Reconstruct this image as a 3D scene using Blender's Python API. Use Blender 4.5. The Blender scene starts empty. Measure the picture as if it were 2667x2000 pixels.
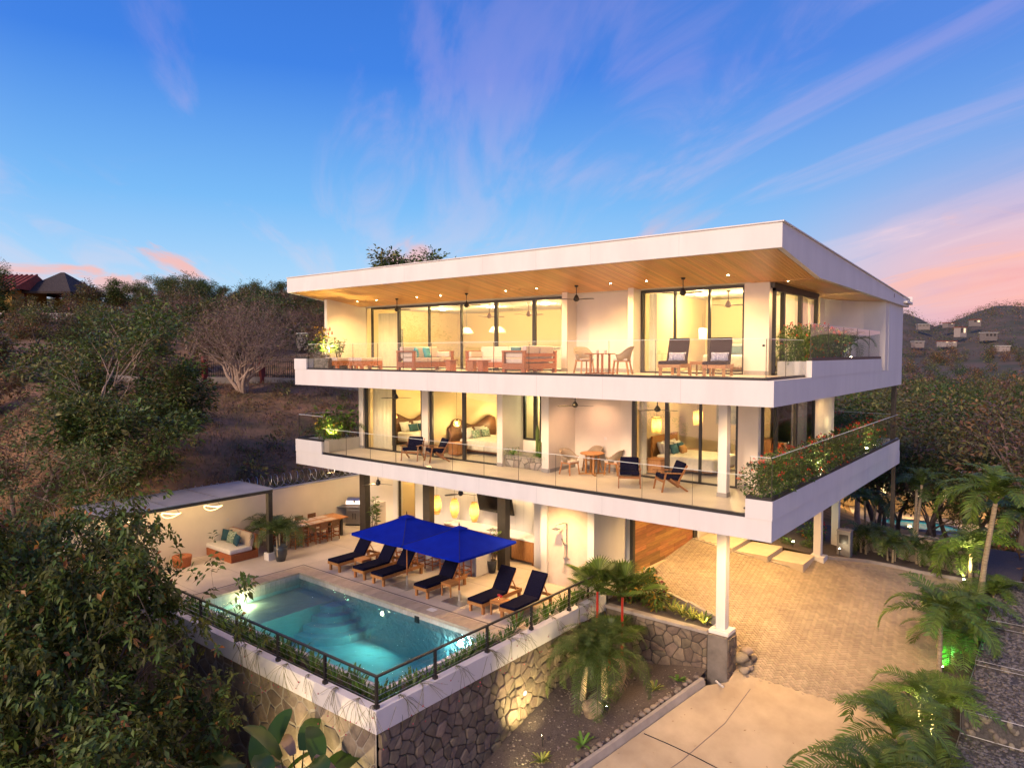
import bpy, bmesh, math, random
import numpy as np
from mathutils import Matrix, Vector, Euler, noise
R = math.radians
SC = bpy.context.scene
COL = SC.collection
rnd = random.Random(7)

# ------------------------------------------------------------------ camera
cam = bpy.data.cameras.new('camera'); camo = bpy.data.objects.new('camera', cam); COL.objects.link(camo)
cam.sensor_width = 36; cam.lens = 24.6745; cam.clip_start = 0.1; cam.clip_end = 6000
camo.location = (0, 0, 8.1); camo.rotation_euler = (R(90 - 2.543), 0, R(38.774))
SC.camera = camo

# ------------------------------------------------------------------ world: dusk sky
W = bpy.data.worlds.new('World'); SC.world = W; W.use_nodes = True
nt = W.node_tree; nt.nodes.clear()
def N(t, **k):
    n = nt.nodes.new(t)
    for a, b in k.items(): setattr(n, a, b)
    return n
L = lambda a, b: nt.links.new(a, b)
def wmath(op, a, b=None, c=None):
    n = N('ShaderNodeMath', operation=op)
    for i, x in enumerate((a, b, c)):
        if x is None: continue
        if isinstance(x, (int, float)): n.inputs[i].default_value = x
        else: L(x, n.inputs[i])
    return n.outputs[0]
def ramp(fac, stops, interp='LINEAR'):
    n = N('ShaderNodeValToRGB'); n.color_ramp.interpolation = interp
    e = n.color_ramp.elements
    while len(e) < len(stops): e.new(0.5)
    for i, (p, c) in enumerate(stops):
        e[i].position = p; e[i].color = (*c, 1) if len(c) == 3 else c
    L(fac, n.inputs[0]); return n.outputs[0]
def wmix(f, a, b, bt='MIX'):
    n = N('ShaderNodeMix', data_type='RGBA', blend_type=bt)
    if isinstance(f, (int, float)): n.inputs[0].default_value = f
    else: L(f, n.inputs[0])
    for s, x in ((6, a), (7, b)):
        if isinstance(x, tuple): n.inputs[s].default_value = (*x, 1)
        else: L(x, n.inputs[s])
    return n.outputs[2]
tc = N('ShaderNodeTexCoord'); sep = N('ShaderNodeSeparateXYZ'); L(tc.outputs['Generated'], sep.inputs[0])
dx, dy, dz = sep.outputs
up = wmath('MAXIMUM', dz, 0.0)
base = ramp(up, [(0.0, (.60, .72, .90)), (.08, (.40, .67, .95)), (.2, (.16, .46, .90)), (.36, (.030, .20, .76)), (.6, (.015, .10, .52)), (1, (.01, .06, .36))])
# the side away from the sunset (+X +Y) is darker and more violet
away = wmath('MULTIPLY_ADD', dx, .75, wmath('MULTIPLY', dy, .66))
awayf = wmath('SMOOTHSTEP', 0, 0, 0) if False else N('ShaderNodeMapRange', interpolation_type='SMOOTHSTEP')
L(away, awayf.inputs[0]); awayf.inputs[1].default_value = -.1; awayf.inputs[2].default_value = 1.0
base = wmix(wmath('MULTIPLY', awayf.outputs[0], .45), base, (.12, .24, .66))
# belt of pink low on that side
low = wmath('POWER', 2.718, wmath('MULTIPLY', wmath('MULTIPLY', wmath('SUBTRACT', up, .075), wmath('SUBTRACT', up, .075)), -95.0))
beltaz = N('ShaderNodeMapRange', interpolation_type='SMOOTHSTEP'); L(away, beltaz.inputs[0]); beltaz.inputs[1].default_value = .34; beltaz.inputs[2].default_value = .66
base = wmix(wmath('MULTIPLY', wmath('MULTIPLY', low, beltaz.outputs[0]), .85), base, (1.0, .36, .33))
# clouds: wisps on a plane overhead, stretched along one direction
den = wmath('ADD', up, .13)
px = wmath('DIVIDE', dx, den); py = wmath('DIVIDE', dy, den)
ca, sa = math.cos(R(143)), math.sin(R(143))
u = wmath('ADD', wmath('MULTIPLY', px, ca), wmath('MULTIPLY', py, sa))
v = wmath('SUBTRACT', wmath('MULTIPLY', py, ca), wmath('MULTIPLY', px, sa))
def cl(su, sv, scale, detail, off, dist=.6):
    c = N('ShaderNodeCombineXYZ'); L(wmath('MULTIPLY', u, su), c.inputs[0]); L(wmath('MULTIPLY_ADD', v, sv, off), c.inputs[1]); c.inputs[2].default_value = off
    n = N('ShaderNodeTexNoise'); n.inputs['Scale'].default_value = scale; n.inputs['Detail'].default_value = detail; n.inputs['Roughness'].default_value = .58; n.inputs['Distortion'].default_value = dist
    L(c.outputs[0], n.inputs['Vector']); return n.outputs[0]
wis = wmath('MULTIPLY_ADD', cl(.29, 1.2, 2.0, 9, 6.3, .9), .64, wmath('MULTIPLY', cl(.38, .62, .70, 3, 12.7, .3), .52))
cov = N('ShaderNodeMapRange', interpolation_type='SMOOTHSTEP'); L(v, cov.inputs[0]); cov.inputs[1].default_value = -.9; cov.inputs[2].default_value = .5; cov.inputs[3].default_value = -.028; cov.inputs[4].default_value = -.075
wis = wmath('ADD', wis, cov.outputs[0])
wmask = ramp(wis, [(.50, (0, 0, 0)), (.62, (.34, .34, .34)), (.78, (1, 1, 1))], 'EASE')
ccol = ramp(up, [(0, (.92, .52, .48)), (.13, (.88, .62, .69)), (.3, (.68, .47, .73)), (.55, (.34, .30, .72))])
base = wmix(wmath('MULTIPLY', wmask, .66), base, ccol)
# low salmon puffs near the horizon
puf = wmath('MULTIPLY', ramp(cl(.5, 1.0, 1.35, 5, 21.7, .9), [(.54, (0, 0, 0)), (.66, (1, 1, 1))], 'EASE'), wmath('POWER', 2.718, wmath('MULTIPLY', wmath('MULTIPLY', wmath('SUBTRACT', up, .11), wmath('SUBTRACT', up, .11)), -260.0)))
base = wmix(wmath('MULTIPLY', puf, .85), base, (.92, .46, .42))
# afterglow of the sun that has just set behind the camera
sunaz = wmath('ADD', wmath('MULTIPLY', dx, -.42), wmath('MULTIPLY', dy, -.907))
gl = N('ShaderNodeMapRange', interpolation_type='SMOOTHSTEP'); L(sunaz, gl.inputs[0]); gl.inputs[1].default_value = .1; gl.inputs[2].default_value = 1.0
glow = wmath('MULTIPLY', gl.outputs[0], wmath('POWER', 2.718, wmath('MULTIPLY', up, -3.6)))
gcol = wmix(1.0, (2.1, 1.3, .85), glow, 'MULTIPLY')
base = wmix(1.0, base, gcol, 'ADD')
nish = N('ShaderNodeTexSky', sky_type='NISHITA'); nish.sun_disc = False; nish.sun_elevation = R(1.5); nish.sun_rotation = R(205); nish.altitude = 50
bg1 = N('ShaderNodeBackground'); L(nish.outputs[0], bg1.inputs[0]); bg1.inputs[1].default_value = .05
bg2 = N('ShaderNodeBackground'); L(base, bg2.inputs[0]); bg2.inputs[1].default_value = 1.0
ad = N('ShaderNodeAddShader'); L(bg1.outputs[0], ad.inputs[0]); L(bg2.outputs[0], ad.inputs[1])
wo = N('ShaderNodeOutputWorld'); L(ad.outputs[0], wo.inputs[0])

# the sun: only its soft after-light remains, low behind the camera
sl = bpy.data.lights.new('sun', 'SUN'); sl.energy = 3.1; sl.angle = R(12); sl.color = (1, .73, .52)
so = bpy.data.objects.new('sun', sl); COL.objects.link(so)
so.rotation_euler = Vector((-.03, .92, -.45)).to_track_quat('-Z', 'Y').to_euler(); so.location = (0, -20, 30)

SC.view_settings.view_transform = 'Standard'; SC.view_settings.look = 'None'
SC.view_settings.exposure = 0; SC.view_settings.gamma = 1; SC.view_settings.use_curve_mapping = False
SC.render.engine = 'CYCLES'
cy = SC.cycles
cy.use_denoising = True; cy.use_light_tree = True; cy.max_bounces = 7; cy.diffuse_bounces = 3; cy.glossy_bounces = 3
cy.transmission_bounces = 5; cy.transparent_max_bounces = 16; cy.sample_clamp_indirect = 4; cy.caustics_reflective = False; cy.caustics_refractive = False
cy.use_adaptive_sampling = True; cy.adaptive_threshold = .02; cy.blur_glossy = .5
try: cy.denoiser = 'OPENIMAGEDENOISE'
except Exception: pass

# ------------------------------------------------------------------ helpers
class MB:
    def __init__(s): s.v = []; s.f = []; s.m = []
    def _add(s, vs, fs, m=0, M=None):
        o = len(s.v)
        if M is not None: vs = [M @ Vector(p) for p in vs]
        s.v += [tuple(p) for p in vs]; s.f += [tuple(i + o for i in f) for f in fs]; s.m += [m] * len(fs)
        return s
    def box(s, a, b, m=0, M=None):
        (x0, y0, z0), (x1, y1, z1) = a, b
        return s._add([(x0, y0, z0), (x1, y0, z0), (x1, y1, z0), (x0, y1, z0), (x0, y0, z1), (x1, y0, z1), (x1, y1, z1), (x0, y1, z1)],
                      [(3, 2, 1, 0), (4, 5, 6, 7), (0, 1, 5, 4), (1, 2, 6, 5), (2, 3, 7, 6), (3, 0, 4, 7)], m, M)
    def bar(s, p, q, w, h, m=0, upv=(0, 0, 1)):
        p = Vector(p); q = Vector(q); d = (q - p); l = d.length; d.normalize()
        x = d.cross(Vector(upv))
        if x.length < 1e-4: x = d.cross(Vector((0, 1, 0)))
        x.normalize(); y = x.cross(d)
        M = Matrix(((x.x, d.x, y.x, p.x), (x.y, d.y, y.y, p.y), (x.z, d.z, y.z, p.z), (0, 0, 0, 1)))
        return s.box((-w / 2, 0, -h / 2), (w / 2, l, h / 2), m, M)
    def tube(s, pts, r, n=8, m=0, caps=True, M=None):
        pts = [Vector(p) for p in pts]; rs = r if isinstance(r, (list, tuple)) else [r] * len(pts)
        vs = []; fs = []; prev = None
        for i, p in enumerate(pts):
            t = (pts[min(i + 1, len(pts) - 1)] - pts[max(i - 1, 0)]).normalized()
            if prev is None:
                a = t.cross(Vector((0, 0, 1)))
                if a.length < 1e-3: a = t.cross(Vector((1, 0, 0)))
            else: a = prev - t * prev.dot(t)
            a.normalize(); prev = a; b = t.cross(a)
            for k in range(n):
                w = 2 * math.pi * k / n
                vs.append(p + (a * math.cos(w) + b * math.sin(w)) * rs[i])
        for i in range(len(pts) - 1):
            for k in range(n):
                k2 = (k + 1) % n
                fs.append((i * n + k, i * n + k2, (i + 1) * n + k2, (i + 1) * n + k))
        if caps:
            fs.append(tuple(range(n - 1, -1, -1))); fs.append(tuple((len(pts) - 1) * n + k for k in range(n)))
        return s._add(vs, fs, m, M)
    def lathe(s, prof, n=16, c=(0, 0, 0), m=0, M=None, caps=True):
        vs = []; fs = []
        for r, z in prof:
            for k in range(n):
                w = 2 * math.pi * k / n; vs.append((c[0] + r * math.cos(w), c[1] + r * math.sin(w), c[2] + z))
        for i in range(len(prof) - 1):
            for k in range(n):
                k2 = (k + 1) % n; fs.append((i * n + k, i * n + k2, (i + 1) * n + k2, (i + 1) * n + k))
        if caps:
            if prof[0][0] > 1e-4: fs.append(tuple(range(n - 1, -1, -1)))
            if prof[-1][0] > 1e-4: fs.append(tuple((len(prof) - 1) * n + k for k in range(n)))
        return s._add(vs, fs, m, M)
    def prism(s, poly, z0, z1, m=0, M=None):
        n = len(poly)
        vs = [(x, y, z0) for x, y in poly] + [(x, y, z1) for x, y in poly]
        fs = [tuple(range(n - 1, -1, -1)), tuple(range(n, 2 * n))] + [(i, (i + 1) % n, n + (i + 1) % n, n + i) for i in range(n)]
        return s._add(vs, fs, m, M)
    def face(s, pts, m=0, M=None): return s._add(pts, [tuple(range(len(pts)))], m, M)
    def mesh(s, name, mats, smooth=False):
        me = bpy.data.meshes.new(name); me.from_pydata(s.v, [], s.f)
        for x in (mats if isinstance(mats, (list, tuple)) else [mats]): me.materials.append(x)
        if max(s.m, default=0) > 0: me.polygons.foreach_set('material_index', s.m)
        if smooth: me.polygons.foreach_set('use_smooth', [True] * len(s.f))
        me.update(); return me
    def build(s, name, mats, parent=None, loc=None, rz=0, smooth=False, bevel=0, seg=2):
        return obj(name, s.mesh(name, mats, smooth), parent, loc, rz, bevel, seg)
def obj(name, me, parent=None, loc=None, rz=0, bevel=0, seg=2):
    o = bpy.data.objects.new(name, me); COL.objects.link(o)
    if parent is not None: o.parent = parent
    if loc is not None: o.location = loc
    if rz: o.rotation_euler = (0, 0, rz)
    if bevel:
        b = o.modifiers.new('bevel', 'BEVEL'); b.width = bevel; b.segments = seg; b.limit_method = 'ANGLE'
    return o
def tag(o, label=None, cat=None, group=None, kind=None):
    if label: o['label'] = label
    if cat: o['category'] = cat
    if group: o['group'] = group
    if kind: o['kind'] = kind
    return o
def thing(name, label, cat, loc=(0, 0, 0), rz=0, group=None):
    o = bpy.data.objects.new(name, None); COL.objects.link(o); o.location = loc; o.rotation_euler = (0, 0, rz)
    o.empty_display_size = .1
    return tag(o, label, cat, group)
KIDS = {}
def kids(o): return [c for c in COL.objects if c.parent == o]
def dup(o, loc, rz=0, label=None, group=None, scale=None, ch=None):
    """copy a thing with its parts and sub-parts (shared meshes)"""
    def rec(a, par):
        c = a.copy(); COL.objects.link(c)
        if par is not None: c.parent = par
        for k in list(a.children): rec(k, c)
        return c
    c = rec(o, None); c.location = loc; c.rotation_euler = (0, 0, rz)
    if label: c['label'] = label
    if group: c['group'] = group
    if scale: c.scale = (scale,) * 3 if not isinstance(scale, tuple) else scale
    return c
LK = 2.25
def lamp(kind, name, parent, loc, energy, color=(1, .66, .30), size=.05, spot=None, blend=.6, aim=None, sy=None):
    l = bpy.data.lights.new(name, kind); l.energy = energy * LK; l.color = color
    if kind == 'AREA':
        l.size = size
        if sy: l.shape = 'RECTANGLE'; l.size_y = sy
    else: l.shadow_soft_size = size
    if kind == 'SPOT': l.spot_size = R(spot); l.spot_blend = blend
    o = bpy.data.objects.new(name, l); COL.objects.link(o); o.location = loc
    if parent is not None: o.parent = parent
    if aim is not None: o.rotation_euler = Vector(aim).to_track_quat('-Z', 'Y').to_euler()
    return o

# ------------------------------------------------------------------ materials
def mat(name, col, rough=.6, metal=0, var=0, vscale=4, bump=0, bscale=30, col2=None, stretch=None, rand=0, spec=None, emit=None, estr=0, island=0, coords='Object', detail=4, trans=0, streak=0):
    """principled material: noise mottling, fine bump, per-object or per-leaf variation"""
    m = bpy.data.materials.new(name); m.use_nodes = True; t = m.node_tree; b = t.nodes['Principled BSDF']
    def n(ty, **k):
        x = t.nodes.new(ty)
        for a, c in k.items(): setattr(x, a, c)
        return x
    b.inputs['Roughness'].default_value = rough; b.inputs['Metallic'].default_value = metal
    if spec is not None: b.inputs['Specular IOR Level'].default_value = spec
    c = None
    src = n('ShaderNodeTexCoord').outputs[coords] if (var or bump or col2) else None
    if src is not None and stretch:
        mp = n('ShaderNodeMapping'); mp.inputs['Scale'].default_value = stretch; t.links.new(src, mp.inputs[0]); src = mp.outputs[0]
    rgb = n('ShaderNodeRGB'); rgb.outputs[0].default_value = (*col, 1); c = rgb.outputs[0]
    if col2 or var:
        nz = n('ShaderNodeTexNoise'); nz.inputs['Scale'].default_value = vscale; nz.inputs['Detail'].default_value = detail; nz.inputs['Roughness'].default_value = .6
        t.links.new(src, nz.inputs['Vector'])
        mr = n('ShaderNodeMapRange'); mr.inputs[1].default_value = .33; mr.inputs[2].default_value = .67; t.links.new(nz.outputs[0], mr.inputs[0])
        mx = n('ShaderNodeMix', data_type='RGBA'); t.links.new(mr.outputs[0], mx.inputs[0])
        d = col2 if col2 else tuple(x * (1 - var) for x in col)
        a = col if col2 else tuple(min(1, x * (1 + var)) for x in col)
        mx.inputs[6].default_value = (*a, 1); mx.inputs[7].default_value = (*d, 1); c = mx.outputs[2]
    if rand or island:
        if island: r_ = n('ShaderNodeNewGeometry').outputs['Random Per Island']
        else: r_ = n('ShaderNodeObjectInfo').outputs['Random']
        k = rand or island
        hs = n('ShaderNodeHueSaturation'); t.links.new(c, hs.inputs['Color'])
        m1 = n('ShaderNodeMapRange'); t.links.new(r_, m1.inputs[0]); m1.inputs[3].default_value = 1 - k; m1.inputs[4].default_value = 1 + k; t.links.new(m1.outputs[0], hs.inputs['Value'])
        wn = n('ShaderNodeTexWhiteNoise', noise_dimensions='1D'); t.links.new(r_, wn.inputs['W'])
        m2 = n('ShaderNodeMapRange'); t.links.new(wn.outputs[0], m2.inputs[0]); m2.inputs[3].default_value = .5 - .05 * k; m2.inputs[4].default_value = .5 + .05 * k; t.links.new(m2.outputs[0], hs.inputs['Hue'])
        c = hs.outputs[0]
    t.links.new(c, b.inputs['Base Color'])
    if bump:
        nb = n('ShaderNodeTexNoise'); nb.inputs['Scale'].default_value = bscale; nb.inputs['Detail'].default_value = 5; t.links.new(src, nb.inputs['Vector'])
        bp = n('ShaderNodeBump'); bp.inputs['Strength'].default_value = bump; bp.inputs['Distance'].default_value = .02; t.links.new(nb.outputs[0], bp.inputs['Height']); t.links.new(bp.outputs[0], b.inputs['Normal'])
    if emit: b.inputs['Emission Color'].default_value = (*emit, 1); b.inputs['Emission Strength'].default_value = estr
    if trans:
        tr = n('ShaderNodeBsdfTranslucent'); t.links.new(c, tr.inputs[0]); ms = n('ShaderNodeMixShader'); ms.inputs[0].default_value = trans
        out = t.nodes['Material Output']; t.links.new(b.outputs[0], ms.inputs[1]); t.links.new(tr.outputs[0], ms.inputs[2]); t.links.new(ms.outputs[0], out.inputs[0])
    return m
def glass(name, tint=(1, 1, 1), ior=1.5, refl=1.0, rough=0.0):
    m = bpy.data.materials.new(name); m.use_nodes = True; t = m.node_tree; t.nodes.clear()
    o = t.nodes.new('ShaderNodeOutputMaterial'); tr = t.nodes.new('ShaderNodeBsdfTransparent'); tr.inputs[0].default_value = (*tint, 1)
    g = t.nodes.new('ShaderNodeBsdfGlossy'); g.inputs['Roughness'].default_value = rough; g.inputs[0].default_value = (1, 1, 1, 1)
    f0 = ((ior - 1) / (ior + 1)) ** 2      # Schlick, the same from both sides of the pane
    lw = t.nodes.new('ShaderNodeLayerWeight'); lw.inputs[0].default_value = .5
    pw = t.nodes.new('ShaderNodeMath'); pw.operation = 'POWER'; pw.inputs[1].default_value = 5; t.links.new(lw.outputs['Facing'], pw.inputs[0])
    mu = t.nodes.new('ShaderNodeMath'); mu.operation = 'MULTIPLY_ADD'; mu.inputs[1].default_value = (1 - f0) * refl; mu.inputs[2].default_value = f0 * refl; mu.use_clamp = True; t.links.new(pw.outputs[0], mu.inputs[0])
    ms = t.nodes.new('ShaderNodeMixShader')
    t.links.new(mu.outputs[0], ms.inputs[0]); t.links.new(tr.outputs[0], ms.inputs[1]); t.links.new(g.outputs[0], ms.inputs[2]); t.links.new(ms.outputs[0], o.inputs[0])
    return m
M = {}
M['white'] = mat('white_stucco', (.70, .67, .63), .8, var=.045, vscale=1.6, bump=.16, bscale=50, stretch=(1, 1, .25), detail=7)
M['white2'] = mat('white_parapet', (.70, .67, .63), .8, var=.07, vscale=.9, bump=.12, bscale=45, stretch=(1, 1, .35))
M['cream'] = mat('cream_plaster', (.74, .66, .55), .8, var=.05, vscale=1.0, bump=.1, bscale=50)
M['room'] = mat('room_wall', (.75, .60, .35), .8, var=.03, vscale=.8)
M['shower'] = mat('polished_cement', (.60, .49, .41), .6, var=.09, vscale=2.2, bump=.1, bscale=40, detail=7)
M['gcon'] = mat('grey_smooth_cement', (.46, .45, .42), .65, var=.14, vscale=1.1, stretch=(1, 1, .4), detail=6)
M['floor'] = mat('terrace_floor', (.60, .53, .43), .45, var=.06, vscale=1.6, bump=.04, bscale=40)
M['deck'] = mat('pool_deck', (.54, .46, .38), .65, var=.10, vscale=1.1, bump=.2, bscale=28, detail=8)
M['black'] = mat('black_metal', (.022, .020, .019), .4, var=.15, vscale=6)
M['bronze'] = mat('dark_bronze', (.045, .038, .030), .4, var=.2, vscale=3)
M['glass'] = glass('window_glass', (.97, .97, .95), 1.5, 1.35)
M['rail'] = glass('balustrade_glass', (.975, .985, .98), 1.45, .5)
M['edge'] = mat('glass_edge', (.75, .80, .78), .2)
M['plank'] = mat('soffit_plank', (.80, .46, .17), .36, col2=(.66, .34, .11), vscale=3, stretch=(14, 1, 14), rand=.16, bump=.05, bscale=20, coords='Object')
M['gplank'] = mat('garage_plank', (.36, .17, .06), .5, col2=(.22, .095, .035), vscale=3, stretch=(1, .8, 10), rand=.4, bump=.1, bscale=20)
M['teak'] = mat('teak', (.50, .235, .075), .5, col2=(.36, .145, .042), vscale=5, stretch=(2, 2, 9), rand=.12, bump=.08, bscale=30)
M['teakr'] = mat('red_teak', (.42, .135, .036), .5, col2=(.26, .072, .02), vscale=5, stretch=(2, 9, 9), rand=.12, bump=.08, bscale=30)
M['brownw'] = mat('brown_wood', (.22, .10, .042), .5, col2=(.12, .05, .022), vscale=5, stretch=(2, 2, 7), rand=.15)
M['slab_wood'] = mat('carved_wood', (.15, .062, .024), .45, col2=(.05, .02, .01), vscale=4, stretch=(1, 1, 12), bump=.4, bscale=14)
M['navy'] = mat('navy_cushion', (.007, .007, .022), .95, var=.25, vscale=40, bump=.2, bscale=160, spec=.06)
M['navy2'] = mat('charcoal_cushion', (.016, .014, .024), .95, var=.2, vscale=40, bump=.2, bscale=160, spec=.08)
M['sand'] = mat('sand_cushion', (.62, .50, .40), .9, var=.06, vscale=12, bump=.15, bscale=60)
M['whitec'] = mat('white_cushion', (.72, .68, .62), .9, var=.05, vscale=12, bump=.1, bscale=50)
M['teal'] = mat('teal_cushion', (.07, .36, .42), .9, var=.12, vscale=20)
M['dteal'] = mat('dark_teal_cushion', (.03, .10, .14), .9, var=.15, vscale=20)
M['ochre'] = mat('ochre_cushion', (.50, .27, .10), .9, var=.12, vscale=20)
M['coral'] = mat('coral_cushion', (.62, .16, .06), .9, var=.1, vscale=20)
M['pattern'] = mat('blue_white_print', (.07, .08, .20), .9, col2=(.62, .62, .66), vscale=30, detail=2)
M['leafprint'] = mat('leaf_print', (.10, .22, .16), .9, col2=(.55, .62, .5), vscale=16, detail=1)
M['blue'] = mat('royal_blue_canvas', (.001, .014, .32), .9, var=.14, vscale=2, bump=.2, bscale=60, trans=.10, spec=.1)
M['rope'] = mat('woven_rope', (.44, .34, .22), .9, col2=(.32, .24, .15), vscale=60, bump=.5, bscale=120)
M['wicker'] = mat('wicker', (.50, .24, .07), .8, col2=(.34, .14, .035), vscale=50, bump=.5, bscale=90)
M['steel'] = mat('stainless', (.62, .60, .57), .28, 1, var=.06, vscale=8)
M['dsteel'] = mat('galvanised_plate', (.42, .42, .42), .4, .8, var=.1, vscale=5)
M['counter'] = mat('white_quartz', (.82, .80, .76), .25, var=.03, vscale=6)
M['cab'] = mat('cabinet_wood', (.46, .22, .075), .45, col2=(.32, .13, .04), vscale=4, stretch=(9, 9, 1), rand=.1)
M['lit'] = mat('lamp_glow', (1, .9, .7), .5, emit=(1, .80, .48), estr=110)
M['litw'] = mat('lamp_glow_soft', (1, .9, .7), .5, emit=(1, .72, .30), estr=3.2)
M['shade'] = mat('fibre_shade', (.72, .46, .16), .8, col2=(.55, .30, .08), vscale=40, emit=(1, .50, .10), estr=.55, trans=.5)
M['shadew'] = mat('pale_mesh_shade', (.85, .80, .62), .8, emit=(1, .83, .45), estr=1.0, trans=.4)
M['curtain'] = mat('curtain', (.70, .66, .52), .9, var=.05, vscale=3, trans=.3)
M['quilt'] = mat('white_quilt', (.74, .69, .56), .9, var=.06, vscale=9, bump=.5, bscale=16)
M['rug'] = mat('pale_rug', (.55, .48, .36), .95, var=.1, vscale=20)
M['paver'] = mat('concrete_paver', (.34, .275, .195), .85, rand=.15, var=.14, vscale=9, bump=.35, bscale=60)
M['pavejoint'] = mat('paver_joint', (.20, .165, .125), .95, var=.2, vscale=20)
M['conc'] = mat('poured_concrete', (.52, .42, .275), .8, col2=(.36, .28, .18), vscale=.7, bump=.15, bscale=50, detail=9)
M['curb'] = mat('curb_concrete', (.34, .30, .26), .85, var=.15, vscale=2, bump=.2, bscale=50)
M['soil'] = mat('dark_gravel_soil', (.125, .10, .088), .95, col2=(.07, .055, .048), vscale=22, bump=.9, bscale=45, detail=8)
M['stone'] = mat('field_stone', (.215, .165, .112), .85, col2=(.13, .10, .075), vscale=5, rand=.33, bump=.5, bscale=14, detail=7)
M['stonef'] = mat('flat_stone', (.30, .245, .175), .85, col2=(.19, .15, .11), vscale=4, rand=.28, bump=.4, bscale=12, detail=7)
M['mortar'] = mat('dark_mortar', (.085, .070, .056), .95, var=.2, vscale=10)
M['mortarp'] = mat('pale_mortar', (.30, .27, .22), .9, var=.15, vscale=6)
M['cobble'] = mat('river_cobble', (.22, .18, .14), .8, rand=.35, var=.2, vscale=10, bump=.2, bscale=40)
M['rock'] = mat('boulder', (.34, .26, .17), .8, col2=(.2, .15, .10), vscale=4, bump=.6, bscale=9)
M['coping'] = mat('travertine_coping', (.52, .42, .31), .6, col2=(.43, .335, .24), vscale=5, stretch=(1, 1, 1), rand=.10, bump=.08, bscale=60)
M['pooltile'] = mat('pool_wall_tile', (.50, .46, .40), .5, var=.12, vscale=8, rand=.12)
M['plaster'] = mat('pool_plaster', (.54, .68, .66), .6, var=.10, vscale=1.4, detail=7)
M['ledge'] = mat('pool_ledge', (.55, .58, .48), .6, var=.08, vscale=2)
M['pot'] = mat('glazed_pot', (.05, .055, .06), .35, var=.2, vscale=6)
M['bark'] = mat('bark', (.16, .12, .09), .9, var=.3, vscale=9, bump=.6, bscale=18, stretch=(1, 1, .3))
M['barkp'] = mat('pale_bark', (.42, .31, .24), .9, var=.25, vscale=7, bump=.5, bscale=16)
M['palmtr'] = mat('palm_trunk', (.34, .27, .17), .9, var=.35, vscale=14, bump=.9, bscale=22, stretch=(.6, .6, 2.5))
M['redtr'] = mat('red_palm_shaft', (.45, .03, .015), .4, var=.15, vscale=5)
def leaf(n, c, isl=.35, tr=.22, rough=.5): return mat(n, c, rough, island=isl, trans=tr)
M['lf_dark'] = leaf('leaf_dark_green', (.070, .105, .022))
M['lf_mango'] = leaf('leaf_deep_green', (.074, .086, .009), .45, .22, .65)
M['lf_tip'] = leaf('leaf_young_bronze', (.30, .13, .03), .4)
M['lf_mid'] = leaf('leaf_mid_green', (.095, .155, .026))
M['lf_bright'] = leaf('leaf_bright_green', (.10, .20, .025))
M['lf_yel'] = leaf('leaf_yellow', (.40, .26, .025), .4)
M['lf_lime'] = leaf('leaf_variegated', (.34, .36, .07), .4)
M['lf_palm'] = leaf('palm_leaflet', (.105, .17, .024), .3, .25)
M['lf_palmd'] = leaf('dark_palm_leaflet', (.070, .115, .018), .3, .25)
M['lf_banana'] = leaf('broad_leaf', (.035, .085, .012), .2, .2, .35)
M['lf_dry'] = leaf('dead_leaf', (.36, .25, .15), .35, .15, .8)
M['lf_rust'] = leaf('leaf_rust', (.22, .12, .045), .4)
M['lf_olive'] = leaf('leaf_olive', (.17, .16, .042), .4)
M['lf_brown'] = leaf('leaf_brown', (.19, .115, .078), .4)
M['lf_wine'] = leaf('leaf_wine', (.12, .02, .02), .4)
M['flower'] = leaf('flower_red', (.62, .055, .02), .3)
M['flpink'] = leaf('flower_pink', (.55, .08, .10), .3)
M['grass'] = mat('dry_grass_ground', (.36, .19, .095), .95, col2=(.125, .092, .04), vscale=.6, bump=.6, bscale=4, detail=9)
M['blade'] = leaf('dry_grass_blade', (.26, .17, .08), .5, .3, .8)
M['forestfloor'] = mat('forest_floor', (.07, .055, .036), .95, var=.4, vscale=.6, detail=8)
M['hills'] = mat('far_hill', (.15, .10, .07), .95, col2=(.06, .068, .035), vscale=.028, detail=12, bump=.8, bscale=.15)
# ------------------------------------------------------------------ ground heights
def P(x, y): return .15 - .215 * (max(x, -12.2) + 12.2) + .102 * (y - 24)
def GD(x, y): return P(x, y) if y >= 20.2 else P(x, 20.2) + .24 * (y - 20.2)
def sst(a, b, x):
    t = min(1, max(0, (x - a) / (b - a))); return t * t * (3 - 2 * t)
def HT(x, y):
    """natural terrain"""
    d = max(0., -(x + 27.9))
    hill = 1.75 + (.28 * d if d < 14 else 3.92 + .118 * (d - 14))
    if d > 75: hill -= .10 * (d - 75)
    hill += .05 * max(0, y - 20) * sst(0, 15, d) - .0 * d
    front = -3.4 + .10 * d                                   # low ground before the pool terrace
    west = front + (hill - front) * sst(3, 15, y)
    back = -.9 - .17 * max(0, y - 33); back = max(back, -13)
    if y > 80: west = west * (1 - sst(85, 170, y)) - 13 * sst(85, 170, y)
    if y > 33:
        w = sst(-34, -12, x); h = west * (1 - w) + back * w
    else: h = west if x < -27.3 else -3.6
    if x > -1.6 and y < 40: h = min(h, -5 - .05 * max(0, x))
    h += .5 * noise.noise((x * .07, y * .07, 0)) * min(1, d / 6 + (.6 if y > 40 else 0)) + .15 * noise.noise((x * .3, y * .3, 3)) * min(1, d / 4 + (1 if y > 40 else 0))
    return h
def grid(name, xs, ys, hf, mt, smooth=True):
    v = [(x, y, hf(x, y)) for y in ys for x in xs]; n = len(xs)
    f = [(j * n + i, j * n + i + 1, (j + 1) * n + i + 1, (j + 1) * n + i) for j in range(len(ys) - 1) for i in range(n - 1)]
    me = bpy.data.meshes.new(name); me.from_pydata(v, [], f); me.materials.append(mt)
    if smooth: me.polygons.foreach_set('use_smooth', [True] * len(f))
    return obj(name, me)
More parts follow.
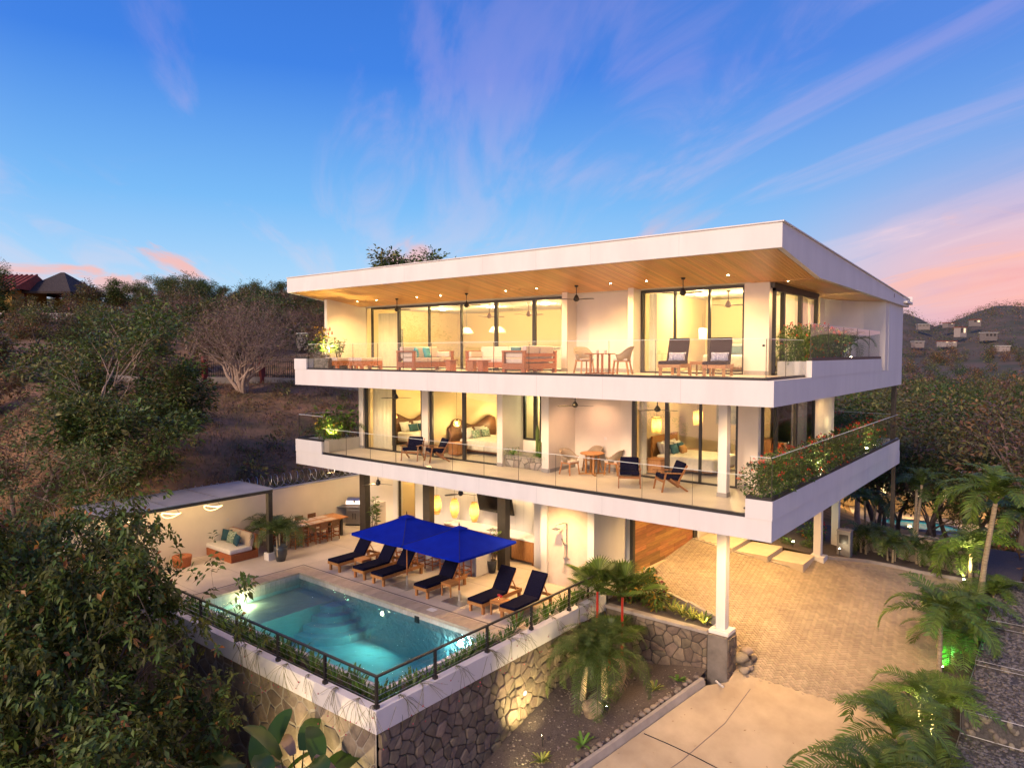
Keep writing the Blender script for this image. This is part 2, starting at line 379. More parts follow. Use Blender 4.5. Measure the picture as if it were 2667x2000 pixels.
def span(*segs):
    out = []
    for a, b, s in segs:
        n = max(1, int(round((b - a) / s))); out += [a + (b - a) * i / n for i in range(n)]
    return out + [segs[-1][1]]
def inprop(x, y):   # the levelled plot
    return -27.35 < x < -.7 and 8.6 < y < 33.5
t = grid('terrain', span((-170, -60, 5), (-60, -29.1, 1.2), (-29.1, -27.2, .35), (-27.2, 10, 2), (10, 160, 8)),
         span((-40, -4, 4), (-4, 34, 1.3), (34, 90, 3), (90, 420, 12)), lambda x, y: (-4.2 if inprop(x, y) and x > -27.2 else HT(x, y)), M['grass'])
tag(t, 'dry brown grassy hillside sloping up left of the villa', None, None, 'structure')
f_ = grid('valley_floor', span((-1500, 2600, 60)), span((380, 3200, 70)), lambda x, y: -14 + 8 * noise.noise((x * .004, y * .004, 5)), M['forestfloor'])
tag(f_, kind='structure')
# far hills: ridges by bearing from the view axis
def ridge(a):   # a = degrees right of the view axis
    pts = [(-75, 40), (-40, 60), (-10, 70), (10, 80), (20, 92), (25, 104), (28.5, 106), (29.6, 101), (30.4, 86), (31.0, 82), (31.8, 90), (33, 104), (34.2, 112), (36, 108), (38, 96), (44, 80), (60, 60), (90, 40)]
    for (a0, h0), (a1, h1) in zip(pts, pts[1:]):
        if a0 <= a <= a1:
            w = (a - a0) / (a1 - a0); return h0 + (h1 - h0) * w
    return 40
def hillh(a, D):
    k = sst(560, 1350, D) ; fall = 1 - .35 * sst(1400, 2200, D)
    return -14 + (ridge(a) - 19) * k * fall + (9 * noise.noise((a * .35, D * .004, 2)) + 4 * noise.noise((a * 1.1, D * .012, 7))) * k
av = [-75 + 165 * i / 190 for i in range(191)]; Dv = [520 + 60 * i for i in range(28)]
vs = []
for D in Dv:
    for a in av:
        w = R(38.774) - R(a); vs.append((-math.sin(w) * D, math.cos(w) * D, hillh(a, D)))
fs = [(j * 191 + i, j * 191 + i + 1, (j + 1) * 191 + i + 1, (j + 1) * 191 + i) for j in range(len(Dv) - 1) for i in range(190)]
me = bpy.data.meshes.new('hills'); me.from_pydata(vs, [], fs); me.materials.append(M['hills']); me.polygons.foreach_set('use_smooth', [True] * len(fs))
tag(obj('hills', me), kind='structure')

# ------------------------------------------------------------------ driveway
DRV = [(-12.9, 22.0), (-11.2, 21.6), (-9.4, 20.8), (-8.3, 19.95), (-7.62, 19.9), (-5.57, 20.55), (-4.1, 21.05), (-2.9, 21.5), (-2.4, 23), (-2.4, 29), (-3.3, 32.4), (-4.6, 31.9), (-5.6, 31.45), (-6.4, 31.0), (-7.6, 29.85), (-8.02, 29.3), (-8.02, 28.15), (-9.3, 27.8), (-12.9, 27.05)]
def inpoly(x, y, pl):
    c = False; j = len(pl) - 1
    for i in range(len(pl)):
        (xi, yi), (xj, yj) = pl[i], pl[j]
        if (yi > y) != (yj > y) and x < (xj - xi) * (y - yi) / (yj - yi) + xi: c = not c
        j = i
    return c
mb = MB()
mb.prism([(x, y) for x, y in DRV], 0, .01)
for i, p in enumerate(mb.v): mb.v[i] = (p[0], p[1], P(p[0], p[1]) - .035 + p[2])
drive = tag(mb.build('driveway', M['pavejoint']), 'sloping grey block-paved forecourt in front of the garage', None, None, 'structure')
# pavers, laid in herringbone at 45 degrees
PW, PL = .105, .21
pv = []
c45, s45 = math.cos(R(52)), math.sin(R(52))
for i in range(-160, 160):
    for j in range(-70, 70):
        for o in (0, 1):
            # herringbone: horizontal and vertical pair, lattice vectors (W, W) and (2L.., )
            bx = i * PW + j * PL * 2; by = i * PW
            if o == 0: cx, cy_, hz = bx + PL / 2, by + PW / 2, 1
            else: cx, cy_, hz = bx + PL + PW / 2, by, 0
            x = -7 + cx * c45 - cy_ * s45; y = 26 + cx * s45 + cy_ * c45
            if -13 < x < -2.3 and 19.6 < y < 32.6 and inpoly(x, y, DRV): pv.append((x, y, hz))
def paver_mesh(w, l, h=.05):
    m_ = MB(); b = .008; x, y = w / 2, l / 2
    vs = [(-x, -y, -h), (x, -y, -h), (x, y, -h), (-x, y, -h), (-x, -y, -b), (x, -y, -b), (x, y, -b), (-x, y, -b), (-x + b, -y + b, 0), (x - b, -y + b, 0), (x - b, y - b, 0), (-x + b, y - b, 0)]
    fs = [(0, 1, 5, 4), (1, 2, 6, 5), (2, 3, 7, 6), (3, 0, 4, 7), (4, 5, 9, 8), (5, 6, 10, 9), (6, 7, 11, 10), (7, 4, 8, 11), (8, 9, 10, 11)]
    return m_._add(vs, fs)
pvm = paver_mesh(PW - .008, PL - .008)
pmesh = pvm.mesh('paver', M['paver'])
pv.sort(key=lambda q: (q[0] ** 2 + q[1] ** 2))
rest = MB(); rv = []
ax = math.atan(-.215); ay = math.atan(.102)
for k, (x, y, hz) in enumerate(pv):
    z = P(x, y) + rnd.uniform(-.003, .004)
    if hz: rot = Euler((ay, -ax, 0)).to_matrix().to_4x4() @ Matrix.Rotation(R(52) - R(90), 4, 'Z')
    else: rot = Euler((ay, -ax, 0)).to_matrix().to_4x4() @ Matrix.Rotation(R(52), 4, 'Z')
    if k < 300:
        o = obj('paver', pmesh, drive); o.matrix_local = Matrix.Translation((x, y, z)) @ rot
    else: rest._add(pvm.v, pvm.f, 0, Matrix.Translation((x, y, z)) @ rot)
M['paver2'] = mat('concrete_paver_field', (.38, .305, .21), .85, island=.13, col2=(.25, .20, .145), vscale=.55, detail=9, bump=.35, bscale=60)
tag(rest.build('pavers', M['paver2'], drive), kind='stuff')
# concrete ramp in front, meeting the pavers along a scalloped edge
SCAL = [(-7.62, 19.9), (-5.57, 20.55), (-4.1, 21.05), (-2.9, 21.5)]
def scal(x):
    for (x0, y0), (x1, y1) in zip(SCAL, SCAL[1:]):
        if x <= x1: return y0 + (y1 - y0) * (x - x0) / (x1 - x0)
    return 21.5 + (x + 2.9) * .35
xs = span((-7.62, -2.2, .13)); 
v = []; f = []
CURB = [(-7.72, 18.95), (-8.05, 18.9), (-8.55, 16.96), (-9.17, 14.53), (-9.9, 12.0), (-10.8, 9.0), (-12.2, 5)]
def curbx(y):
    for (x0, y0), (x1, y1) in zip(CURB[1:], CURB[2:]):
        if y >= y1: return x0 + (x1 - x0) * (y - y0) / (y1 - y0)
    return -12.2
cols = 40
rows_ = [(scal, True)] + [(y, False) for y in (19.4, 18.9, 18, 17, 16, 15, 14, 13, 12, 10, 8, 6)]
for y, top in rows_:
    for i in range(cols + 1):
        w = i / cols
        if top:
            x = -7.62 + w * (-2.2 + 7.62); yy = scal(x) + .07 * abs(math.sin(w * 20 * math.pi)); z = P(x, yy) + .006
        else:
            x0 = -7.62 if y > 18.95 else curbx(y) + .02; x = x0 + w * (-1.9 - x0); yy = y + w * 1.2 * max(0, (y - 16)) / 3.4 * .9; z = GD(x, min(yy, 20.2)) + .006
        v.append((x, yy, z))
n = cols + 1
f = [(j * n + i, (j + 1) * n + i, (j + 1) * n + i + 1, j * n + i + 1) for j in range(len(rows_) - 1) for i in range(cols)]
me = bpy.data.meshes.new('concrete_ramp'); me.from_pydata(v, [], f); me.materials.append(M['conc'])
ramp_ = tag(obj('concrete_ramp', me), 'pale concrete ramp running down from the scalloped paver edge', None, None, 'structure')
mb = MB()   # expansion joint
jp = [(-8.62, 16.3), (-8.0, 16.42), (-7.3, 16.52), (-6.74, 16.57), (-5.5, 16.7), (-3.5, 16.9)]
for a, b in zip(jp, jp[1:]): mb.bar((a[0], a[1], GD(*a) + .012), (b[0], b[1], GD(*b) + .012), .022, .012)
mb.build('joint', mat('joint_black', (.02, .018, .016), .9), ramp_)
jp2 = [(-7.0, 19.6), (-7.1, 18.0), (-7.5, 16.2), (-8.0, 14.6), (-8.6, 13)]
mb = MB()
for a, b in zip(jp2, jp2[1:]): mb.bar((a[0], a[1], GD(*a) + .011), (b[0], b[1], GD(*b) + .011), .02, .008)
mb.build('joint', mat('joint_grey', (.20, .17, .15), .9), ramp_)
# soil bed between the retaining wall and the ramp, gutter and kerb
def HS(x, y): return -1.56 - .085 * (19.4 - y) if y > 16.5 else -1.807 - .245 * (16.5 - y)
v = []; ys = span((5, 19.4, .6)); 
for y in ys:
    for i in range(15):
        w = i / 14; x1 = curbx(min(y, 18.9)) - .17; x = -11.85 + w * (x1 + 11.85)
        zc = GD(x1 + .2, min(y, 20)) + .15; z = HS(x, y) * (1 - sst(.45, 1, w)) + zc * sst(.45, 1, w)
        v.append((x, y, z + .05 * noise.noise((x * 1.1, y * 1.1, 1)) * math.sin(math.pi * w)))
f = [(j * 15 + i, j * 15 + i + 1, (j + 1) * 15 + i + 1, (j + 1) * 15 + i) for j in range(len(ys) - 1) for i in range(14)]
me = bpy.data.meshes.new('garden_soil'); me.from_pydata(v, [], f); me.materials.append(M['soil']); me.polygons.foreach_set('use_smooth', [True] * len(f))
tag(obj('garden_soil', me), 'bed of dark gravelly soil below the stone retaining wall', None, None, 'structure')
def HSoil(x, y):
    x1 = curbx(min(y, 18.9)) - .17; w = (x + 11.85) / (x1 + 11.85); zc = GD(x1 + .2, min(y, 20)) + .15
    return HS(x, y) * (1 - sst(.45, 1, w)) + zc * sst(.45, 1, w)
mb = MB()
pts = [(curbx(y), y) for y in span((5.5, 18.9, 1.2))]
for (xa, ya), (xb, yb) in zip(pts, pts[1:]):
    za, zb = GD(xa, ya), GD(xb, yb)
    mb._add([(xa, ya, za + .02), (xb, yb, zb + .02), (xb - .04, yb, zb + .20), (xa - .04, ya, za + .20), (xa - .15, ya, za + .20), (xb - .15, yb, zb + .20), (xb - .17, yb, zb - .2), (xa - .17, ya, za - .2), (xa, ya, za - .2), (xb, yb, zb - .2)],
            [(8, 9, 1, 0), (0, 1, 2, 3), (3, 2, 5, 4), (4, 5, 6, 7)])
tag(mb.build('kerb', M['curb']), 'long concrete kerb edging the soil bed', None, None, 'structure')
# cobbles set along the kerb
def rockmesh(seed, mt, flat=.75, sub=2):
    bm = bmesh.new(); bmesh.ops.create_icosphere(bm, subdivisions=sub, radius=1)
    r_ = random.Random(seed); off = Vector((r_.uniform(0, 50), r_.uniform(0, 50), 0))
    for v_ in bm.verts:
        k = 1 + .35 * noise.noise(v_.co * .9 + off) + .12 * noise.noise(v_.co * 2.3 + off); v_.co *= k; v_.co.z *= flat
    me = bpy.data.meshes.new('rock'); bm.to_mesh(me); bm.free(); me.materials.append(mt)
    me.polygons.foreach_set('use_smooth', [True] * len(me.polygons)); return me
cob = [rockmesh(i, M['cobble']) for i in range(4)]
y = 10.2; k = 0
while y < 18.9:
    s = rnd.uniform(.055, .095); x = curbx(y) - .17 - s * .9
    o = obj('cobble', rnd.choice(cob)); o.location = (x, y, GD(x + .2, y) + .2); o.scale = (s, s * rnd.uniform(.9, 1.4), s); o.rotation_euler = (0, 0, rnd.uniform(0, 3))
    tag(o, 'small rounded cobble in the row between soil bed and kerb', 'stone', 'cobbles along the kerb'); y += s * 2.1 + rnd.choice((0, 0, .02, .1))
for (x, y, s) in ((-7.5, 20.15, .2), (-7.42, 20.4, .17), (-7.5, 20.62, .19), (-7.35, 20.05, .15), (-7.3, 20.28, .13), (-7.52, 20.4, .16), (-7.4, 20.8, .14)):
    o = obj('boulder', rnd.choice(cob)); z = P(x, y) + s * .6 + (.22 if s > .165 and s != .17 else 0)
    o.location = (x, y, z); o.scale = (s, s * 1.1, s); o.rotation_euler = (rnd.uniform(-.3, .3), 0, rnd.uniform(0, 3)); tag(o, 'round boulder in the small heap beside the stone pier', 'boulder', 'boulders beside the pier')
# entrance steps: broad slabs stepping down to the forecourt
st = thing('entrance_path', 'broad beige slab steps crossing behind the garage to the white column', 'path')
st['kind'] = 'structure'; del st['category']
for (x0, x1, y0, y1, z) in ((-12.2, -10.52, 27.15, 29.2, .30), (-10.5, -9.22, 27.5, 29.3, .13), (-9.2, -7.98, 27.85, 29.4, -.04)):
    MB().box((x0, y0, z - .45), (x1, y1, z)).build('step', mat('beige_slab', (.56, .47, .34), .6, var=.08, vscale=2), st, bevel=.012)
mb = MB()
kp = [(-7.7, 29.9), (-6.37, 31.0), (-5.57, 31.42), (-4.59, 31.81), (-3.81, 32.25), (-3.1, 32.7)]
for a, b in zip(kp, kp[1:]): mb.bar((a[0], a[1], P(*a) + .02), (b[0], b[1], P(*b) + .02), .12, .16)
kp = [(-12.2, 27.02), (-10.4, 27.36), (-9.2, 27.72), (-8.0, 28.02)]
for a, b in zip(kp, kp[1:]): mb.bar((a[0], a[1], P(*a) - .02), (b[0], b[1], P(*b) - .02), .10, .10)
tag(mb.build('forecourt_kerb', M['curb']), 'narrow kerb along the far edge of the block paving', None, None, 'structure')
# plant bed behind, and the bed above the pier wall
mb = MB(); pl = [(-9.3, 29.3), (-7.7, 29.95), (-6.37, 31.05), (-4.6, 31.9), (-2.9, 32.9), (-1.5, 33), (-1.5, 40), (-14, 40), (-14, 29.3)]
mb.face([(x, y, (P(x, y) + .02 if y < 33.2 else -1.2)) for x, y in pl]); tag(mb.build('planting_bed', M['soil']), kind='structure')
mb = MB(); pl = [(-12.1, 19.58), (-8.1, 19.6), (-8.0, 20.0), (-9.4, 20.75), (-11.2, 21.55), (-12.3, 22)]
mb.face([(x, y, -.10) for x, y in pl]); tag(mb.build('upper_bed', M['soil']), kind='structure')
mb = MB(); kp = [(-12.25, 21.95), (-11.2, 21.55), (-9.4, 20.75), (-8.05, 19.98)]
for a, b in zip(kp, kp[1:]): mb.bar((a[0], a[1], .02), (b[0], b[1], -.02), .12, .34)
tag(mb.build('bed_kerb', M['curb']), 'low concrete kerb between the upper plant bed and the paving', None, None, 'structure')
# strip of soil under the palms right of the drive
mb = MB(); ys = span((8, 33, 1.0)); v = []
for y in ys:
    for x in (-2.95, -2.3, -1.4): v.append((x - .0 + (-.25 if y < 20 else 0), y, GD(max(x, -3.0), y) + .05 + .04 * noise.noise((x * 2, y, 4))))
f = [(j * 3 + i, j * 3 + i + 1, (j + 1) * 3 + i + 1, (j + 1) * 3 + i) for j in range(len(ys) - 1) for i in range(2)]
me = bpy.data.meshes.new('palm_strip_soil'); me.from_pydata(v, [], f); me.materials.append(M['soil']); tag(obj('palm_strip_soil', me), kind='structure')
# ------------------------------------------------------------------ the villa
villa = thing('villa', 'white three-storey modern villa with glass balconies and timber soffit', 'villa', (-16, 20, 0))
VO = Vector((-16, 20, 0))
def vpart(mb, name, mats, parent=None, **k):
    """mesh given in world metres, parented under the villa"""
    par = parent if parent is not None else villa
    o = mb.build(name, mats, par, **k); o.matrix_parent_inverse = Matrix.Identity(4)
    w = Vector((0, 0, 0)); q = par
    while q is not None: w += q.location; q = q.parent
    if 'loc' not in k: o.location = -w
    return o
def vbox(name, a, b, m, parent=None, **k): return vpart(MB().box(a, b), name, m, parent, **k)
def vempty(name, parent=villa):
    o = bpy.data.objects.new(name, None); COL.objects.link(o); o.parent = parent; o.empty_display_size = .1; return o
def vlamp(kind, loc, e, parent=villa, **k):
    return lamp(kind, 'lamp', parent, Vector(loc) - VO, e, **k)
XL, XR, YF, YB = -26.11, -5.83, 17.64, 34.0
# floor slabs
def slab(z0, z1, fl):
    s = vbox('slab', (XL, YF, z0), (XR, YB, z1), M['white'])
    # faint panel seams of the fascia render
    return s
lo = slab(3.34, 3.89, 0); hi = slab(6.74, 7.40, 0)
seam = mat('seam', (.52, .50, .48), .9)
for z0, z1, s in ((3.36, 3.88, lo), (6.76, 7.39, hi)):
    for x in (-22.9, -20.5, -18.05, -15.6, -13.18, -10.77, -8.32): vbox('seam', (x - .004, YF - .003, z0), (x + .004, YF + .002, z1), seam, s)
vbox('terrace_floor', (XL + .25, YF + .12, 3.895), (-8.2, 27.5, 3.905), M['floor'])
vbox('terrace_floor', (-8.2, YF + .12, 3.896), (-6.5, 30, 3.906), M['floor'])
vbox('terrace_floor', (XL + .25, YF + .12, 7.405), (-6.1, 21.2, 7.425), M['floor'])
vbox('terrace_floor', (-7.2, 21.2, 7.405), (-6.1, 27, 7.424), M['floor'])
# raised parapet blocks at the ends
vbox('parapet', (-26.11, 17.62, 3.89), (-24.28, 18.0, 4.41), M['white'])
vbox('parapet', (-26.11, 18.0, 3.89), (-25.85, 20.2, 4.41), M['white'])
vbox('parapet', (-6.5, 17.62, 3.89), (-5.81, 18.0, 4.38), M['white'])
vbox('parapet', (-6.06, 18.0, 3.89), (-5.81, 33.8, 4.38), M['white'])
vbox('parapet', (-6.5, 18.0, 3.89), (-6.42, 31.0, 4.25), M['gcon'])
vbox('parapet', (-26.11, 33.7, 3.89), (-6.06, 33.95, 4.38), M['white'])
vbox('parapet', (-26.13, 17.62, 7.40), (-25.26, 17.98, 7.85), M['white'])
vbox('parapet', (-26.13, 17.98, 7.40), (-25.9, 21.2, 7.85), M['white'])
vbox('parapet', (-5.97, 20.8, 7.40), (-5.82, 29.95, 7.87), M['white'])
# black channels that hold the glass
def channel(a, b, h=.09, w=.10):
    mb = MB(); mb.bar(a, b, w, h); return vpart(mb, 'base_channel', M['black'])
channel((-24.28, 17.72, 3.93), (-6.5, 17.72, 3.93)); channel((-25.26, 17.72, 7.425), (-6.10, 17.72, 7.425))
channel((-6.06, 17.70, 7.425), (-6.06, 20.8, 7.425)); channel((-5.87, 20.8, 7.915), (-5.87, 29.8, 7.915))
channel((-5.87, 17.72, 4.42), (-5.87, 33.7, 4.42)); channel((-6.5, 17.70, 4.42), (-5.84, 17.70, 4.42)); channel((-26.02, 17.72, 4.44), (-24.28, 17.72, 4.44)); channel((-26.02, 17.7, 4.44), (-26.02, 20.2, 4.44))
channel((-26.1, 17.72, 7.88), (-25.27, 17.72, 7.88))
# frameless glass balustrades
def panes(pts, y, z0, z1, axis='x', fixed=0, t=.014):
    for a, b in zip(pts, pts[1:]):
        g = .008; mb = MB()
        if axis == 'x': mb.box((a + g, fixed - t / 2, z0), (b - g, fixed + t / 2, z1)); e = MB().box((a + g, fixed - t, z1 + .001), (b - g, fixed + t, z1 + .012))
        else: mb.box((fixed - t / 2, a + g, z0), (fixed + t / 2, b - g, z1)); e = MB().box((fixed - t, a + g, z1 + .001), (fixed + t, b - g, z1 + .012))
        p = vpart(mb, 'glass_panel', M['rail']); vpart(e, 'top_edge', M['edge'], p)
        e2 = MB()
        if axis == 'x': e2.box((a + g - .004, fixed - t * .6, z0), (a + g + .001, fixed + t * .6, z1))
        else: e2.box((fixed - t * .6, a + g - .004, z0), (fixed + t * .6, a + g + .001, z1))
        vpart(e2, 'side_edge', M['bronze'], p)
panes([-25.26, -23.79, -22.31, -20.84, -19.4, -17.92, -16.46, -15.02, -13.55, -12.09, -10.62, -9.12, -7.61, -6.1], 0, 7.47, 8.45, 'x', 17.72)
panes([-24.26, -22.79, -21.31, -19.84, -18.37, -16.91, -15.45, -13.97, -12.5, -11.01, -9.51, -7.99, -6.5], 0, 3.975, 4.95, 'x', 17.72)
panes([17.72, 19.25, 20.8], 0, 7.47, 8.45, 'y', -6.06); panes([20.8, 22.6, 24.4, 26.2, 28.0, 29.75], 0, 7.96, 8.92, 'y', -5.87)
panes([17.72, 20.0, 22.3, 24.6, 26.9, 29.2, 31.5, 33.6], 0, 4.46, 5.46, 'y', -5.87); panes([-6.42, -5.9], 0, 4.46, 5.46, 'x', 17.70)
panes([-26.0, -24.3], 0, 4.48, 5.45, 'x', 17.73); panes([17.75, 20.1], 0, 4.48, 5.45, 'y', -26.02)
panes([-26.1, -25.28], 0, 7.92, 8.92, 'x', 17.72); panes([-26.0, -20, -13, -6.0], 0, 4.46, 5.46, 'x', 33.7)
for x, y, z in ((-6.12, 17.70, 8.28), (-6.45, 17.68, 5.25), (-6.53, 17.69, 4.72), (-6.53, 17.69, 4.12)): vpart(MB().tube([(x, y - .03, z), (x, y + .03, z)], .03, 10), 'glass_clamp', M['black'])
# ---- roof: fascia, sloping timber soffit, flat timber soffit
def ft(y): return 11.30 - .0553 * (y - 17.6)
def sof(y): return 10.69 - .144 * (y - 17.64) if y < 20.95 else 10.21 - .012 * (y - 20.95) * (1 if y > 20.95 else 0)
roof = vempty('roof')
RX0, RX1 = -26.58, -5.68
mb = MB()
ysr = [17.62, 20.95, 34.4]
def fasc(x):
    prof = [(17.62, ft(17.62)), (34.4, ft(34.4)), (34.4, 10.05), (20.95, 10.20), (17.62, 10.68)]
    return [(x, y, z) for y, z in prof]
a_ = fasc(RX1); b_ = fasc(RX1 - .14)
n5 = 5; mb._add(a_ + b_, [(0, 4, 3, 2, 1), (5, 6, 7, 8, 9)] + [(i, (i + 1) % 5, 5 + (i + 1) % 5, 5 + i) for i in range(5)])
a_ = fasc(RX0); b_ = fasc(RX0 + .14)
mb._add(a_ + b_, [(0, 4, 3, 2, 1), (5, 6, 7, 8, 9)] + [(i, (i + 1) % 5, 5 + (i + 1) % 5, 5 + i) for i in range(5)])
mb.box((RX0 + .14, 17.62, 10.68), (RX1 - .14, 17.76, ft(17.62)))
vpart(mb, 'fascia', M['white'], roof)
mb = MB(); mb._add([(RX0 + .14, 17.76, ft(17.76) - .25), (RX1 - .14, 17.76, ft(17.76) - .25), (RX1 - .14, 34.4, ft(34.4) - .25), (RX0 + .14, 34.4, ft(34.4) - .25)], [(0, 1, 2, 3)]); vpart(mb, 'roof_deck', M['gcon'], roof)
mb = MB(); mb.bar((RX1 + .02, 17.6, ft(17.6) + .015), (RX1 + .02, 34.4, ft(34.4) + .015), .06, .03); mb.bar((RX0, 17.6, ft(17.6) + .015), (RX1 + .05, 17.6, ft(17.6) + .015), .05, .03); vpart(mb, 'drip_edge', M['white2'], roof)
mb = MB()
for x in (-23.4, -19.2, -15.4, -13.2, -11.2, -8.4): mb.box((x - .003, 17.617, 10.70), (x + .003, 17.625, 11.28))
vpart(mb, 'fascia_seam', seam, roof)
vbox('rain_spout', (RX1, 33.2, 10.18), (RX1 + .14, 34.35, 10.26), M['white'], roof); vbox('rain_spout', (RX1 - .1, 34.36, 10.15), (RX1 + .14, 34.4, 10.5), M['white'], roof)
vbox('overflow_slot', (RX1 - .002, 31.2, 10.28), (RX1 + .006, 31.3, 10.43), M['black'], roof)
pw = .104; nx = int((RX1 - RX0 - .28) / pw)
lf = math.hypot(20.95 - 17.76, sof(17.76) - sof(20.95))
pm = MB().box((-pw / 2 + .004, 0, 0), (pw / 2 - .004, lf, .02)).mesh('plank', M['plank'])
sl_ = math.atan2(sof(20.95) - sof(17.76), 20.95 - 17.76)
for i in range(nx):
    o = obj('plank', pm, roof, Vector((RX0 + .14 + (i + .5) * pw, 17.76, sof(17.76))) - VO); o.rotation_euler = (sl_, 0, 0)
pf = MB().box((-pw / 2 + .004, 0, 0), (pw / 2 - .004, 13.3, .02)).mesh('plank', M['plank'])
for i in range(18):
    o = obj('plank', pf, roof, Vector((RX1 - .14 - (i + .5) * pw, 20.96, 10.20)) - VO); o.rotation_euler = (-.011, 0, 0)
vbox('soffit_backing', (RX0 + .14, 20.97, 10.2), (RX1 - .14 - 18 * pw, 34.3, 10.24), M['white'], roof)
mb = MB(); mb._add([(RX0 + .14, 17.76, sof(17.76) + .03), (RX1 - .14, 17.76, sof(17.76) + .03), (RX1 - .14, 20.97, sof(20.95) + .04), (RX0 + .14, 20.97, sof(20.95) + .04)], [(0, 3, 2, 1)])
mb._add([(RX1 - 2.1, 20.97, 10.26), (RX1 - .14, 20.97, 10.26), (RX1 - .14, 34.3, 10.26), (RX1 - 2.1, 34.3, 10.26)], [(0, 3, 2, 1)]); vpart(mb, 'soffit_void', M['black'], roof)
# recessed downlights
dl_rim = MB().lathe([(.032, .0), (.05, .0), (.05, .012), (.032, .012)], 12, caps=False); dl_rim = dl_rim.mesh('downlight', M['white'])
dl_lit = MB().lathe([(0, .004), (.034, .004)], 12, caps=False).mesh('lens', M['lit'])
def downlight(x, y, z, e, tilt=0, spot=150, col=(1, .60, .22), name='downlight'):
    d = obj(name, dl_rim, villa, Vector((x, y, z - .012)) - VO); d.rotation_euler = (tilt, 0, 0)
    l_ = obj('lens', dl_lit, d)
    if e: vlamp('SPOT', (x, y, z - .05), e, size=.04, color=col, spot=spot, blend=.9)
DLX = (-24.7, -23.43, -20.94, -19.6, -16.29, -14.87, -11.87, -10.58, -7.94)
for x in DLX: downlight(x, 19.9, sof(19.9) - .005, 150, sl_)
for y in (21.13, 22.45, 23.96, 25.41, 27.11, 28.76): downlight(-6.63, y, 10.195, 60)
for x in (-24.09, -15.61): obj('soffit_sensor', MB().lathe([(0, -.004), (.06, -.004), (.07, .01)], 12).mesh('soffit_sensor', M['bronze']), villa, Vector((x, 19.9, sof(19.9))) - VO)
# ---- walls
W_ = M['cream']
vbox('wall', (-26.06, 19.15, 7.42), (-25.86, 21.3, 10.45), W_); vbox('wall', (-25.86, 19.13, 7.42), (-25.855, 21.3, 10.44), W_)
vbox('wall', (-26.06, 21.3, 7.42), (-25.86, 33.8, 10.2), W_)
# upper front: recess between the two glazed rooms
vbox('wall', (-14.13, 21.32, 7.42), (-11.68, 21.5, 10.2), M['cream'])
vbox('pilaster', (-14.36, 20.72, 7.42), (-14.13, 21.5, 10.25), M['cream']); vbox('pilaster', (-11.68, 20.70, 7.42), (-11.47, 21.5, 10.25), M['cream'])
vbox('corner_wall', (-7.92, 21.15, 7.42), (-7.16, 21.4, 10.2), M['cream'])
sk = mat('grey_skirting', (.33, .30, .27), .6)
for x0, x1, y, z in ((-14.13, -11.68, 21.315, 7.42), (-7.90, -7.15, 21.14, 7.42), (-14.37, -14.12, 20.715, 7.42), (-11.69, -11.46, 20.69, 7.42), (-13.95, -12.16, 21.49, 3.9), (-8.06, -7.43, 21.14, 3.9), (-14.6, -14.3, 19.84, 3.9), (-12.17, -11.73, 21.11, 3.9), (-24.62, -24.33, 19.84, 3.9), (-20.65, -20.28, 19.84, 3.9), (-16.66, -16.4, 19.84, 3.9)):
    vbox('skirting', (x0, y - .006, z), (x1, y + .02, z + .13), sk)
vbox('skirting', (-14.3, 19.9, 3.9), (-14.275, 21.5, 4.03), sk)
# rear part of the upper floor, curving out to the side face
mb = MB(); pl = [(-7.16, 25.85), (-7.40, 27.1), (-7.42, 28.0), (-7.1, 29.1), (-6.5, 30.0), (-5.84, 30.6), (-5.84, 33.95), (-8.6, 33.95), (-8.6, 25.85)]
mb.prism(pl, 7.41, 10.19); vpart(mb, 'wall', M['cream'])
vbox('wall', (-5.846, 31.15, 7.40), (-5.826, 33.98, 10.12), M['white'])
vbox('wall', (-7.2, 21.25, 10.04), (-7.05, 25.9, 10.19), M['bronze'])
vbox('back_wall', (-26.0, 33.6, 7.42), (-8.6, 33.8, 10.2), M['room']); 
# middle floor
vbox('pilaster', (-24.62, 19.85, 3.9), (-24.33, 20.3, 6.74), M['cream']); vbox('pilaster', (-20.65, 19.85, 3.9), (-20.28, 20.2, 6.74), M['cream'])
vbox('pilaster', (-16.66, 19.85, 3.9), (-16.4, 21.1, 6.74), M['cream']); vbox('pilaster', (-14.6, 19.85, 3.9), (-14.3, 21.7, 6.74), M['cream'])
vbox('wall', (-16.4, 21.1, 3.9), (-14.6, 21.3, 4.78), M['cream']); vbox('wall', (-15.55, 21.1, 4.78), (-14.6, 21.3, 6.74), M['cream'])
vbox('wall', (-14.3, 21.5, 3.9), (-12.16, 21.7, 6.74), M['cream']); vbox('pilaster', (-12.16, 21.12, 3.9), (-11.74, 21.5, 6.74), M['cream'])
vbox('corner_wall', (-8.06, 21.15, 3.9), (-7.44, 21.4, 6.74), M['cream'])
vbox('wall', (-24.62, 20.3, 3.9), (-24.4, 29, 6.74), M['cream'])
mb = MB(); pl = [(-7.44, 26.9), (-7.44, 27.6)] + [(-8.1 + .72 * math.cos(w), 29.1 - 1.4 * math.cos(2 * w) * 0 + 1.5 * math.sin(w)) for w in [-1.3 + i * .26 for i in range(11)]] + [(-9, 30.7), (-9, 26.9)]
mb.prism(pl, 3.9, 6.74); vpart(mb, 'curved_wall', M['cream'])
vbox('back_wall', (-24.6, 27.0, 3.9), (-9, 27.2, 6.74), M['room'])
vbox('column', (-8.06, 19.62, 3.9), (-7.80, 19.88, 6.74), M['white']); vbox('column_base', (-8.08, 19.60, 3.9), (-7.78, 19.90, 4.03), sk)
vbox('corner_post', (-6.05, 33.1, 4.38), (-5.88, 33.3, 6.74), M['bronze'])
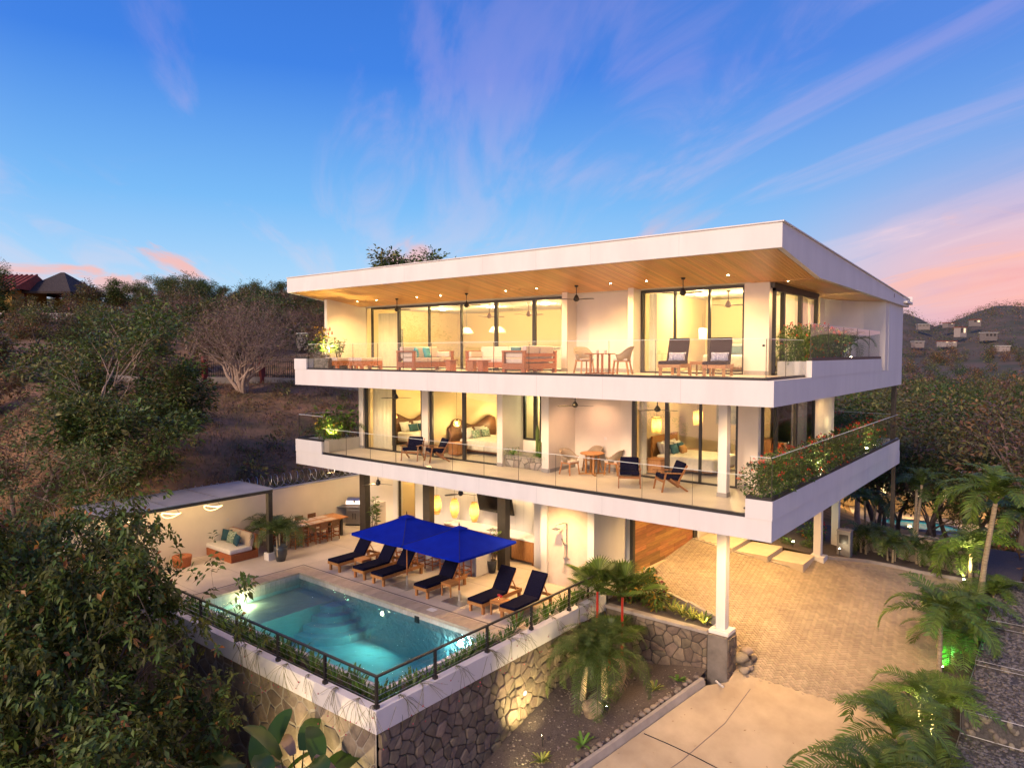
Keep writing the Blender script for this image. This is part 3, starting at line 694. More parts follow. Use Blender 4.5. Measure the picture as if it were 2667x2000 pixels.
# ground floor
for x in (-24.39, -20.39, -16.43): vbox('post', (x - .19, 19.82, 0), (x + .19, 20.1, 3.34), M['bronze'])
vbox('pilaster', (-14.57, 19.75, 0), (-14.30, 20.1, 3.34), M['white']); vbox('shower_wall', (-14.30, 19.85, 0), (-12.62, 20.1, 3.34), M['shower'])
vbox('pilaster', (-12.62, 19.75, -.4), (-12.36, 20.1, 3.34), M['white'])
vbox('grey_wall', (-14.0, 22.0, -.3), (-12.22, 22.2, 3.34), M['gcon'])
vbox('wall', (-14.5, 20.1, 0), (-14.3, 27, 3.34), M['white']); vbox('wall', (-12.56, 20.1, -.2), (-12.4, 22.0, 3.34), M['white'])
vbox('back_wall', (-21.0, 21.95, 0), (-15.80, 22.15, 3.34), M['white']); vbox('wall', (-15.80, 21.0, 0), (-14.5, 22.15, 3.34), M['white'])
vbox('wall', (-26.95, 22.2, 0), (-24.95, 22.4, 3.34), M['cream']); vbox('pilaster', (-24.95, 22.1, 0), (-24.62, 22.4, 3.34), M['white']); vbox('wall', (-23.45, 22.1, 0), (-21.0, 22.4, 3.34), M['white'])
vbox('plinth', (-26.2, 21.6, 0), (-25.6, 22.2, 1.0), M['cream'])
cm = MB()
for i in range(12): cm.box((-20.9 + .43 * i, 21.943, .98), (-20.893 + .43 * i, 21.951, 3.3))
vpart(cm, 'panel_joint', seam)
# columns on the forecourt
vbox('column', (-8.06, 19.62, -.02), (-7.78, 19.9, 3.34), M['white']); vbox('column_base', (-8.22, 19.46, -.12), (-7.62, 20.04, .0), M['white'], bevel=.02)
vbox('column', (-8.06, 29.45, -.1), (-7.78, 29.73, 3.34), M['white']); vbox('column_base', (-8.2, 29.33, -.4), (-7.62, 29.9, -.06), M['white'], bevel=.02)
vbox('column', (-8.06, 32.1, -.8), (-7.78, 32.38, 3.34), M['white'])
vbox('tall_post', (-6.05, 33.5, -5), (-5.9, 33.65, 3.34), M['bronze'])
# garage
gd = vempty('garage_door')
vbox('frame', (-12.24, 21.95, -.25), (-12.12, 22.13, 3.34), M['black'], gd); vbox('frame', (-12.24, 27.06, -.25), (-12.10, 27.4, 3.34), M['black'], gd); vbox('frame', (-12.24, 22.13, 3.1), (-12.12, 27.06, 3.34), M['black'], gd)
vbox('threshold', (-12.22, 22.13, -.2), (-12.05, 27.06, .17), mat('garage_threshold', (.56, .44, .28), .7), gd)
h = .145; r2 = random.Random(3)
for i in range(21):
    y0 = 22.14
    while y0 < 27.04:
        ln = r2.choice((.9, 1.2, 1.6, 2.0)); y1 = min(27.05, y0 + ln)
        if 27.05 - y1 < .4: y1 = 27.05
        vbox('plank', (-12.2, y0 + .003, .18 + i * h), (-12.155 + r2.uniform(-.006, .008), y1 - .003, .18 + (i + 1) * h - .006), M['gplank'], gd); y0 = y1
vbox('wall', (-12.6, 27.42, -.1), (-12.1, 27.6, 3.34), M['white']); vbox('wall', (-12.6, 27.6, -.1), (-12.4, 33.5, 3.34), M['cream'])
# ---- glazing
fr = M['black']
def glazing(pts, axis, f, z0, z1, fw=.07, fd=.1, heavy=(), cols=None, name='window'):
    """sliding doors: one thing-part per bay group: frame plus a pane for each bay"""
    w = vempty(name)
    mb = MB()
    for i, p in enumerate(pts):
        k = fw * (2.0 if i in heavy else 1.0)
        a, b = p - k / 2, p + k / 2
        if i == 0: a, b = p, p + k
        if i == len(pts) - 1: a, b = p - k, p
        if axis == 'x': mb.box((a, f - fd / 2, z0), (b, f + fd / 2, z1))
        else: mb.box((f - fd / 2, a, z0), (f + fd / 2, b, z1))
    a, b = pts[0], pts[-1]
    if axis == 'x': mb.box((a, f - fd / 2 - .002, z0), (b, f + fd / 2 + .002, z0 + .06)); mb.box((a, f - fd / 2 - .002, z1 - .09), (b, f + fd / 2 + .002, z1))
    else: mb.box((f - fd / 2 - .002, a, z0), (f + fd / 2 + .002, b, z0 + .06)); mb.box((f - fd / 2 - .002, a, z1 - .09), (f + fd / 2 + .002, b, z1))
    vpart(mb, 'frame', fr, w)
    for a, b in zip(pts, pts[1:]):
        if axis == 'x': q = [(a + .03, f, z0 + .05), (b - .03, f, z0 + .05), (b - .03, f, z1 - .08), (a + .03, f, z1 - .08)]
        else: q = [(f, a + .03, z0 + .05), (f, b - .03, z0 + .05), (f, b - .03, z1 - .08), (f, a + .03, z1 - .08)]
        vpart(MB().face(q), 'pane', M['glass'], w)
    return w
glazing([-25.35, -23.5, -21.6, -19.72, -17.86, -15.98, -14.36], 'x', 21.25, 7.42, 10.16, heavy=(1, 4, 5))
glazing([-11.47, -10.24, -9.06, -7.92], 'x', 21.25, 7.42, 10.18, heavy=())
glazing([21.4, 22.25, 24.0, 25.82], 'y', -7.12, 7.42, 10.04, heavy=(1, 2), fd=.12)
glazing([-24.33, -22.45, -20.65], 'x', 19.98, 3.9, 6.74, heavy=(0, 1, 2)); glazing([-20.28, -18.42, -16.66], 'x', 19.98, 3.9, 6.74, heavy=(0, 1))
glazing([-16.4, -16.35, -15.85, -15.55], 'x', 21.15, 4.80, 6.74, heavy=(2,)); glazing([-11.74, -10.45, -9.3, -8.06], 'x', 21.2, 3.9, 6.74, heavy=(0, 1))
glazing([21.4, 22.7, 24.7, 26.85], 'y', -7.42, 3.9, 6.74, heavy=(1, 2)); glazing([-24.62, -23.45], 'x', 22.2, 0, 3.34)
vpart(MB().tube([(-24.5, 22.12, 1.0), (-24.42, 22.08, 1.05), (-24.42, 22.08, 1.3), (-24.5, 22.12, 1.35)], .015, 6), 'door_handle', M['black'])
# rooms behind the glass (shells with floor, walls, ceiling)
def room(x0, x1, y0, y1, z0, z1, left=1, right=1, back=1, m=M['room']):
    mb = MB()
    if left: mb.box((x0 - .08, y0, z0), (x0, y1, z1))
    if right: mb.box((x1, y0, z0), (x1 + .08, y1, z1))
    if back: mb.box((x0, y1, z0), (x1, y1 + .1, z1))
    w = vpart(mb, 'room_walls', m)
    vbox('room_floor', (x0, y0 - .05, z0 + .0), (x1, y1, z0 + .02), M['floor']); vbox('room_ceiling', (x0, y0, z1), (x1, y1, z1 + .03), M['white'])
room(-25.8, -14.2, 21.35, 27.5, 7.41, 10.17); room(-11.47, -7.2, 21.42, 26.5, 7.41, 10.17, right=0)
room(-24.3, -20.5, 20.1, 25.0, 3.9, 6.72); room(-20.35, -16.5, 20.1, 25.0, 3.9, 6.72); room(-11.8, -7.5, 21.35, 26.9, 3.9, 6.72, right=0)
room(-16.45, -15.0, 21.4, 23, 3.95, 6.72, m=M['lf_olive'] if False else M['cream']); room(-24.7, -23.3, 22.4, 25, 0, 3.3)
# bright ceiling lamps of the rooms
cl_disc = MB().lathe([(0, -.02), (.14, -.02), (.16, 0)], 16).mesh('ceiling_lamp', M['lit'])
def roomlamp(x, y, z, e, col=(1, .66, .22)):
    obj('ceiling_lamp', cl_disc, villa, Vector((x, y, z)) - VO); vlamp('POINT', (x, y, z - .3), e, color=col, size=.14)
for x in (-23.5, -20.5, -17.5, -15.2): roomlamp(x, 24.0, 10.15, 92, (1, .70, .26))
for x in (-10.4, -8.7): roomlamp(x, 23.6, 10.15, 120, (1, .72, .27))
roomlamp(-22.3, 22.8, 6.7, 62); roomlamp(-18.3, 22.8, 6.7, 62); roomlamp(-9.4, 23.6, 6.7, 80); roomlamp(-15.7, 22.2, 6.7, 22, (.8, .8, .4)); roomlamp(-24, 23.7, 3.3, 60)
# downlights under the slabs
for x in (-22.4, -19.2, -15.6, -12.9, -10.2, -7.2): downlight(x, 18.8, 6.735, 85)
downlight(-13.2, 20.6, 6.735, 60, col=(1, .55, .32)); downlight(-6.75, 23.5, 6.735, 45); downlight(-6.75, 27.8, 6.735, 45)
for x in (-25.4, -22.4, -19.4, -16.2): downlight(x, 18.9, 3.335, 78)
for x in (-25.5, -22.4, -20.0, -18.0, -16.4): downlight(x, 21.2, 3.335, 82, col=(1, .68, .32))
for x, y in ((-13.5, 18.6), (-10.2, 22.4), (-10.2, 25.6), (-7.2, 22.6), (-7.2, 26.2), (-10.4, 28.6), (-7.0, 18.6)): downlight(x, y, 3.335, 345, col=(1, .58, .20))
# curtains
def curtain(x0, x1, y, z0, z1, axis='x', amp=.05):
    n = max(6, int(abs(x1 - x0) * 22)); v = []
    for i in range(n + 1):
        p = x0 + (x1 - x0) * i / n; w = amp * math.sin(i * 1.3) + amp * .4 * math.sin(i * .37)
        for z in (z0, z1): v.append((p, y + w, z) if axis == 'x' else (y + w, p, z))
    mb = MB()._add(v, [(2 * i, 2 * i + 2, 2 * i + 3, 2 * i + 1) for i in range(n)]); return vpart(mb, 'curtain', M['curtain'], smooth=True)
curtain(-25.2, -23.7, 21.5, 7.45, 9.9); curtain(-15.0, -14.4, 21.6, 7.45, 10.1); curtain(-24.2, -22.9, 20.3, 3.95, 6.7); curtain(-11.35, -11.1, 21.6, 7.45, 10.1)
curtain(24.2, 25.7, -7.35, 7.45, 9.98, 'y'); curtain(25.0, 26.7, -7.65, 3.95, 6.7, 'y'); curtain(-11.66, -11.4, 21.5, 3.95, 6.7)
# planter boxes built into the terraces
pb = M['mortarp']
vbox('planter', (-25.84, 18.05, 3.9), (-24.55, 19.85, 4.40), M['gcon']); vbox('planter', (-25.88, 18.0, 7.42), (-24.3, 19.0, 7.87), mat('dark_planter', (.16, .14, .11), .8, var=.4, vscale=3))
vbox('planter', (-6.80, 20.85, 7.42), (-5.98, 29.9, 7.85), M['gcon'])
# door leaf seen through the rear
vbox('light_switch', (-13.0 - .04, 21.49, 5.0), (-12.96, 21.5, 5.1), M['white'])
# ------------------------------------------------------------------ pool terrace
dk = MB()
# deck pieces around the pool (pool void X -22.1..-12.85, Y 11.1..15.0)
dk.box((-27.0, 15.58, -.3), (-11.95, 22.2, 0)); dk.box((-27.0, 9.95, -.3), (-22.75, 15.58, 0)); dk.box((-14.6, 20, -.3), (-12.5, 22, -.02))
deck = tag(dk.build('pool_deck', M['deck']), 'pale sandy textured pool deck of the villa terrace', None, None, 'structure')
jm = mat('deck_joint', (.34, .29, .24), .9)
mb = MB()
for x in (-25.2, -22.75, -20.2, -17.6, -15.0, -12.6): mb.box((x - .006, 15.6, -.01), (x + .006, 22, .0025))
for y in (18.2, 20.6): mb.box((-27, y - .006, -.01), (-12, y + .006, .0026))
for y in (13.6, 11.6): mb.box((-27, y - .006, -.01), (-22.8, y + .006, .0026))
mb.build('joint', jm, deck)
mb = MB(); mb.box((-22.79, 15.66, -.01), (-12.0, 15.72, .003)); mb.box((-22.87, 9.95, -.01), (-22.81, 15.72, .0035)); mb.build('drain_slot', mat('slot', (.18, .15, .13), .9, var=.3, vscale=60), deck)
MB().box((-15.75, 15.28, .022), (-15.45, 15.52, .026)).build('skimmer_lid', M['whitec'], deck)
# coping tiles
ct = MB().box((.004, 0, -.06), (.30 - .004, .575, .02)).mesh('coping_tile', M['coping'])
for i in range(33):
    if -22.1 + .3 * i < -12.2: o = obj('coping_tile', ct, deck, (-22.1 + .3 * i, 15.0, 0))
for i in range(18): o = obj('coping_tile', ct, deck, (-22.1, 15.58 - .3 * i - .3, 0)); o.rotation_euler = (0, 0, R(90))
MB().box((-22.70, 15.0, -.06), (-22.10, 15.578, .019)).build('coping_tile', M['coping'], deck)
# pool shell
pool = thing('swimming_pool', 'rectangular turquoise swimming pool lit from inside, with shallow ledge and corner steps', 'swimming pool', (-17.5, 13, 0))
def ppart(mb, name, m, **k):
    o = mb.build(name, m, pool, **k); o.location = (17.5, -13, 0); return o
px0, px1, py0, py1, pz = -22.1, -12.95, 11.15, 15.0, -1.55
mb = MB(); mb.box((px0, py0, pz - .2), (px1, py1, pz)); mb.box((px0 - .1, py0, pz), (px0, py1, -.05)); mb.box((px1, py0, pz), (px1 + .05, py1, -.07)); mb.box((px0, py1, pz), (px1, py1 + .1, -.065)); mb.box((px0, py0 - .05, pz), (px1, py0, -.08))
ppart(mb, 'pool_basin', M['plaster'])
mb = MB(); mb.box((px0 + .001, py0 + .001, pz), (-20.1, py1 - .001, -.55)); ppart(mb, 'sun_shelf', M['ledge'])
for i, r in enumerate((.55, .9, 1.25, 1.6)):
    pl = [(-20.1, py1)] + [(-20.1 + r * math.sin(w), py1 - r * math.cos(w)) for w in [math.pi / 2 * k / 10 for k in range(11)]]
    ppart(MB().prism(pl, pz, -.62 - .22 * i), 'step', M['plaster'])
# waterline tiles
wt = MB().box((.003, -.012, -.42), (.197, .0, -.062)).mesh('waterline_tile', M['pooltile'])
for i in range(46): o = obj('waterline_tile', wt, pool, (px0 + .2 * i + 17.5, py1 - 13, 0))
wt2 = MB().box((0, -.197, -.42), (.012, -.003, -.062)).mesh('waterline_tile', M['pooltile'])
for i in range(19): obj('waterline_tile', wt2, pool, (px0 + 17.5, py1 - .2 * i - 13, 0))
mb = MB(); mb.box((-15.95, py1 - .03, -.33), (-15.75, py1 - .013, -.12)); ppart(mb, 'skimmer_mouth', M['black'])
# white inner kerb of the pool
mb = MB(); mb.box((px1 + .05, py0 - .15, -.3), (px1 + .17, 15.55, -.02)); mb.box((px0 - .1, py0 - .17, -.3), (px1 + .17, py0 - .05, -.02)); ppart(mb, 'inner_kerb', M['white'])
# pool lamps
for (x, y, ax_) in ((px0 + .015, 12.72, 'x'), (-17.5, py1 - .03, 'y'), (px0 + .015, 14.3, None)):
    if ax_ is None: continue
    z = -.36 if ax_ == 'x' else -.42
    d = MB().lathe([(0, 0), (.045, 0), (.055, -.015)], 14)
    o = ppart(d, 'pool_lamp', M['lit']); o.location = (x + 17.5, y - 13, z)
    o.rotation_euler = (0, R(90), 0) if ax_ == 'x' else (R(90), 0, 0)
    lamp('SPOT' if ax_ == 'y' else 'POINT', 'lamp', pool, (x + 17.5 + (.3 if ax_ == 'x' else 0), y - 13 - (.12 if ax_ == 'y' else 0), z - .03), 20 if ax_ == 'x' else 60, (1, .85, .42) if ax_ == 'x' else (.75, 1, .72), .08, 170, .6, (0, -1, -.35))
lamp('POINT', 'lamp', pool, (-14.3 + 17.5, 14.7 - 13, -.7), 14, (.6, .95, .95), .08)
for x in (-20.6, -18.4, -15.2): lamp('POINT', 'lamp', pool, (x + 17.5, 11.3 - 13, -.45), 26, (.8, 1, .85), .08)
# water surface
wm = bpy.data.materials.new('pool_water'); wm.use_nodes = True; t = wm.node_tree; t.nodes.clear()
o_ = t.nodes.new('ShaderNodeOutputMaterial'); tr = t.nodes.new('ShaderNodeBsdfTransparent'); tr.inputs[0].default_value = (.93, .98, .98, 1)
va = t.nodes.new('ShaderNodeVolumeAbsorption'); va.inputs[0].default_value = (.08, .70, .82, 1); va.inputs[1].default_value = .44
gls = t.nodes.new('ShaderNodeBsdfGlossy'); gls.inputs['Roughness'].default_value = .03; fr_ = t.nodes.new('ShaderNodeFresnel'); fr_.inputs[0].default_value = 1.33
ms = t.nodes.new('ShaderNodeMixShader'); bp = t.nodes.new('ShaderNodeBump'); bp.inputs['Strength'].default_value = .9; bp.inputs['Distance'].default_value = .05
n1 = t.nodes.new('ShaderNodeTexNoise'); n1.inputs['Scale'].default_value = 4.2; n1.inputs['Detail'].default_value = 4; n1.inputs['Distortion'].default_value = .6
tcw = t.nodes.new('ShaderNodeTexCoord'); t.links.new(tcw.outputs['Object'], n1.inputs['Vector']); t.links.new(n1.outputs[0], bp.inputs['Height'])
t.links.new(bp.outputs[0], gls.inputs['Normal']); t.links.new(bp.outputs[0], fr_.inputs['Normal'])
t.links.new(fr_.outputs[0], ms.inputs[0]); t.links.new(tr.outputs[0], ms.inputs[1]); t.links.new(gls.outputs[0], ms.inputs[2]); t.links.new(ms.outputs[0], o_.inputs[0]); t.links.new(va.outputs[0], o_.inputs['Volume'])
mb = MB(); mb.box((px0 + .002, py0 + .002, -1.65), (px1 - .002, py1 - .014, -.20))
tag(mb.build('pool_water', wm), 'rippled turquoise pool water', None, None, 'structure')

# ---- parapet, planting trough and stone retaining wall
rw = thing('retaining_wall', 'stone retaining wall with white band under the pool terrace', 'wall', (-11.7, 9.83, -2))
RO = Vector((-11.7, 9.83, -2))
def rpart(mb, name, m, par=None, **k):
    o = mb.build(name, m, par or rw, **k); o.location = -RO if par is None else (0, 0, 0); return o
mb = MB(); mb.box((-11.93, 9.83, -.25), (-11.70, 19.58, .28)); mb.box((-23.6, 9.83, -.25), (-11.93, 10.05, .28)); mb.box((-11.93, 19.45, -.3), (-11.70, 19.58, .06 + .2))
rpart(mb, 'white_band', M['white2'], bevel=.01)
mb = MB(); mb.box((-12.85, 10.05, -.5), (-11.93, 15.5, -.02 - .10)); mb.box((-12.3, 15.5, -.5), (-11.93, 19.6, .02)); mb.box((-23.4, 10.05, -.5), (-12.85, 10.95, -.12)); rpart(mb, 'trough_soil', M['soil'])
mb = MB(); mb.box((-12.0, 10.1, -6), (-11.80, 19.4, -.25)); mb.box((-30, 9.95, -6), (-11.82, 10.2, -.25))
mb.box((-12, 9.95, -6), (-11.82, 10.1, -.25)); rpart(mb, 'mortar_bed', M['mortar'])
# irregular stones: cells of a jittered point set, clipped, proud of the mortar
def clip(poly, a, b, c):
    out = []
    for i in range(len(poly)):
        p, q = poly[i], poly[(i + 1) % len(poly)]
        dp, dq = a * p[0] + b * p[1] - c, a * q[0] + b * q[1] - c
        if dp <= 0: out.append(p)
        if dp * dq < 0:
            w = dp / (dp - dq); out.append((p[0] + (q[0] - p[0]) * w, p[1] + (q[1] - p[1]) * w))
    return out
def cells(u0, u1, v0, v1, s, seed, aniso=1.0):
    r = random.Random(seed); pts = []
    nu, nv = int((u1 - u0) / s) + 1, int((v1 - v0) / (s * aniso)) + 1
    for j in range(nv):
        for i in range(nu): pts.append((u0 + (i + .5 + r.uniform(-.49, .49) + (.5 if j % 2 else 0)) * s, v0 + (j + .5 + r.uniform(-.48, .48)) * s * aniso))
    res = []
    for i, p in enumerate(pts):
        poly = [(u0, v0), (u1, v0), (u1, v1), (u0, v1)]
        for k, q in enumerate(pts):
            if k == i or abs(q[0] - p[0]) > 3 * s or abs(q[1] - p[1]) > 3 * s: continue
            a, b = q[0] - p[0], q[1] - p[1]; c = (q[0] ** 2 + q[1] ** 2 - p[0] ** 2 - p[1] ** 2) / 2
            poly = clip(poly, a, b, c)
            if not poly: break
        if len(poly) >= 3: res.append(poly)
    return res
def stone_mesh(poly, gap, proud, r, fr):
    """fr maps (u, v, depth) to world"""
    cx = sum(p[0] for p in poly) / len(poly); cy_ = sum(p[1] for p in poly) / len(poly)
    P2 = []
    n = len(poly)
    for i in range(n):      # split corners so that outlines are rounded
        p, q = poly[i], poly[(i + 1) % n]
        for w in (.12, .88): P2.append((p[0] + (q[0] - p[0]) * w, p[1] + (q[1] - p[1]) * w))
    def sh(p, g):
        dx_, dy_ = p[0] - cx, p[1] - cy_; l = math.hypot(dx_, dy_) + 1e-6; k = max(.2, (l - g) / l); return (cx + dx_ * k, cy_ + dy_ * k)
    n = len(P2); o1 = [sh(p, gap) for p in P2]; o2 = [sh(p, gap * 1.9 + .012) for p in P2]
    vs = [fr(p[0], p[1], -.05) for p in o1] + [fr(p[0], p[1], proud * .55) for p in o1] + [fr(p[0], p[1], proud + r.uniform(-.008, .008)) for p in o2] + [fr(cx, cy_, proud + r.uniform(0, .015))]
    fs = [(i, (i + 1) % n, n + (i + 1) % n, n + i) for i in range(n)] + [(n + i, n + (i + 1) % n, 2 * n + (i + 1) % n, 2 * n + i) for i in range(n)] + [(2 * n + i, 2 * n + (i + 1) % n, 3 * n) for i in range(n)]
    return MB()._add(vs, fs)
r3 = random.Random(11)
SL = []
frR = lambda u, v, d: (-11.80 + d, u, v)
for poly in cells(9.98, 19.4, -3.95, -.25, .285, 5):
    cx = sum(p[0] for p in poly) / len(poly); cz = sum(p[1] for p in poly) / len(poly)
    if cz < HS(-11.8, cx) - .35: continue
    SL.append(((-11.8, cx, cz), stone_mesh(poly, .011, r3.uniform(.03, .085), r3, frR), M['stone']))
frF = lambda u, v, d: (u, 9.95 - d, v)
rpart(MB().box((-22.5, 9.935, -5.2), (-11.83, 9.949, -.25)), 'mortar_face', M['mortarp'])
for poly in cells(-22.4, -11.86, -4.6, -.27, .50, 8):
    cx = sum(p[0] for p in poly) / len(poly)
    SL.append(((cx, 9.95, sum(p[1] for p in poly) / len(poly)), stone_mesh(poly, .014, r3.uniform(.018, .035), r3, frF), M['stonef']))
SL.sort(key=lambda q: (Vector(q[0]) - Vector((0, 0, 8.1))).length + max(0, -14.6 - q[0][0]) * 6 + max(0, -2.9 - q[0][2]) * 8)
for c_, m_, mt_ in SL[:300]: rpart(m_, 'stone', mt_)
M['stone2'] = mat('field_stone_rest', (.24, .185, .13), .85, col2=(.15, .12, .09), vscale=5, island=.3, bump=.5, bscale=14); rs_ = MB()
for c_, m_, mt_ in SL[300:]: rs_._add(m_.v, m_.f)
tag(rpart(rs_, 'stones', M['stone2']), kind='stuff')
wlm = MB().lathe([(0, .0), (.07, .0), (.08, -.03)], 12).build('wall_lamp', M['whitec'], rw); wlm.location = Vector((-11.72, 15.19, -1.38)) - RO; wlm.rotation_euler = (0, R(90), 0)
# second stone wall with the pier under the white column
w2 = thing('stone_wall', 'dark stone garden wall with concrete cap ending in the column pier', 'wall', (-9.7, 19.4, -1.5))
WO = Vector((-9.7, 19.4, -1.5))
def w2p(mb, name, m, **k):
    o = mb.build(name, m, w2, **k); o.location = -WO; return o
w2p(MB().box((-11.7, 19.44, -3), (-8.2, 19.62, -.16)), 'mortar_bed', M['mortar']); w2p(MB().box((-11.7, 19.38, -.16), (-8.22, 19.64, -.06)), 'cap', M['curb'], bevel=.012)
w2p(MB().box((-8.22, 19.40, -3), (-7.62, 20.08, -.125)), 'pier', mat('pier_render', (.16, .14, .12), .9, var=.25, vscale=2, bump=.3, bscale=30), bevel=.02)
fr2 = lambda u, v, d: (u, 19.44 - d, v)
for poly in cells(-11.65, -8.24, -1.75, -.17, .30, 21): w2p(stone_mesh(poly, .014, r3.uniform(.025, .05), r3, fr2), 'stone', M['stone'])
fr3 = lambda u, v, d: (-7.62 + d, u, v)
for poly in cells(19.42, 20.06, -1.5, -.2, .24, 22): w2p(stone_mesh(poly, .012, .03, r3, fr3), 'stone', M['stone'])
MB().tube([(-7.9, 19.3, -1.42), (-7.55, 18.95, -1.35)], .03, 8).build('drain_pipe', M['white2'], w2).location = -WO
# ---- railing
rl = thing('pool_railing', 'black metal railing with cables round the corner of the pool terrace', 'railing', (-11.78, 9.93, .28))
LO = Vector((-11.78, 9.93, .28))
def lp(mb, name, m=M['black'], **k):
    o = mb.build(name, m, rl, **k); o.location = -LO; return o
PY = (11.74, 13.65, 15.56, 17.46, 19.40); PX = (-13.65, -15.6, -17.55, -19.5, -21.45)
posts = [(-11.80, 9.93)] + [(-11.80, y) for y in PY] + [(x, 9.93) for x in PX]
for (x, y) in posts:
    mb = MB(); mb.box((x - .03, y - .03, .28), (x + .03, y + .03, .97)); mb.box((x - .05, y - .05, .28), (x + .05, y + .05, .36)); lp(mb, 'post')
lp(MB().box((-11.83, 9.90, .97), (-11.765, 19.44, 1.015)), 'handrail', bevel=.006); lp(MB().box((-21.6, 9.90, .97), (-11.831, 9.965, 1.015)), 'handrail', bevel=.006)
lp(MB().box((-12.4, 19.38, .97), (-11.835, 19.44, 1.01)), 'handrail'); lp(MB().box((-12.4, 19.38, 0), (-12.34, 19.44, .97)), 'post')
for z in (.42, .55, .68, .81):
    lp(MB().tube([(-11.8, 9.93, z), (-11.8, 19.4, z)], .004, 5), 'cable', M['steel']); lp(MB().tube([(-21.5, 9.93, z), (-11.8, 9.93, z)], .004, 5), 'cable', M['steel'])
# ---- boundary wall, coiled wire, pergola
bw = thing('boundary_wall', 'long cream boundary wall behind the dining table and daybed', 'wall', (-27.1, 15, 0))
MB().box((-.15, -6.0, -1), (.1, 10.5, 2.15)).build('wall', M['cream'], bw); MB().box((-.17, -6.0, 2.15), (.12, 10.5, 2.19)).build('cap', M['gcon'], bw)
MB().box((.1, -.1, 1.2), (.105, .02, 1.32)).build('socket_plate', M['whitec'], bw)
pts = []
for i in range(42 * 12):
    w = i / 12 * 2 * math.pi; yy = 11 + 14 * i / (42 * 12); pts.append((-27.3 + .26 * math.cos(w), yy + .05 * math.sin(w * .5), 2.5 + .28 * math.sin(w)))
tag(MB().tube(pts, .011, 4).build('razor_wire', M['steel']), 'coil of wire loops along the top of the boundary wall', 'wire')
pg = thing('pergola', 'flat-roofed pergola with dark frame and grey panels over the daybed', 'pergola', (-25.7, 12, 0))
PO = Vector((-25.7, 12, 0))
def gp(mb, name, m, **k):
    o = mb.build(name, m, pg, **k); o.location = -PO; return o
for y in (15.28, 9.6): gp(MB().box((-24.55, y - .09, .29), (-24.37, y + .09, 2.64)), 'post', M['bronze']); gp(MB().box((-24.62, y - .16, 0), (-24.30, y + .16, .29)), 'pedestal', M['white'])
gp(MB().box((-24.53, 9.3, 2.64), (-24.39, 15.40, 2.76)), 'front_beam', M['bronze']); gp(MB().box((-26.95, 9.3, 2.64), (-26.85, 15.40, 2.76)), 'rear_beam', M['bronze'])
for y in (9.35, 11.3, 13.2, 15.33): gp(MB().box((-26.85, y - .05, 2.64), (-24.53, y + .05, 2.755)), 'rafter', M['bronze'])
rp = mat('grey_roof_panel', (.36, .36, .38), .55, var=.1, vscale=1.5, trans=.12)
for y0, y1 in ((9.25, 11.28), (11.3, 13.18), (13.2, 15.42)): gp(MB().box((-26.98, y0, 2.762), (-24.36, y1, 2.79)), 'roof_panel', rp); gp(MB().box((-26.98, y1 - .01, 2.792), (-24.36, y1 + .03, 2.81)), 'joint_strip', M['dsteel'])
for i in (0, 1, 2):
    ring = thing('ring_pendant', ('large hoop pendant lamp at the open end of the pergola', 'hoop pendant lamp in the middle of the pergola', 'hoop pendant lamp behind the tree foliage under the pergola')[i], 'lamp', (-25.6, 13.6 - 1.6 * i, 2.2), group='hoop lamps under the pergola')
    MB().tube([(.32 * math.cos(a), .32 * math.sin(a), .05 * math.sin(2 * a)) for a in [k * math.pi / 12 for k in range(25)]], .014, 6).build('hoop', M['litw'], ring); MB().tube([(0, .32, 0), (0, 0, .44)], .005, 5).build('cord', M['black'], ring); MB().tube([(0, -.32, 0), (0, 0, .44)], .005, 5).build('cord', M['black'], ring)
    lamp('POINT', 'lamp', ring, (0, 0, -.02), 22, (1, .66, .30), .2)
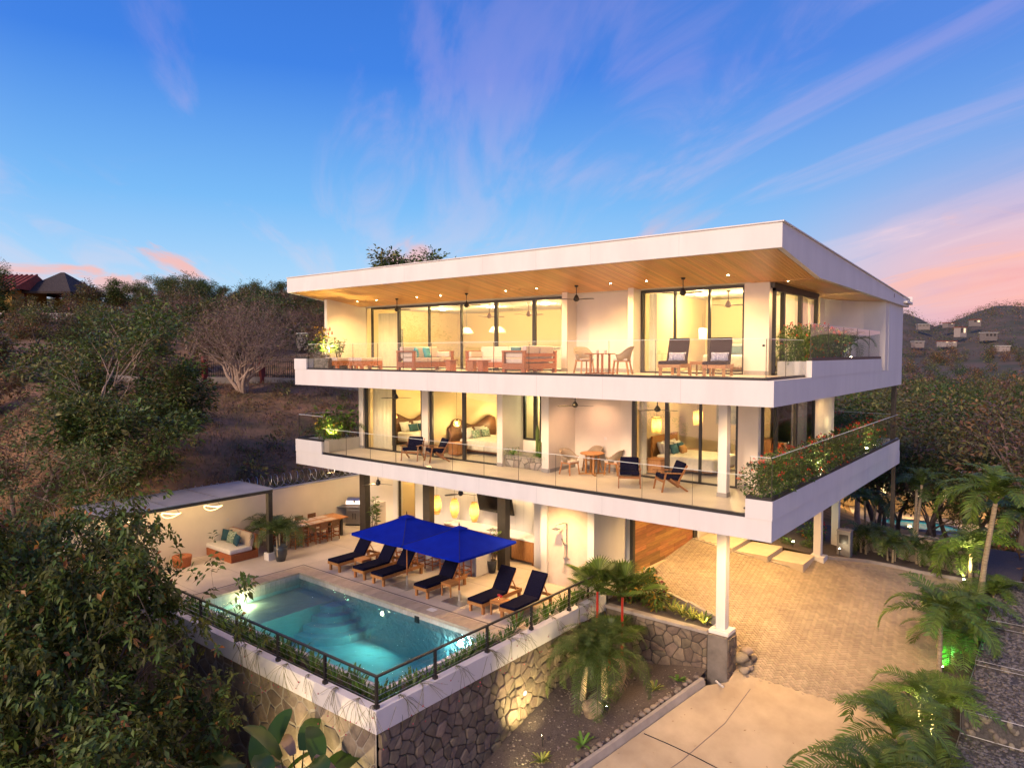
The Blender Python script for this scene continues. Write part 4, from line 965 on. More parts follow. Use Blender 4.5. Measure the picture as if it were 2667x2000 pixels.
# ---- gabions right of the drive
gab = mat('gabion_gravel', (.12, .112, .108), .95, col2=(.06, .056, .056), vscale=14, bump=1.0, bscale=26, detail=8)
gabf = mat('gabion_rock', (.22, .19, .15), .9, rand=.4, var=.2, vscale=8, bump=.4, bscale=20)
gst = [rockmesh(40 + i, gabf, .8, 1) for i in range(4)]; gsd = [rockmesh(50 + i, mat('gabion_dark_rock%d' % i, (.10, .095, .10), .95, rand=.45), .8, 1) for i in range(4)]
gl_ = ('wire gabion basket highest up beside the tall palm', 'wire gabion basket of dark gravel in the middle of the row', 'wire gabion basket with pale stone face above the lowest one', 'lowest wire gabion basket at the bottom right')
gi = 0
for k, (y0, y1, z1) in enumerate(((28.1, 33.5, -.85), (24.72, 28.08, -1.08), (21.3, 24.7, -1.2), (14.5, 21.28, -1.82))):
    g = thing('gabion', gl_[k], 'gabion', (-1.35, (y0 + y1) / 2, z1), group='gabions along the drive')
    cy_ = (y0 + y1) / 2
    MB().box((-.72, y0 - cy_ + .05, -3), (.72, y1 - cy_, -.05)).build('fill', gab, g)
    mb = MB()
    for x in (-.74, .74):
        mb.tube([(x, y0 - cy_, .02), (x, y1 - cy_, .02)], .012, 5); mb.tube([(x, y0 - cy_, .02), (x, y0 - cy_, -.7)], .012, 5)
    for y in (y0 - cy_, y1 - cy_): mb.tube([(-.74, y, .02), (.74, y, .02)], .012, 5)
    for i in range(1, int((y1 - y0) / .5)): mb.tube([(-.74, y0 - cy_ + i * .5, .025), (.74, y0 - cy_ + i * .5 + .04, .025)], .0025, 4)
    mb.build('wire_frame', M['dsteel'], g)
    for _ in range(26):
        o = obj('stone', rnd.choice(gst), g, (rnd.uniform(-.66, .66), y0 - cy_ + .03, -rnd.uniform(.06, .62))); o.scale = (rnd.uniform(.08, .13), .07, rnd.uniform(.06, .10)); o.rotation_euler = (0, rnd.uniform(0, 3), 0)
    mbs = MB(); gm = gsd[0]
    vv = [v_.co.copy() for v_ in gm.vertices]; ff = [tuple(p.vertices) for p in gm.polygons]
    for _ in range(int(230 * (y1 - y0))):
        s = rnd.uniform(.03, .06); mt_ = Matrix.Translation((rnd.uniform(-.70, .70), rnd.uniform(y0 - cy_ + .05, y1 - cy_ - .03), -.045 + rnd.uniform(-.01, .02))) @ Matrix.Rotation(rnd.uniform(0, 6), 4, 'Z') @ Matrix.Diagonal((s, s * rnd.uniform(.7, 1.3), s * .7, 1)); mbs._add(vv, ff, 0, mt_)
    tag(mbs.build('gravel', mat('gabion_top_gravel%d' % k, (.14, .13, .125), .95, island=.6), g), kind='stuff')
mb = MB(); mb.face([(-.6, 4, -6.5), (14, 4, -8), (14, 60, -9), (-.6, 60, -6)]); tag(mb.build('lower_ground', M['soil']), kind='structure')
# ---- stone wall and meter pillar at the far side of the drive
sw = thing('low_stone_wall', 'low rubble stone wall with lit top behind the areca palms', 'wall', (-5.4, 33.2, -.6))
swm = MB(); swm.box((-2.3, -.2, -1), (2.6, .2, 1.0)); swm.build('core', M['mortar'], sw)
fr4 = lambda u, v, d: (u, -.2 - d, v); sm = mat('rubble_stone', (.34, .28, .20), .85, col2=(.22, .18, .13), vscale=5, rand=.3, bump=.5, bscale=14)
for poly in cells(-2.3, 2.6, -.6, 1.02, .27, 31): stone_mesh(poly, .012, .04, r3, fr4).build('stone', sm, sw)
for i in range(40):
    o = obj('cap_stone', rnd.choice(cob), sw, (-2.25 + .125 * i, rnd.uniform(-.12, .12), 1.03)); o.scale = (.12, .14, .07); o.data = rnd.choice(gst)
sw.rotation_euler = (0, 0, R(8))
mp = thing('meter_pillar', 'grey concrete meter pillar with dark door beside the low stone wall', 'pillar', (-7.25, 31.0, -.35))
MB().box((-.26, -.2, -.3), (.26, .2, 1.12)).build('body', mat('dark_grey_render', (.24, .23, .21), .85, var=.1), mp, bevel=.015); MB().box((-.17, -.215, .62), (.17, -.19, .98)).build('meter_door', M['black'], mp); MB().box((-.28, -.22, 1.12), (.28, .22, 1.16)).build('cap', M['curb'], mp); MB().box((-.4, -.5, -.36), (.6, .3, -.12)).build('foot_slab', M['floor'], mp)
# ------------------------------------------------------------------ furniture
def cushion(mb, a, b, mt, name, par, bev=.04, M_=None):
    o = MB().box(a, b).build(name, mt, par, bevel=bev, seg=3)
    if M_ is not None: o.matrix_local = M_
    return o
def pillow(par, loc, size, mt, rz=0, tilt=0, name='pillow', label=None, top=True):
    """puffed square pillow standing on its edge"""
    n = 8; v = []; w, h, d = size
    for s in (-1, 1):
        for j in range(n + 1):
            for i in range(n + 1):
                u, q = i / n * 2 - 1, j / n * 2 - 1
                k = (1 - u ** 4) * (1 - q ** 4); p = 1 - .09 * (1 - abs(u * q)) * max(abs(u), abs(q))
                v.append((u * w / 2 * p, s * (.012 + d / 2 * k ** .6), h / 2 + q * h / 2 * p))
    m = (n + 1) ** 2; f = []
    for s in (0, 1):
        for j in range(n):
            for i in range(n):
                a = s * m + j * (n + 1) + i; q = (a, a + 1, a + n + 2, a + n + 1); f.append(q if s == 0 else q[::-1])
    for i in range(n):
        for a, b in ((i, i + 1), (n * (n + 1) + i + 1, n * (n + 1) + i), ((i + 1) * (n + 1), i * (n + 1)), (i * (n + 1) + n, (i + 1) * (n + 1) + n)): f.append((b, a, m + a, m + b))
    o = MB()._add(v, f).build(name, mt, par, smooth=True); o.location = loc; o.rotation_euler = (tilt, 0, rz); return o
# ---- sun loungers
def lounger(name, label, group, cush, wood, back=52):
    t = thing(name, label, 'sun lounger', group=group)
    mb = MB()
    for x in (-.31, .27): mb.box((x, -1.0, .24), (x + .04, 1.0, .35))
    mb.box((-.27, -1.0, .25), (.27, -.96, .345)); mb.box((-.27, .96, .25), (.27, 1.0, .345))
    mb.build('frame', wood, t)
    for (x, y) in ((-.30, -.93), (.22, -.93), (-.30, .86), (.22, .86)): MB().box((x, y, 0), (x + .08, y + .08, .25)).build('leg', wood, t)
    sl_m = MB().box((-.27, 0, .30), (.27, .055, .325)).mesh('slat', wood)
    for i in range(14): obj('slat', sl_m, t, (0, -.93 + i * .085, 0))
    cushion(None, (-.31, -1.0, .345), (.31, .26, .435), cush, 'seat_cushion', t, .03)
    a = R(back); Mb = Matrix.Translation((0, .24, .36)) @ Matrix.Rotation(a, 4, 'X')
    cushion(None, (-.31, 0, 0), (.31, .86, .085), cush, 'back_cushion', t, .03, Mb)
    o = MB().box((-.29, .02, -.035), (-.25, .80, -.004)).box((.25, .02, -.035), (.29, .80, -.004)).box((-.25, .76, -.034), (.25, .80, -.005)).box((-.25, .4, -.034), (.25, .44, -.005)).build('backrest', wood, t); o.matrix_local = Mb
    tp = Vector((0, .24 + .55 * math.cos(a), .36 + .55 * math.sin(a) - .03))
    MB().bar((-.22, tp.y, tp.z), (-.22, .82, .33), .03, .03).bar((.22, tp.y, tp.z), (.22, .82, .33), .03, .03).build('prop', wood, t)
    return t
LL = ['navy sun lounger at the far left of the poolside row, behind the first side table', 'second navy sun lounger from the left by the pool, under the rear blue umbrella', 'navy sun lounger just left of the rear umbrella pole', 'navy sun lounger between the two umbrella poles', 'navy sun lounger right of the umbrellas beside the red drinks', 'navy sun lounger nearest the railing at the right end of the poolside row']
LX = ((-21.27, 16.87), (-19.85, 16.88), (-18.81, 16.86), (-16.73, 16.95), (-14.38, 17.04), (-13.23, 17.22))
l0 = lounger('sun_lounger', LL[0], 'sun loungers beside the pool', M['navy'], M['teak'], 55)
l0.location = (*LX[0], 0)
for (x, y), lb in list(zip(LX, LL))[1:]: dup(l0, (x, y, 0), 0, lb)
up_l = lounger('balcony_lounger', 'charcoal sun lounger on the top balcony, left one of the pair', 'sun loungers on the top balcony', M['navy2'], M['teak'], 58)
up_l.location = (-9.3, 19.35, 7.425); up_l.rotation_euler = (0, 0, R(15))
pillow(up_l, (0, .20, .43), (.5, .28, .12), M['pattern'], 0, R(-25))
dup(up_l, (-7.95, 19.3, 7.425), R(15), 'charcoal sun lounger on the top balcony, the one nearest the corner glass')
# ---- side tables
def side_table(name, label, w, h, wood, group=None):
    t = thing(name, label, 'side table', group=group); a = w / 2
    n = 5; sm_ = MB().box((-a, 0, h - .025), (a, w / n - .006, h)).mesh('slat', wood)
    for i in range(n): obj('slat', sm_, t, (0, -a + i * w / n, 0))
    for x in (-a + .01, a - .05):
        for y in (-a + .01, a - .05): MB().box((x, y, 0), (x + .04, y + .04, h - .025)).build('leg', wood, t)
    MB().box((-a + .02, -a + .05, h - .09), (-a + .04, a - .05, h - .025)).box((a - .04, -a + .05, h - .09), (a - .02, a - .05, h - .025)).box((-a + .05, -a + .02, h - .09), (a - .05, -a + .04, h - .025)).box((-a + .05, a - .04, h - .09), (a - .05, a - .02, h - .025)).build('apron', wood, t)
    return t
s0 = side_table('side_table', 'small teak side table between the two leftmost poolside loungers', .46, .45, M['teak'], 'side tables by the pool'); s0.location = (-20.56, 16.7, 0)
dup(s0, (-16.12, 16.78, 0), 0, 'small empty teak side table beside the front umbrella pole'); dup(s0, (-13.72, 16.50, 0), 0, 'small teak side table carrying two red drinks')
s4 = side_table('side_table', 'low teak side table between the two loungers on the top balcony', .48, .42, M['teak']); s4.location = (-8.62, 19.6, 7.425)
cup = bpy.data.materials.new('drink_glass'); cup = glass('drink_glass', (.97, .97, .97), 1.45, 1.0); red = mat('red_drink', (.75, .03, .05), .2, emit=(.6, .03, .05), estr=.0)
for i, (x, y) in enumerate(((-13.78, 16.5), (-13.66, 16.46))):
    g = thing('wine_glass', ('stemmed glass of red drink on the teak side table, nearer the umbrella', 'stemmed glass of red drink on the teak side table, nearer the railing')[i], 'glass', (x, y, .452), group='red drinks on the side table')
    MB().lathe([(.032, 0), (.033, .004), (.005, .01), (.005, .08), (.03, .10), (.046, .14), (.04, .19)], 12, caps=False).build('bowl', cup, g); MB().lathe([(.004, .09), (.029, .102), (.043, .14), (.043, .155), (0, .156)], 12).build('drink', red, g)
# ---- umbrellas
M['blue2'] = mat('navy_seam_tape', (.001, .006, .12), .9)
def umbrella(label, x, y):
    t = thing('umbrella', label, 'umbrella', (x, y, 0), group='blue umbrellas by the pool')
    hx, hy, ze, za = 1.29, 1.37, 1.90, 2.46; mid = .10
    ring = []
    for k in range(4):
        cs = ((-1, -1), (1, -1), (1, 1), (-1, 1)); p, q = cs[k], cs[(k + 1) % 4]
        for i in range(8): w = i / 8; s = math.sin(w * math.pi) * .0; ring.append(((p[0] + (q[0] - p[0]) * w) * hx, (p[1] + (q[1] - p[1]) * w) * hy, ze - .025 * math.sin(w * math.pi)))
    v = []; nr = 7
    for j in range(nr + 1):
        w = j / nr
        for p in ring: v.append((p[0] * w, p[1] * w, za + (p[2] - za) * (w ** .94) - .012 * math.sin(w * math.pi)))
    n = 32; f = [(j * n + i, (j + 1) * n + i, (j + 1) * n + (i + 1) % n, j * n + (i + 1) % n) for j in range(1, nr) for i in range(n)] + [(0, n + i, n + (i + 1) % n) for i in range(n)]
    v += [(p[0], p[1], p[2] - .07) for p in ring]; b = (nr + 1) * n
    f += [(nr * n + i, b + i, b + (i + 1) % n, nr * n + (i + 1) % n) for i in range(n)]
    MB()._add(v, f).build('canopy', M['blue'], t)
    c2 = []
    for p in ring: c2.append((p[0] * .17, p[1] * .17, za - .055))
    MB()._add([(0, 0, za + .035)] + c2, [(0, 1 + i, 1 + (i + 1) % 32) for i in range(32)]).build('vent_cap', M['blue'], t)
    MB().tube([(0, 0, .05), (0, 0, 2.5)], .022, 10).build('pole', M['teakr'], t); MB().lathe([(.02, 2.5), (.02, 2.55), (.012, 2.56), (.012, 2.60), (0, 2.61)], 8).build('finial', M['black'], t)
    MB().tube([(0, 0, 0), (0, 0, .36)], .032, 10).build('sleeve', M['steel'], t)
    MB().box((-.42, -.42, .003), (.42, .42, .02)).build('base_plate', M['dsteel'], t)
    for cs in ((-1, -1), (1, -1), (1, 1), (-1, 1)):
        MB().tube([(cs[0] * hx * w, cs[1] * hy * w, za + (ze - za) * (w ** .94) - .012 * math.sin(w * math.pi) + .004) for w in (.12, .3, .5, .7, .9, .995)], .011, 5).build('seam', M['blue2'], t)
    for cs in ((-1, -1), (1, -1), (1, 1), (-1, 1), (0, -1), (0, 1), (1, 0), (-1, 0)):
        MB().tube([(0, 0, za - .14), (cs[0] * hx * .97, cs[1] * hy * .97, ze - .045 + (-.03 if 0 in cs else 0))], .010, 5).build('rib', M['brownw'], t)
        MB().tube([(0, 0, 1.75), (cs[0] * hx * .5, cs[1] * hy * .5, (za + ze) / 2 - .09)], .008, 5).build('strut', M['brownw'], t)
    return t
umbrella('royal blue square umbrella standing farther from the railing, partly hidden', -17.99, 16.55); umbrella('royal blue square umbrella in front, nearer the railing', -15.5, 16.55)
# ---- armchairs with navy cushions (middle balcony)
def armchair(label):
    t = thing('armchair', label, 'armchair', group='lounge armchairs on the middle balcony'); 
    wd = mat('walnut', (.36, .16, .055), .45, col2=(.25, .10, .035), vscale=5, stretch=(2, 2, 7)) if 'walnut' not in M else M['walnut']; M['walnut'] = wd
    for s in (-1, 1):
        x = s * .33
        MB().bar((x, -.36, 0), (x, -.24, .60), .035, .05).build('leg', wd, t); MB().bar((x, .46, 0), (x, -.10, .40), .035, .055).build('leg', wd, t)
        MB().bar((x, -.40, .60), (x, .34, .55), .055, .03).build('armrest', wd, t); MB().bar((x, .14, .28), (x, .44, .80), .03, .05).build('back_post', wd, t)
    MB().box((-.315, -.33, .30), (.315, -.29, .36)).box((-.315, .18, .24), (.315, .22, .30)).build('seat_rail', wd, t)
    for z in (.45, .58, .70): MB().bar((-.32, .22 + (z - .40) * .55, z), (.32, .22 + (z - .40) * .55, z), .025, .05).build('back_slat', wd, t)
    cushion(None, (-.30, -.34, 0), (.30, .26, .13), M['navy'], 'seat_cushion', t, .04, Matrix.Translation((0, 0, .36)) @ Matrix.Rotation(R(-7), 4, 'X'))
    cushion(None, (-.29, 0, 0), (.29, .13, .50), M['navy'], 'back_cushion', t, .045, Matrix.Translation((0, .14, .44)) @ Matrix.Rotation(R(-24), 4, 'X'))
    return t
ac = armchair('navy cushioned armchair facing out, left one of the left pair on the middle balcony'); ac.location = (-20.2, 18.92, 3.905); ac.rotation_euler = (0, 0, R(25))
dup(ac, (-19.2, 19.2, 3.905), R(-27), 'navy cushioned armchair turned sideways, right one of the left pair on the middle balcony')
dup(ac, (-10.85, 19.4, 3.905), R(30), 'navy cushioned armchair facing the rail beside the white column pair, left of two'); dup(ac, (-9.6, 19.62, 3.905), R(-41), 'navy cushioned armchair nearest the white balcony column')
# ---- rope dining chairs with round tables
def rope_chair(label):
    t = thing('rope_chair', label, 'chair', group='woven rope chairs on the balconies')
    for s in (-1, 1):
        MB().bar((s * .24, -.24, 0), (s * .20, -.20, .40), .045, .045).build('leg', M['teak'], t); MB().bar((s * .24, .26, 0), (s * .19, .18, .40), .045, .045).build('leg', M['teak'], t)
    MB().box((-.22, -.23, .39), (.22, .22, .43)).build('seat_frame', M['teak'], t)
    cushion(None, (-.23, -.24, .43), (.23, .21, .49), M['sand'], 'seat_cushion', t, .02)
    v = []; n = 18
    for i in range(n + 1):
        a = R(-205 + 230 * i / n) + R(0); c_, s_ = math.cos(a), math.sin(a)
        # shell rises toward the back (+y)
        b = R(-28 + 236 * i / n); x, y = .27 * math.cos(b), .25 * math.sin(b); k = sst(-.1, .9, math.sin(b)); top = .62 + .24 * k
        v += [(x * .93, y * .93, .44), (x * 1.1, y * 1.12 + .02 * k, .44 + (top - .44) * .6), (x * 1.22, y * 1.25 + .05 * k, top)]
    f = [(3 * i + j, 3 * i + 3 + j, 3 * i + 4 + j, 3 * i + 1 + j) for i in range(n) for j in (0, 1)]
    o = MB()._add(v, f).build('woven_shell', M['rope'], t, smooth=True); m_ = o.modifiers.new('s', 'SOLIDIFY'); m_.thickness = .025
    MB().tube([v[3 * i + 2] for i in range(n + 1)], .016, 6).build('rim', M['rope'], t)
    return t
rc = rope_chair('woven rope chair at the round table in the middle balcony recess, left side'); rc.location = (-13.55, 20.05, 3.905); rc.rotation_euler = (0, 0, R(80))
dup(rc, (-13.3, 21.1, 3.905), R(-18), 'woven rope chair behind the round table in the middle balcony recess'); dup(rc, (-12.35, 20.95, 3.905), R(-80), 'woven rope chair at the round table in the middle balcony recess, right side')
dup(rc, (-12.62, 19.5, 7.425), R(62), 'woven rope chair left of the small table on the top balcony'); dup(rc, (-11.1, 19.35, 7.425), R(-76), 'woven rope chair right of the small table on the top balcony')
def round_table(name, label, r, h, loc, sq=False):
    t = thing(name, label, 'table', loc)
    if sq: MB().box((-r, -r, h - .035), (r, r, h)).build('tabletop', M['teakr'], t, bevel=.008)
    else: MB().lathe([(0, h - .035), (r, h - .035), (r + .005, h - .02), (r, h), (0, h)], 32).build('tabletop', M['teak'], t)
    for k in range(4):
        a = R(45 + 90 * k); x, y = .22 * math.cos(a) * (1.4 if sq else 1), .22 * math.sin(a) * (1.4 if sq else 1); MB().box((x - .028, y - .028, .04), (x + .028, y + .028, h - .035)).build('leg', M['teakr'] if sq else M['teak'], t)
    MB().bar((-.34, -.34, .02), (.34, .34, .02), .06, .04).bar((-.34, .34, .0205), (.34, -.34, .0205), .06, .04).build('cross_base', M['teakr'] if sq else M['teak'], t)
    return t
round_table('round_table', 'round teak table in the recess of the middle balcony', .42, .74, (-12.98, 20.6, 3.905)); round_table('small_table', 'small square teak table with two cups on the top balcony', .36, .66, (-11.95, 19.4, 7.425), True)
for i, x in enumerate((-12.05, -11.75)):
    c = MB().lathe([(.045, 0), (.05, .10), (.045, .10), (.04, .01)], 12).build('cup', M['sand']); c.location = (x, 19.4, 8.087); tag(c, ('small cup on the square balcony table, on the sofa side', 'small cup on the square balcony table, on the lounger side')[i], 'cup', 'cups on the balcony table')
# ---- teak sofas on the top balcony
def sofa(label, w, d, mirrored=1, arms=(1, 1), seats=3, backfront=False):
    t = thing('sofa', label, 'sofa', group='teak sofas on the top balcony'); a = w / 2; W_ = M['teakr']
    for x in (-a, a - .12):
        for y in (-d / 2, d / 2 - .12): MB().box((x, y, 0), (x + .12, y + .12, .14)).build('leg', W_, t)
    MB().box((-a, -d / 2, .12), (a, d / 2, .32)).build('base', W_, t, bevel=.008)
    for s, k in ((-1, arms[0]), (1, arms[1])):
        if k:
            x0, x1 = (-a, -a + .10) if s < 0 else (a - .10, a)
            MB().box((x0, -d / 2, .32), (x1, -d / 2 + .09, .70)).box((x0, d / 2 - .09, .32), (x1, d / 2, .70)).box((x0 - .01, -d / 2 - .01, .70), (x1 + .01, d / 2 + .01, .75)).build('armrest', W_, t)
            cushion(None, (x0 + (.0 if s > 0 else .10) - (.14 if s > 0 else 0), -d / 2 + .05, .50), (x1 + (.14 if s < 0 else -.10), d / 2 - .12, .72), M['sand'], 'arm_cushion', t, .04)
    for z in (.42, .60): MB().box((-a + .1, d / 2 - .06, z - .055), (a - .1, d / 2 - .02, z + .055)).build('back_rail', W_, t)
    for i in range(seats):
        x0 = -a + .12 + (w - .24) * i / seats; x1 = -a + .12 + (w - .24) * (i + 1) / seats - .01
        cushion(None, (x0, -d / 2 + .02, .32), (x1, d / 2 - .2, .48), M['sand'], 'seat_cushion', t, .035); cushion(None, (x0, 0, 0), (x1, .17, .46), M['sand'], 'back_cushion', t, .05, Matrix.Translation((0, d / 2 - .26, .47)) @ Matrix.Rotation(R(-10), 4, 'X'))
    return t
a1 = sofa('teak sofa with sand cushions and turquoise pillows on the left of the top balcony', 2.2, .95); a1.location = (-19.93, 19.4, 7.425); a1.rotation_euler = (0, 0, R(90))
pillow(a1, (.1, -.02, .48), (.45, .42, .14), M['teal'], R(14), R(-14)); pillow(a1, (-.45, .0, .48), (.42, .40, .14), M['teal'], R(40), R(-10)); 
a2 = sofa('long teak sofa with sand cushions set back against the glass on the top balcony', 3.0, .95, seats=4, arms=(1, 0)); a2.location = (-16.8, 20.4, 7.425)
pillow(a2, (.62, -.05, .48), (.42, .42, .14), M['dteal'], R(20), R(-12)); pillow(a2, (1.05, -.05, .48), (.48, .40, .14), M['teal'], R(-12), R(-25)); pillow(a2, (1.2, .05, .56), (.42, .42, .14), M['dteal'], R(-30), R(-12))
a3 = sofa('teak sofa seen from behind at the right end of the sofa group', 1.85, .95, seats=2); a3.location = (-14.6, 19.15, 7.425); a3.rotation_euler = (0, 0, R(-90))
for i, (lb, x, y, rz) in enumerate((('sand cushioned teak ottoman beside the planter on the top balcony', -24.35, 18.75, 0), ('sand cushioned teak ottoman beside the sliding door on the top balcony', -22.9, 18.85, 0), )):
    t = thing('ottoman', lb, 'ottoman', (x, y, 7.425), rz, 'ottomans on the top balcony')
    MB().box((-.40, -.55, .14), (.40, .55, .34)).build('base', M['teakr'], t, bevel=.006)
    for xx in (-.40, .28):
        for yy in (-.55, .43): MB().box((xx, yy, 0), (xx + .12, yy + .12, .14)).build('leg', M['teakr'], t)
    cushion(None, (-.41, -.55, .34), (.41, -.005, .48), M['sand'], 'seat_cushion', t, .035); cushion(None, (-.41, .005, .34), (.41, .55, .48), M['sand'], 'seat_cushion', t, .035)
def slab_table(label, loc, rz=0, w=.42):
    t = thing('slab_table', label, 'coffee table', loc, rz, 'slab coffee tables between the sofas'); a = w / 2
    MB().box((-a, -a * .8, .38), (a, a * .8, .42)).build('tabletop', M['teakr'], t, bevel=.01); MB().box((-.12, -.16, 0), (.12, .16, .38)).build('pedestal', M['teakr'], t, bevel=.01)
slab_table('slab coffee table beside the left sofa', (-17.95, 18.75, 7.425)); slab_table('narrow slab coffee table in the middle of the sofa group', (-17.0, 18.85, 7.425), .3, .44); slab_table('slab coffee table beside the sofa seen from behind', (-16.25, 18.6, 7.425), 0, .46)
# ---- ceiling fans
def fan(label, loc, drop=.36, wood=False, r=.66, ang=0, group='ceiling fans'):
    t = thing('ceiling_fan', label, 'ceiling fan', loc, R(ang), group); m_ = M['brownw'] if wood else M['black']
    MB().lathe([(.0, 0), (.07, 0), (.055, -.05), (.02, -.06)], 14).build('canopy', m_, t); MB().tube([(0, 0, 0), (0, 0, -drop + .08)], .013, 8).build('rod', m_, t)
    MB().lathe([(.02, -drop + .10), (.05, -drop + .06), (.10, -drop - .04), (.10, -drop - .09), (.05, -drop - .14), (0, -drop - .145)], 16).build('motor', m_, t, smooth=True)
    bl = MB()._add([(.09, -.045, 0), (.35, -.075, .016), (r, -.055, .01), (r, .045, -.004), (.35, .065, -.01), (.09, .04, -.006)], [(0, 1, 4, 5), (1, 2, 3, 4)]).mesh('blade', m_)
    for k in range(3):
        o = obj('blade', bl, t, (0, 0, -drop - .065)); o.rotation_euler = (0, 0, k * 2 * math.pi / 3); o.modifiers.new('s', 'SOLIDIFY').thickness = .012
    return t
FN = [('black ceiling fan over the planter end of the top balcony', -22.19, 12), ('black ceiling fan hanging above the left sofa on the top balcony', -18.21, 5), ('black ceiling fan between the two glazed rooms on the top balcony', -13.2, 4), ('black ceiling fan above the balcony loungers', -9.34, -8)]
f0 = fan(FN[0][0], (FN[0][1], 19.95, sof(19.95)), .40, ang=FN[0][2])
for lb, x, a in FN[1:]: dup(f0, (x, 19.9, sof(19.9)), R(a), lb)
dup(f0, (-20.9, 18.7, 6.73), R(20), 'black ceiling fan outside the leftmost bedroom of the middle balcony', scale=(1, 1, .85)); dup(f0, (-12.9, 19.4, 6.73), R(8), 'black ceiling fan above the round table on the middle balcony', scale=(1, 1, .8)); dup(f0, (-9.95, 19.5, 6.73), R(0), 'black ceiling fan in front of the bedroom with the two fringed lamps', scale=(1, 1, .8))
dup(f0, (-24.8, 18.8, 3.33), R(25), 'black ceiling fan under the middle slab near the barbecue', scale=(1, 1, .8)); dup(f0, (-21.9, 18.6, 3.33), R(15), 'black ceiling fan under the middle slab left of the basket lamps', scale=(1, 1, 1.1)); dup(f0, (-17.9, 19.2, 3.33), R(12), 'black ceiling fan in front of the television', scale=(1, 1, 1.1))
f1 = fan('brown ceiling fan inside the living room, left one', (-19.9, 23.2, 10.15), .42, True, ang=30); dup(f1, (-17.6, 23.0, 10.15), R(10), 'brown ceiling fan inside the living room, right one'); dup(f1, (-9.0, 22.6, 10.15), R(0), 'brown ceiling fan inside the bright top bedroom')
# ---- pendant lamps
def basket(label, x):
    t = thing('basket_pendant', label, 'pendant lamp', (x, 20.5, 1.44), group='basket pendant lamps over the bar')
    prof = [(.10, 0), (.135, .10), (.175, .25), (.19, .40), (.175, .56), (.13, .70), (.10, .77)]
    MB().lathe(prof, 20, caps=False).build('shade', M['shade'], t, smooth=True)
    for r_, z in prof: MB().tube([((r_ + .004) * math.cos(a), (r_ + .004) * math.sin(a), z) for a in [k * math.pi / 10 for k in range(21)]], .006, 4).build('hoop', M['wicker'], t)
    MB().tube([(0, 0, .74), (0, 0, 1.9)], .006, 5).build('cord', M['black'], t); MB().lathe([(0, .36), (.045, .38), (.055, .44), (.03, .50), (0, .52)], 10).build('bulb', M['lit'], t)
    lamp('POINT', 'lamp', t, (0, 0, .42), 22, (1, .66, .28), .06)
basket('woven basket pendant lamp over the bar, leftmost of three', -20.45); basket('woven basket pendant lamp over the bar, middle of three', -19.45); basket('woven basket pendant lamp over the bar, nearest the television', -18.38)
def dome(label, x, y, z, s=1):
    t = thing('dome_pendant', label, 'pendant lamp', (x, y, z), group='pale mesh dome lamps in the living room')
    MB().lathe([(.30 * s, 0), (.27 * s, .10), (.16 * s, .22), (.04, .26)], 18, caps=False).build('shade', M['shadew'], t, smooth=True); MB().tube([(0, 0, .25), (0, 0, 1.1)], .006, 5).build('cord', M['black'], t); MB().lathe([(0, .06), (.06, .1), (0, .18)], 10).build('bulb', M['lit'], t)
dome('pale mesh dome lamp in the living room, left one in front', -21.6, 23.6, 8.98); dome('pale mesh dome lamp in the living room, hanging farther back', -20.9, 24.8, 9.05); dome('pale mesh dome lamp in the living room, right one in front', -19.7, 23.6, 8.98)
def fringe(label, x, y, z, pale=False, r=.17, h=.52, e=38):
    t = thing('fringe_pendant', label, 'pendant lamp', (x, y, z), group='fringed bedside lamps'); m_ = M['shadew'] if pale else M['shade']
    MB().lathe([(r, 0), (r, h), (r * .4, h + .02)], 20, caps=False).build('shade', m_, t); MB().tube([(r * math.cos(a), r * math.sin(a), h) for a in [k * math.pi / 8 for k in range(17)]], .012, 5).build('rim', M['black'] if not pale else M['steel'], t)
    MB().tube([(0, 0, h), (0, 0, h + .55)], .005, 5).build('cord', M['black'], t); MB().lathe([(0, .2), (.05, .25), (.05, .33), (0, .38)], 10).build('bulb', M['lit'], t)
    lamp('POINT', 'lamp', t, (0, 0, .28), e, (1, .68, .26), .06)
fringe('fringed bedside lamp nearer the balcony in the right middle bedroom', -11.2, 21.9, 5.36); fringe('fringed bedside lamp farther inside the right middle bedroom', -10.9, 24.6, 5.42)
fringe('cylindrical pale bedside lamp at left in the bright top bedroom', -10.75, 24.6, 8.6, True, .14, .4); fringe('cylindrical pale bedside lamp at right in the bright top bedroom', -8.95, 24.9, 8.6, True, .14, .4)
def globe(label, x, y, z):
    t = thing('globe_pendant', label, 'pendant lamp', (x, y, z), group='wire globe lamps beside the carved beds')
    for k in range(6):
        a = k * math.pi / 6; MB().tube([(.15 * math.cos(w) * math.cos(a), .15 * math.cos(w) * math.sin(a), .13 * math.sin(w)) for w in [i * math.pi / 8 for i in range(17)]], .006, 4).build('rib', M['wicker'], t)
    MB().lathe([(0, -.05), (.05, 0), (0, .05)], 10).build('bulb', M['lit'], t); MB().tube([(0, 0, .12), (0, 0, 1.6)], .005, 5).build('cord', M['black'], t); lamp('POINT', 'lamp', t, (0, 0, -.08), 30, (1, .70, .28), .05)
globe('wire globe lamp on the near side of the bed in the left middle bedroom', -23.5, 20.9, 5.3); globe('wire globe lamp on the far side of the bed in the left middle bedroom', -23.6, 23.8, 5.3); globe('wire globe lamp on the near side of the bed in the second middle bedroom', -19.55, 20.75, 5.25); globe('wire globe lamp on the far side of the bed in the second middle bedroom', -19.7, 23.7, 5.3)
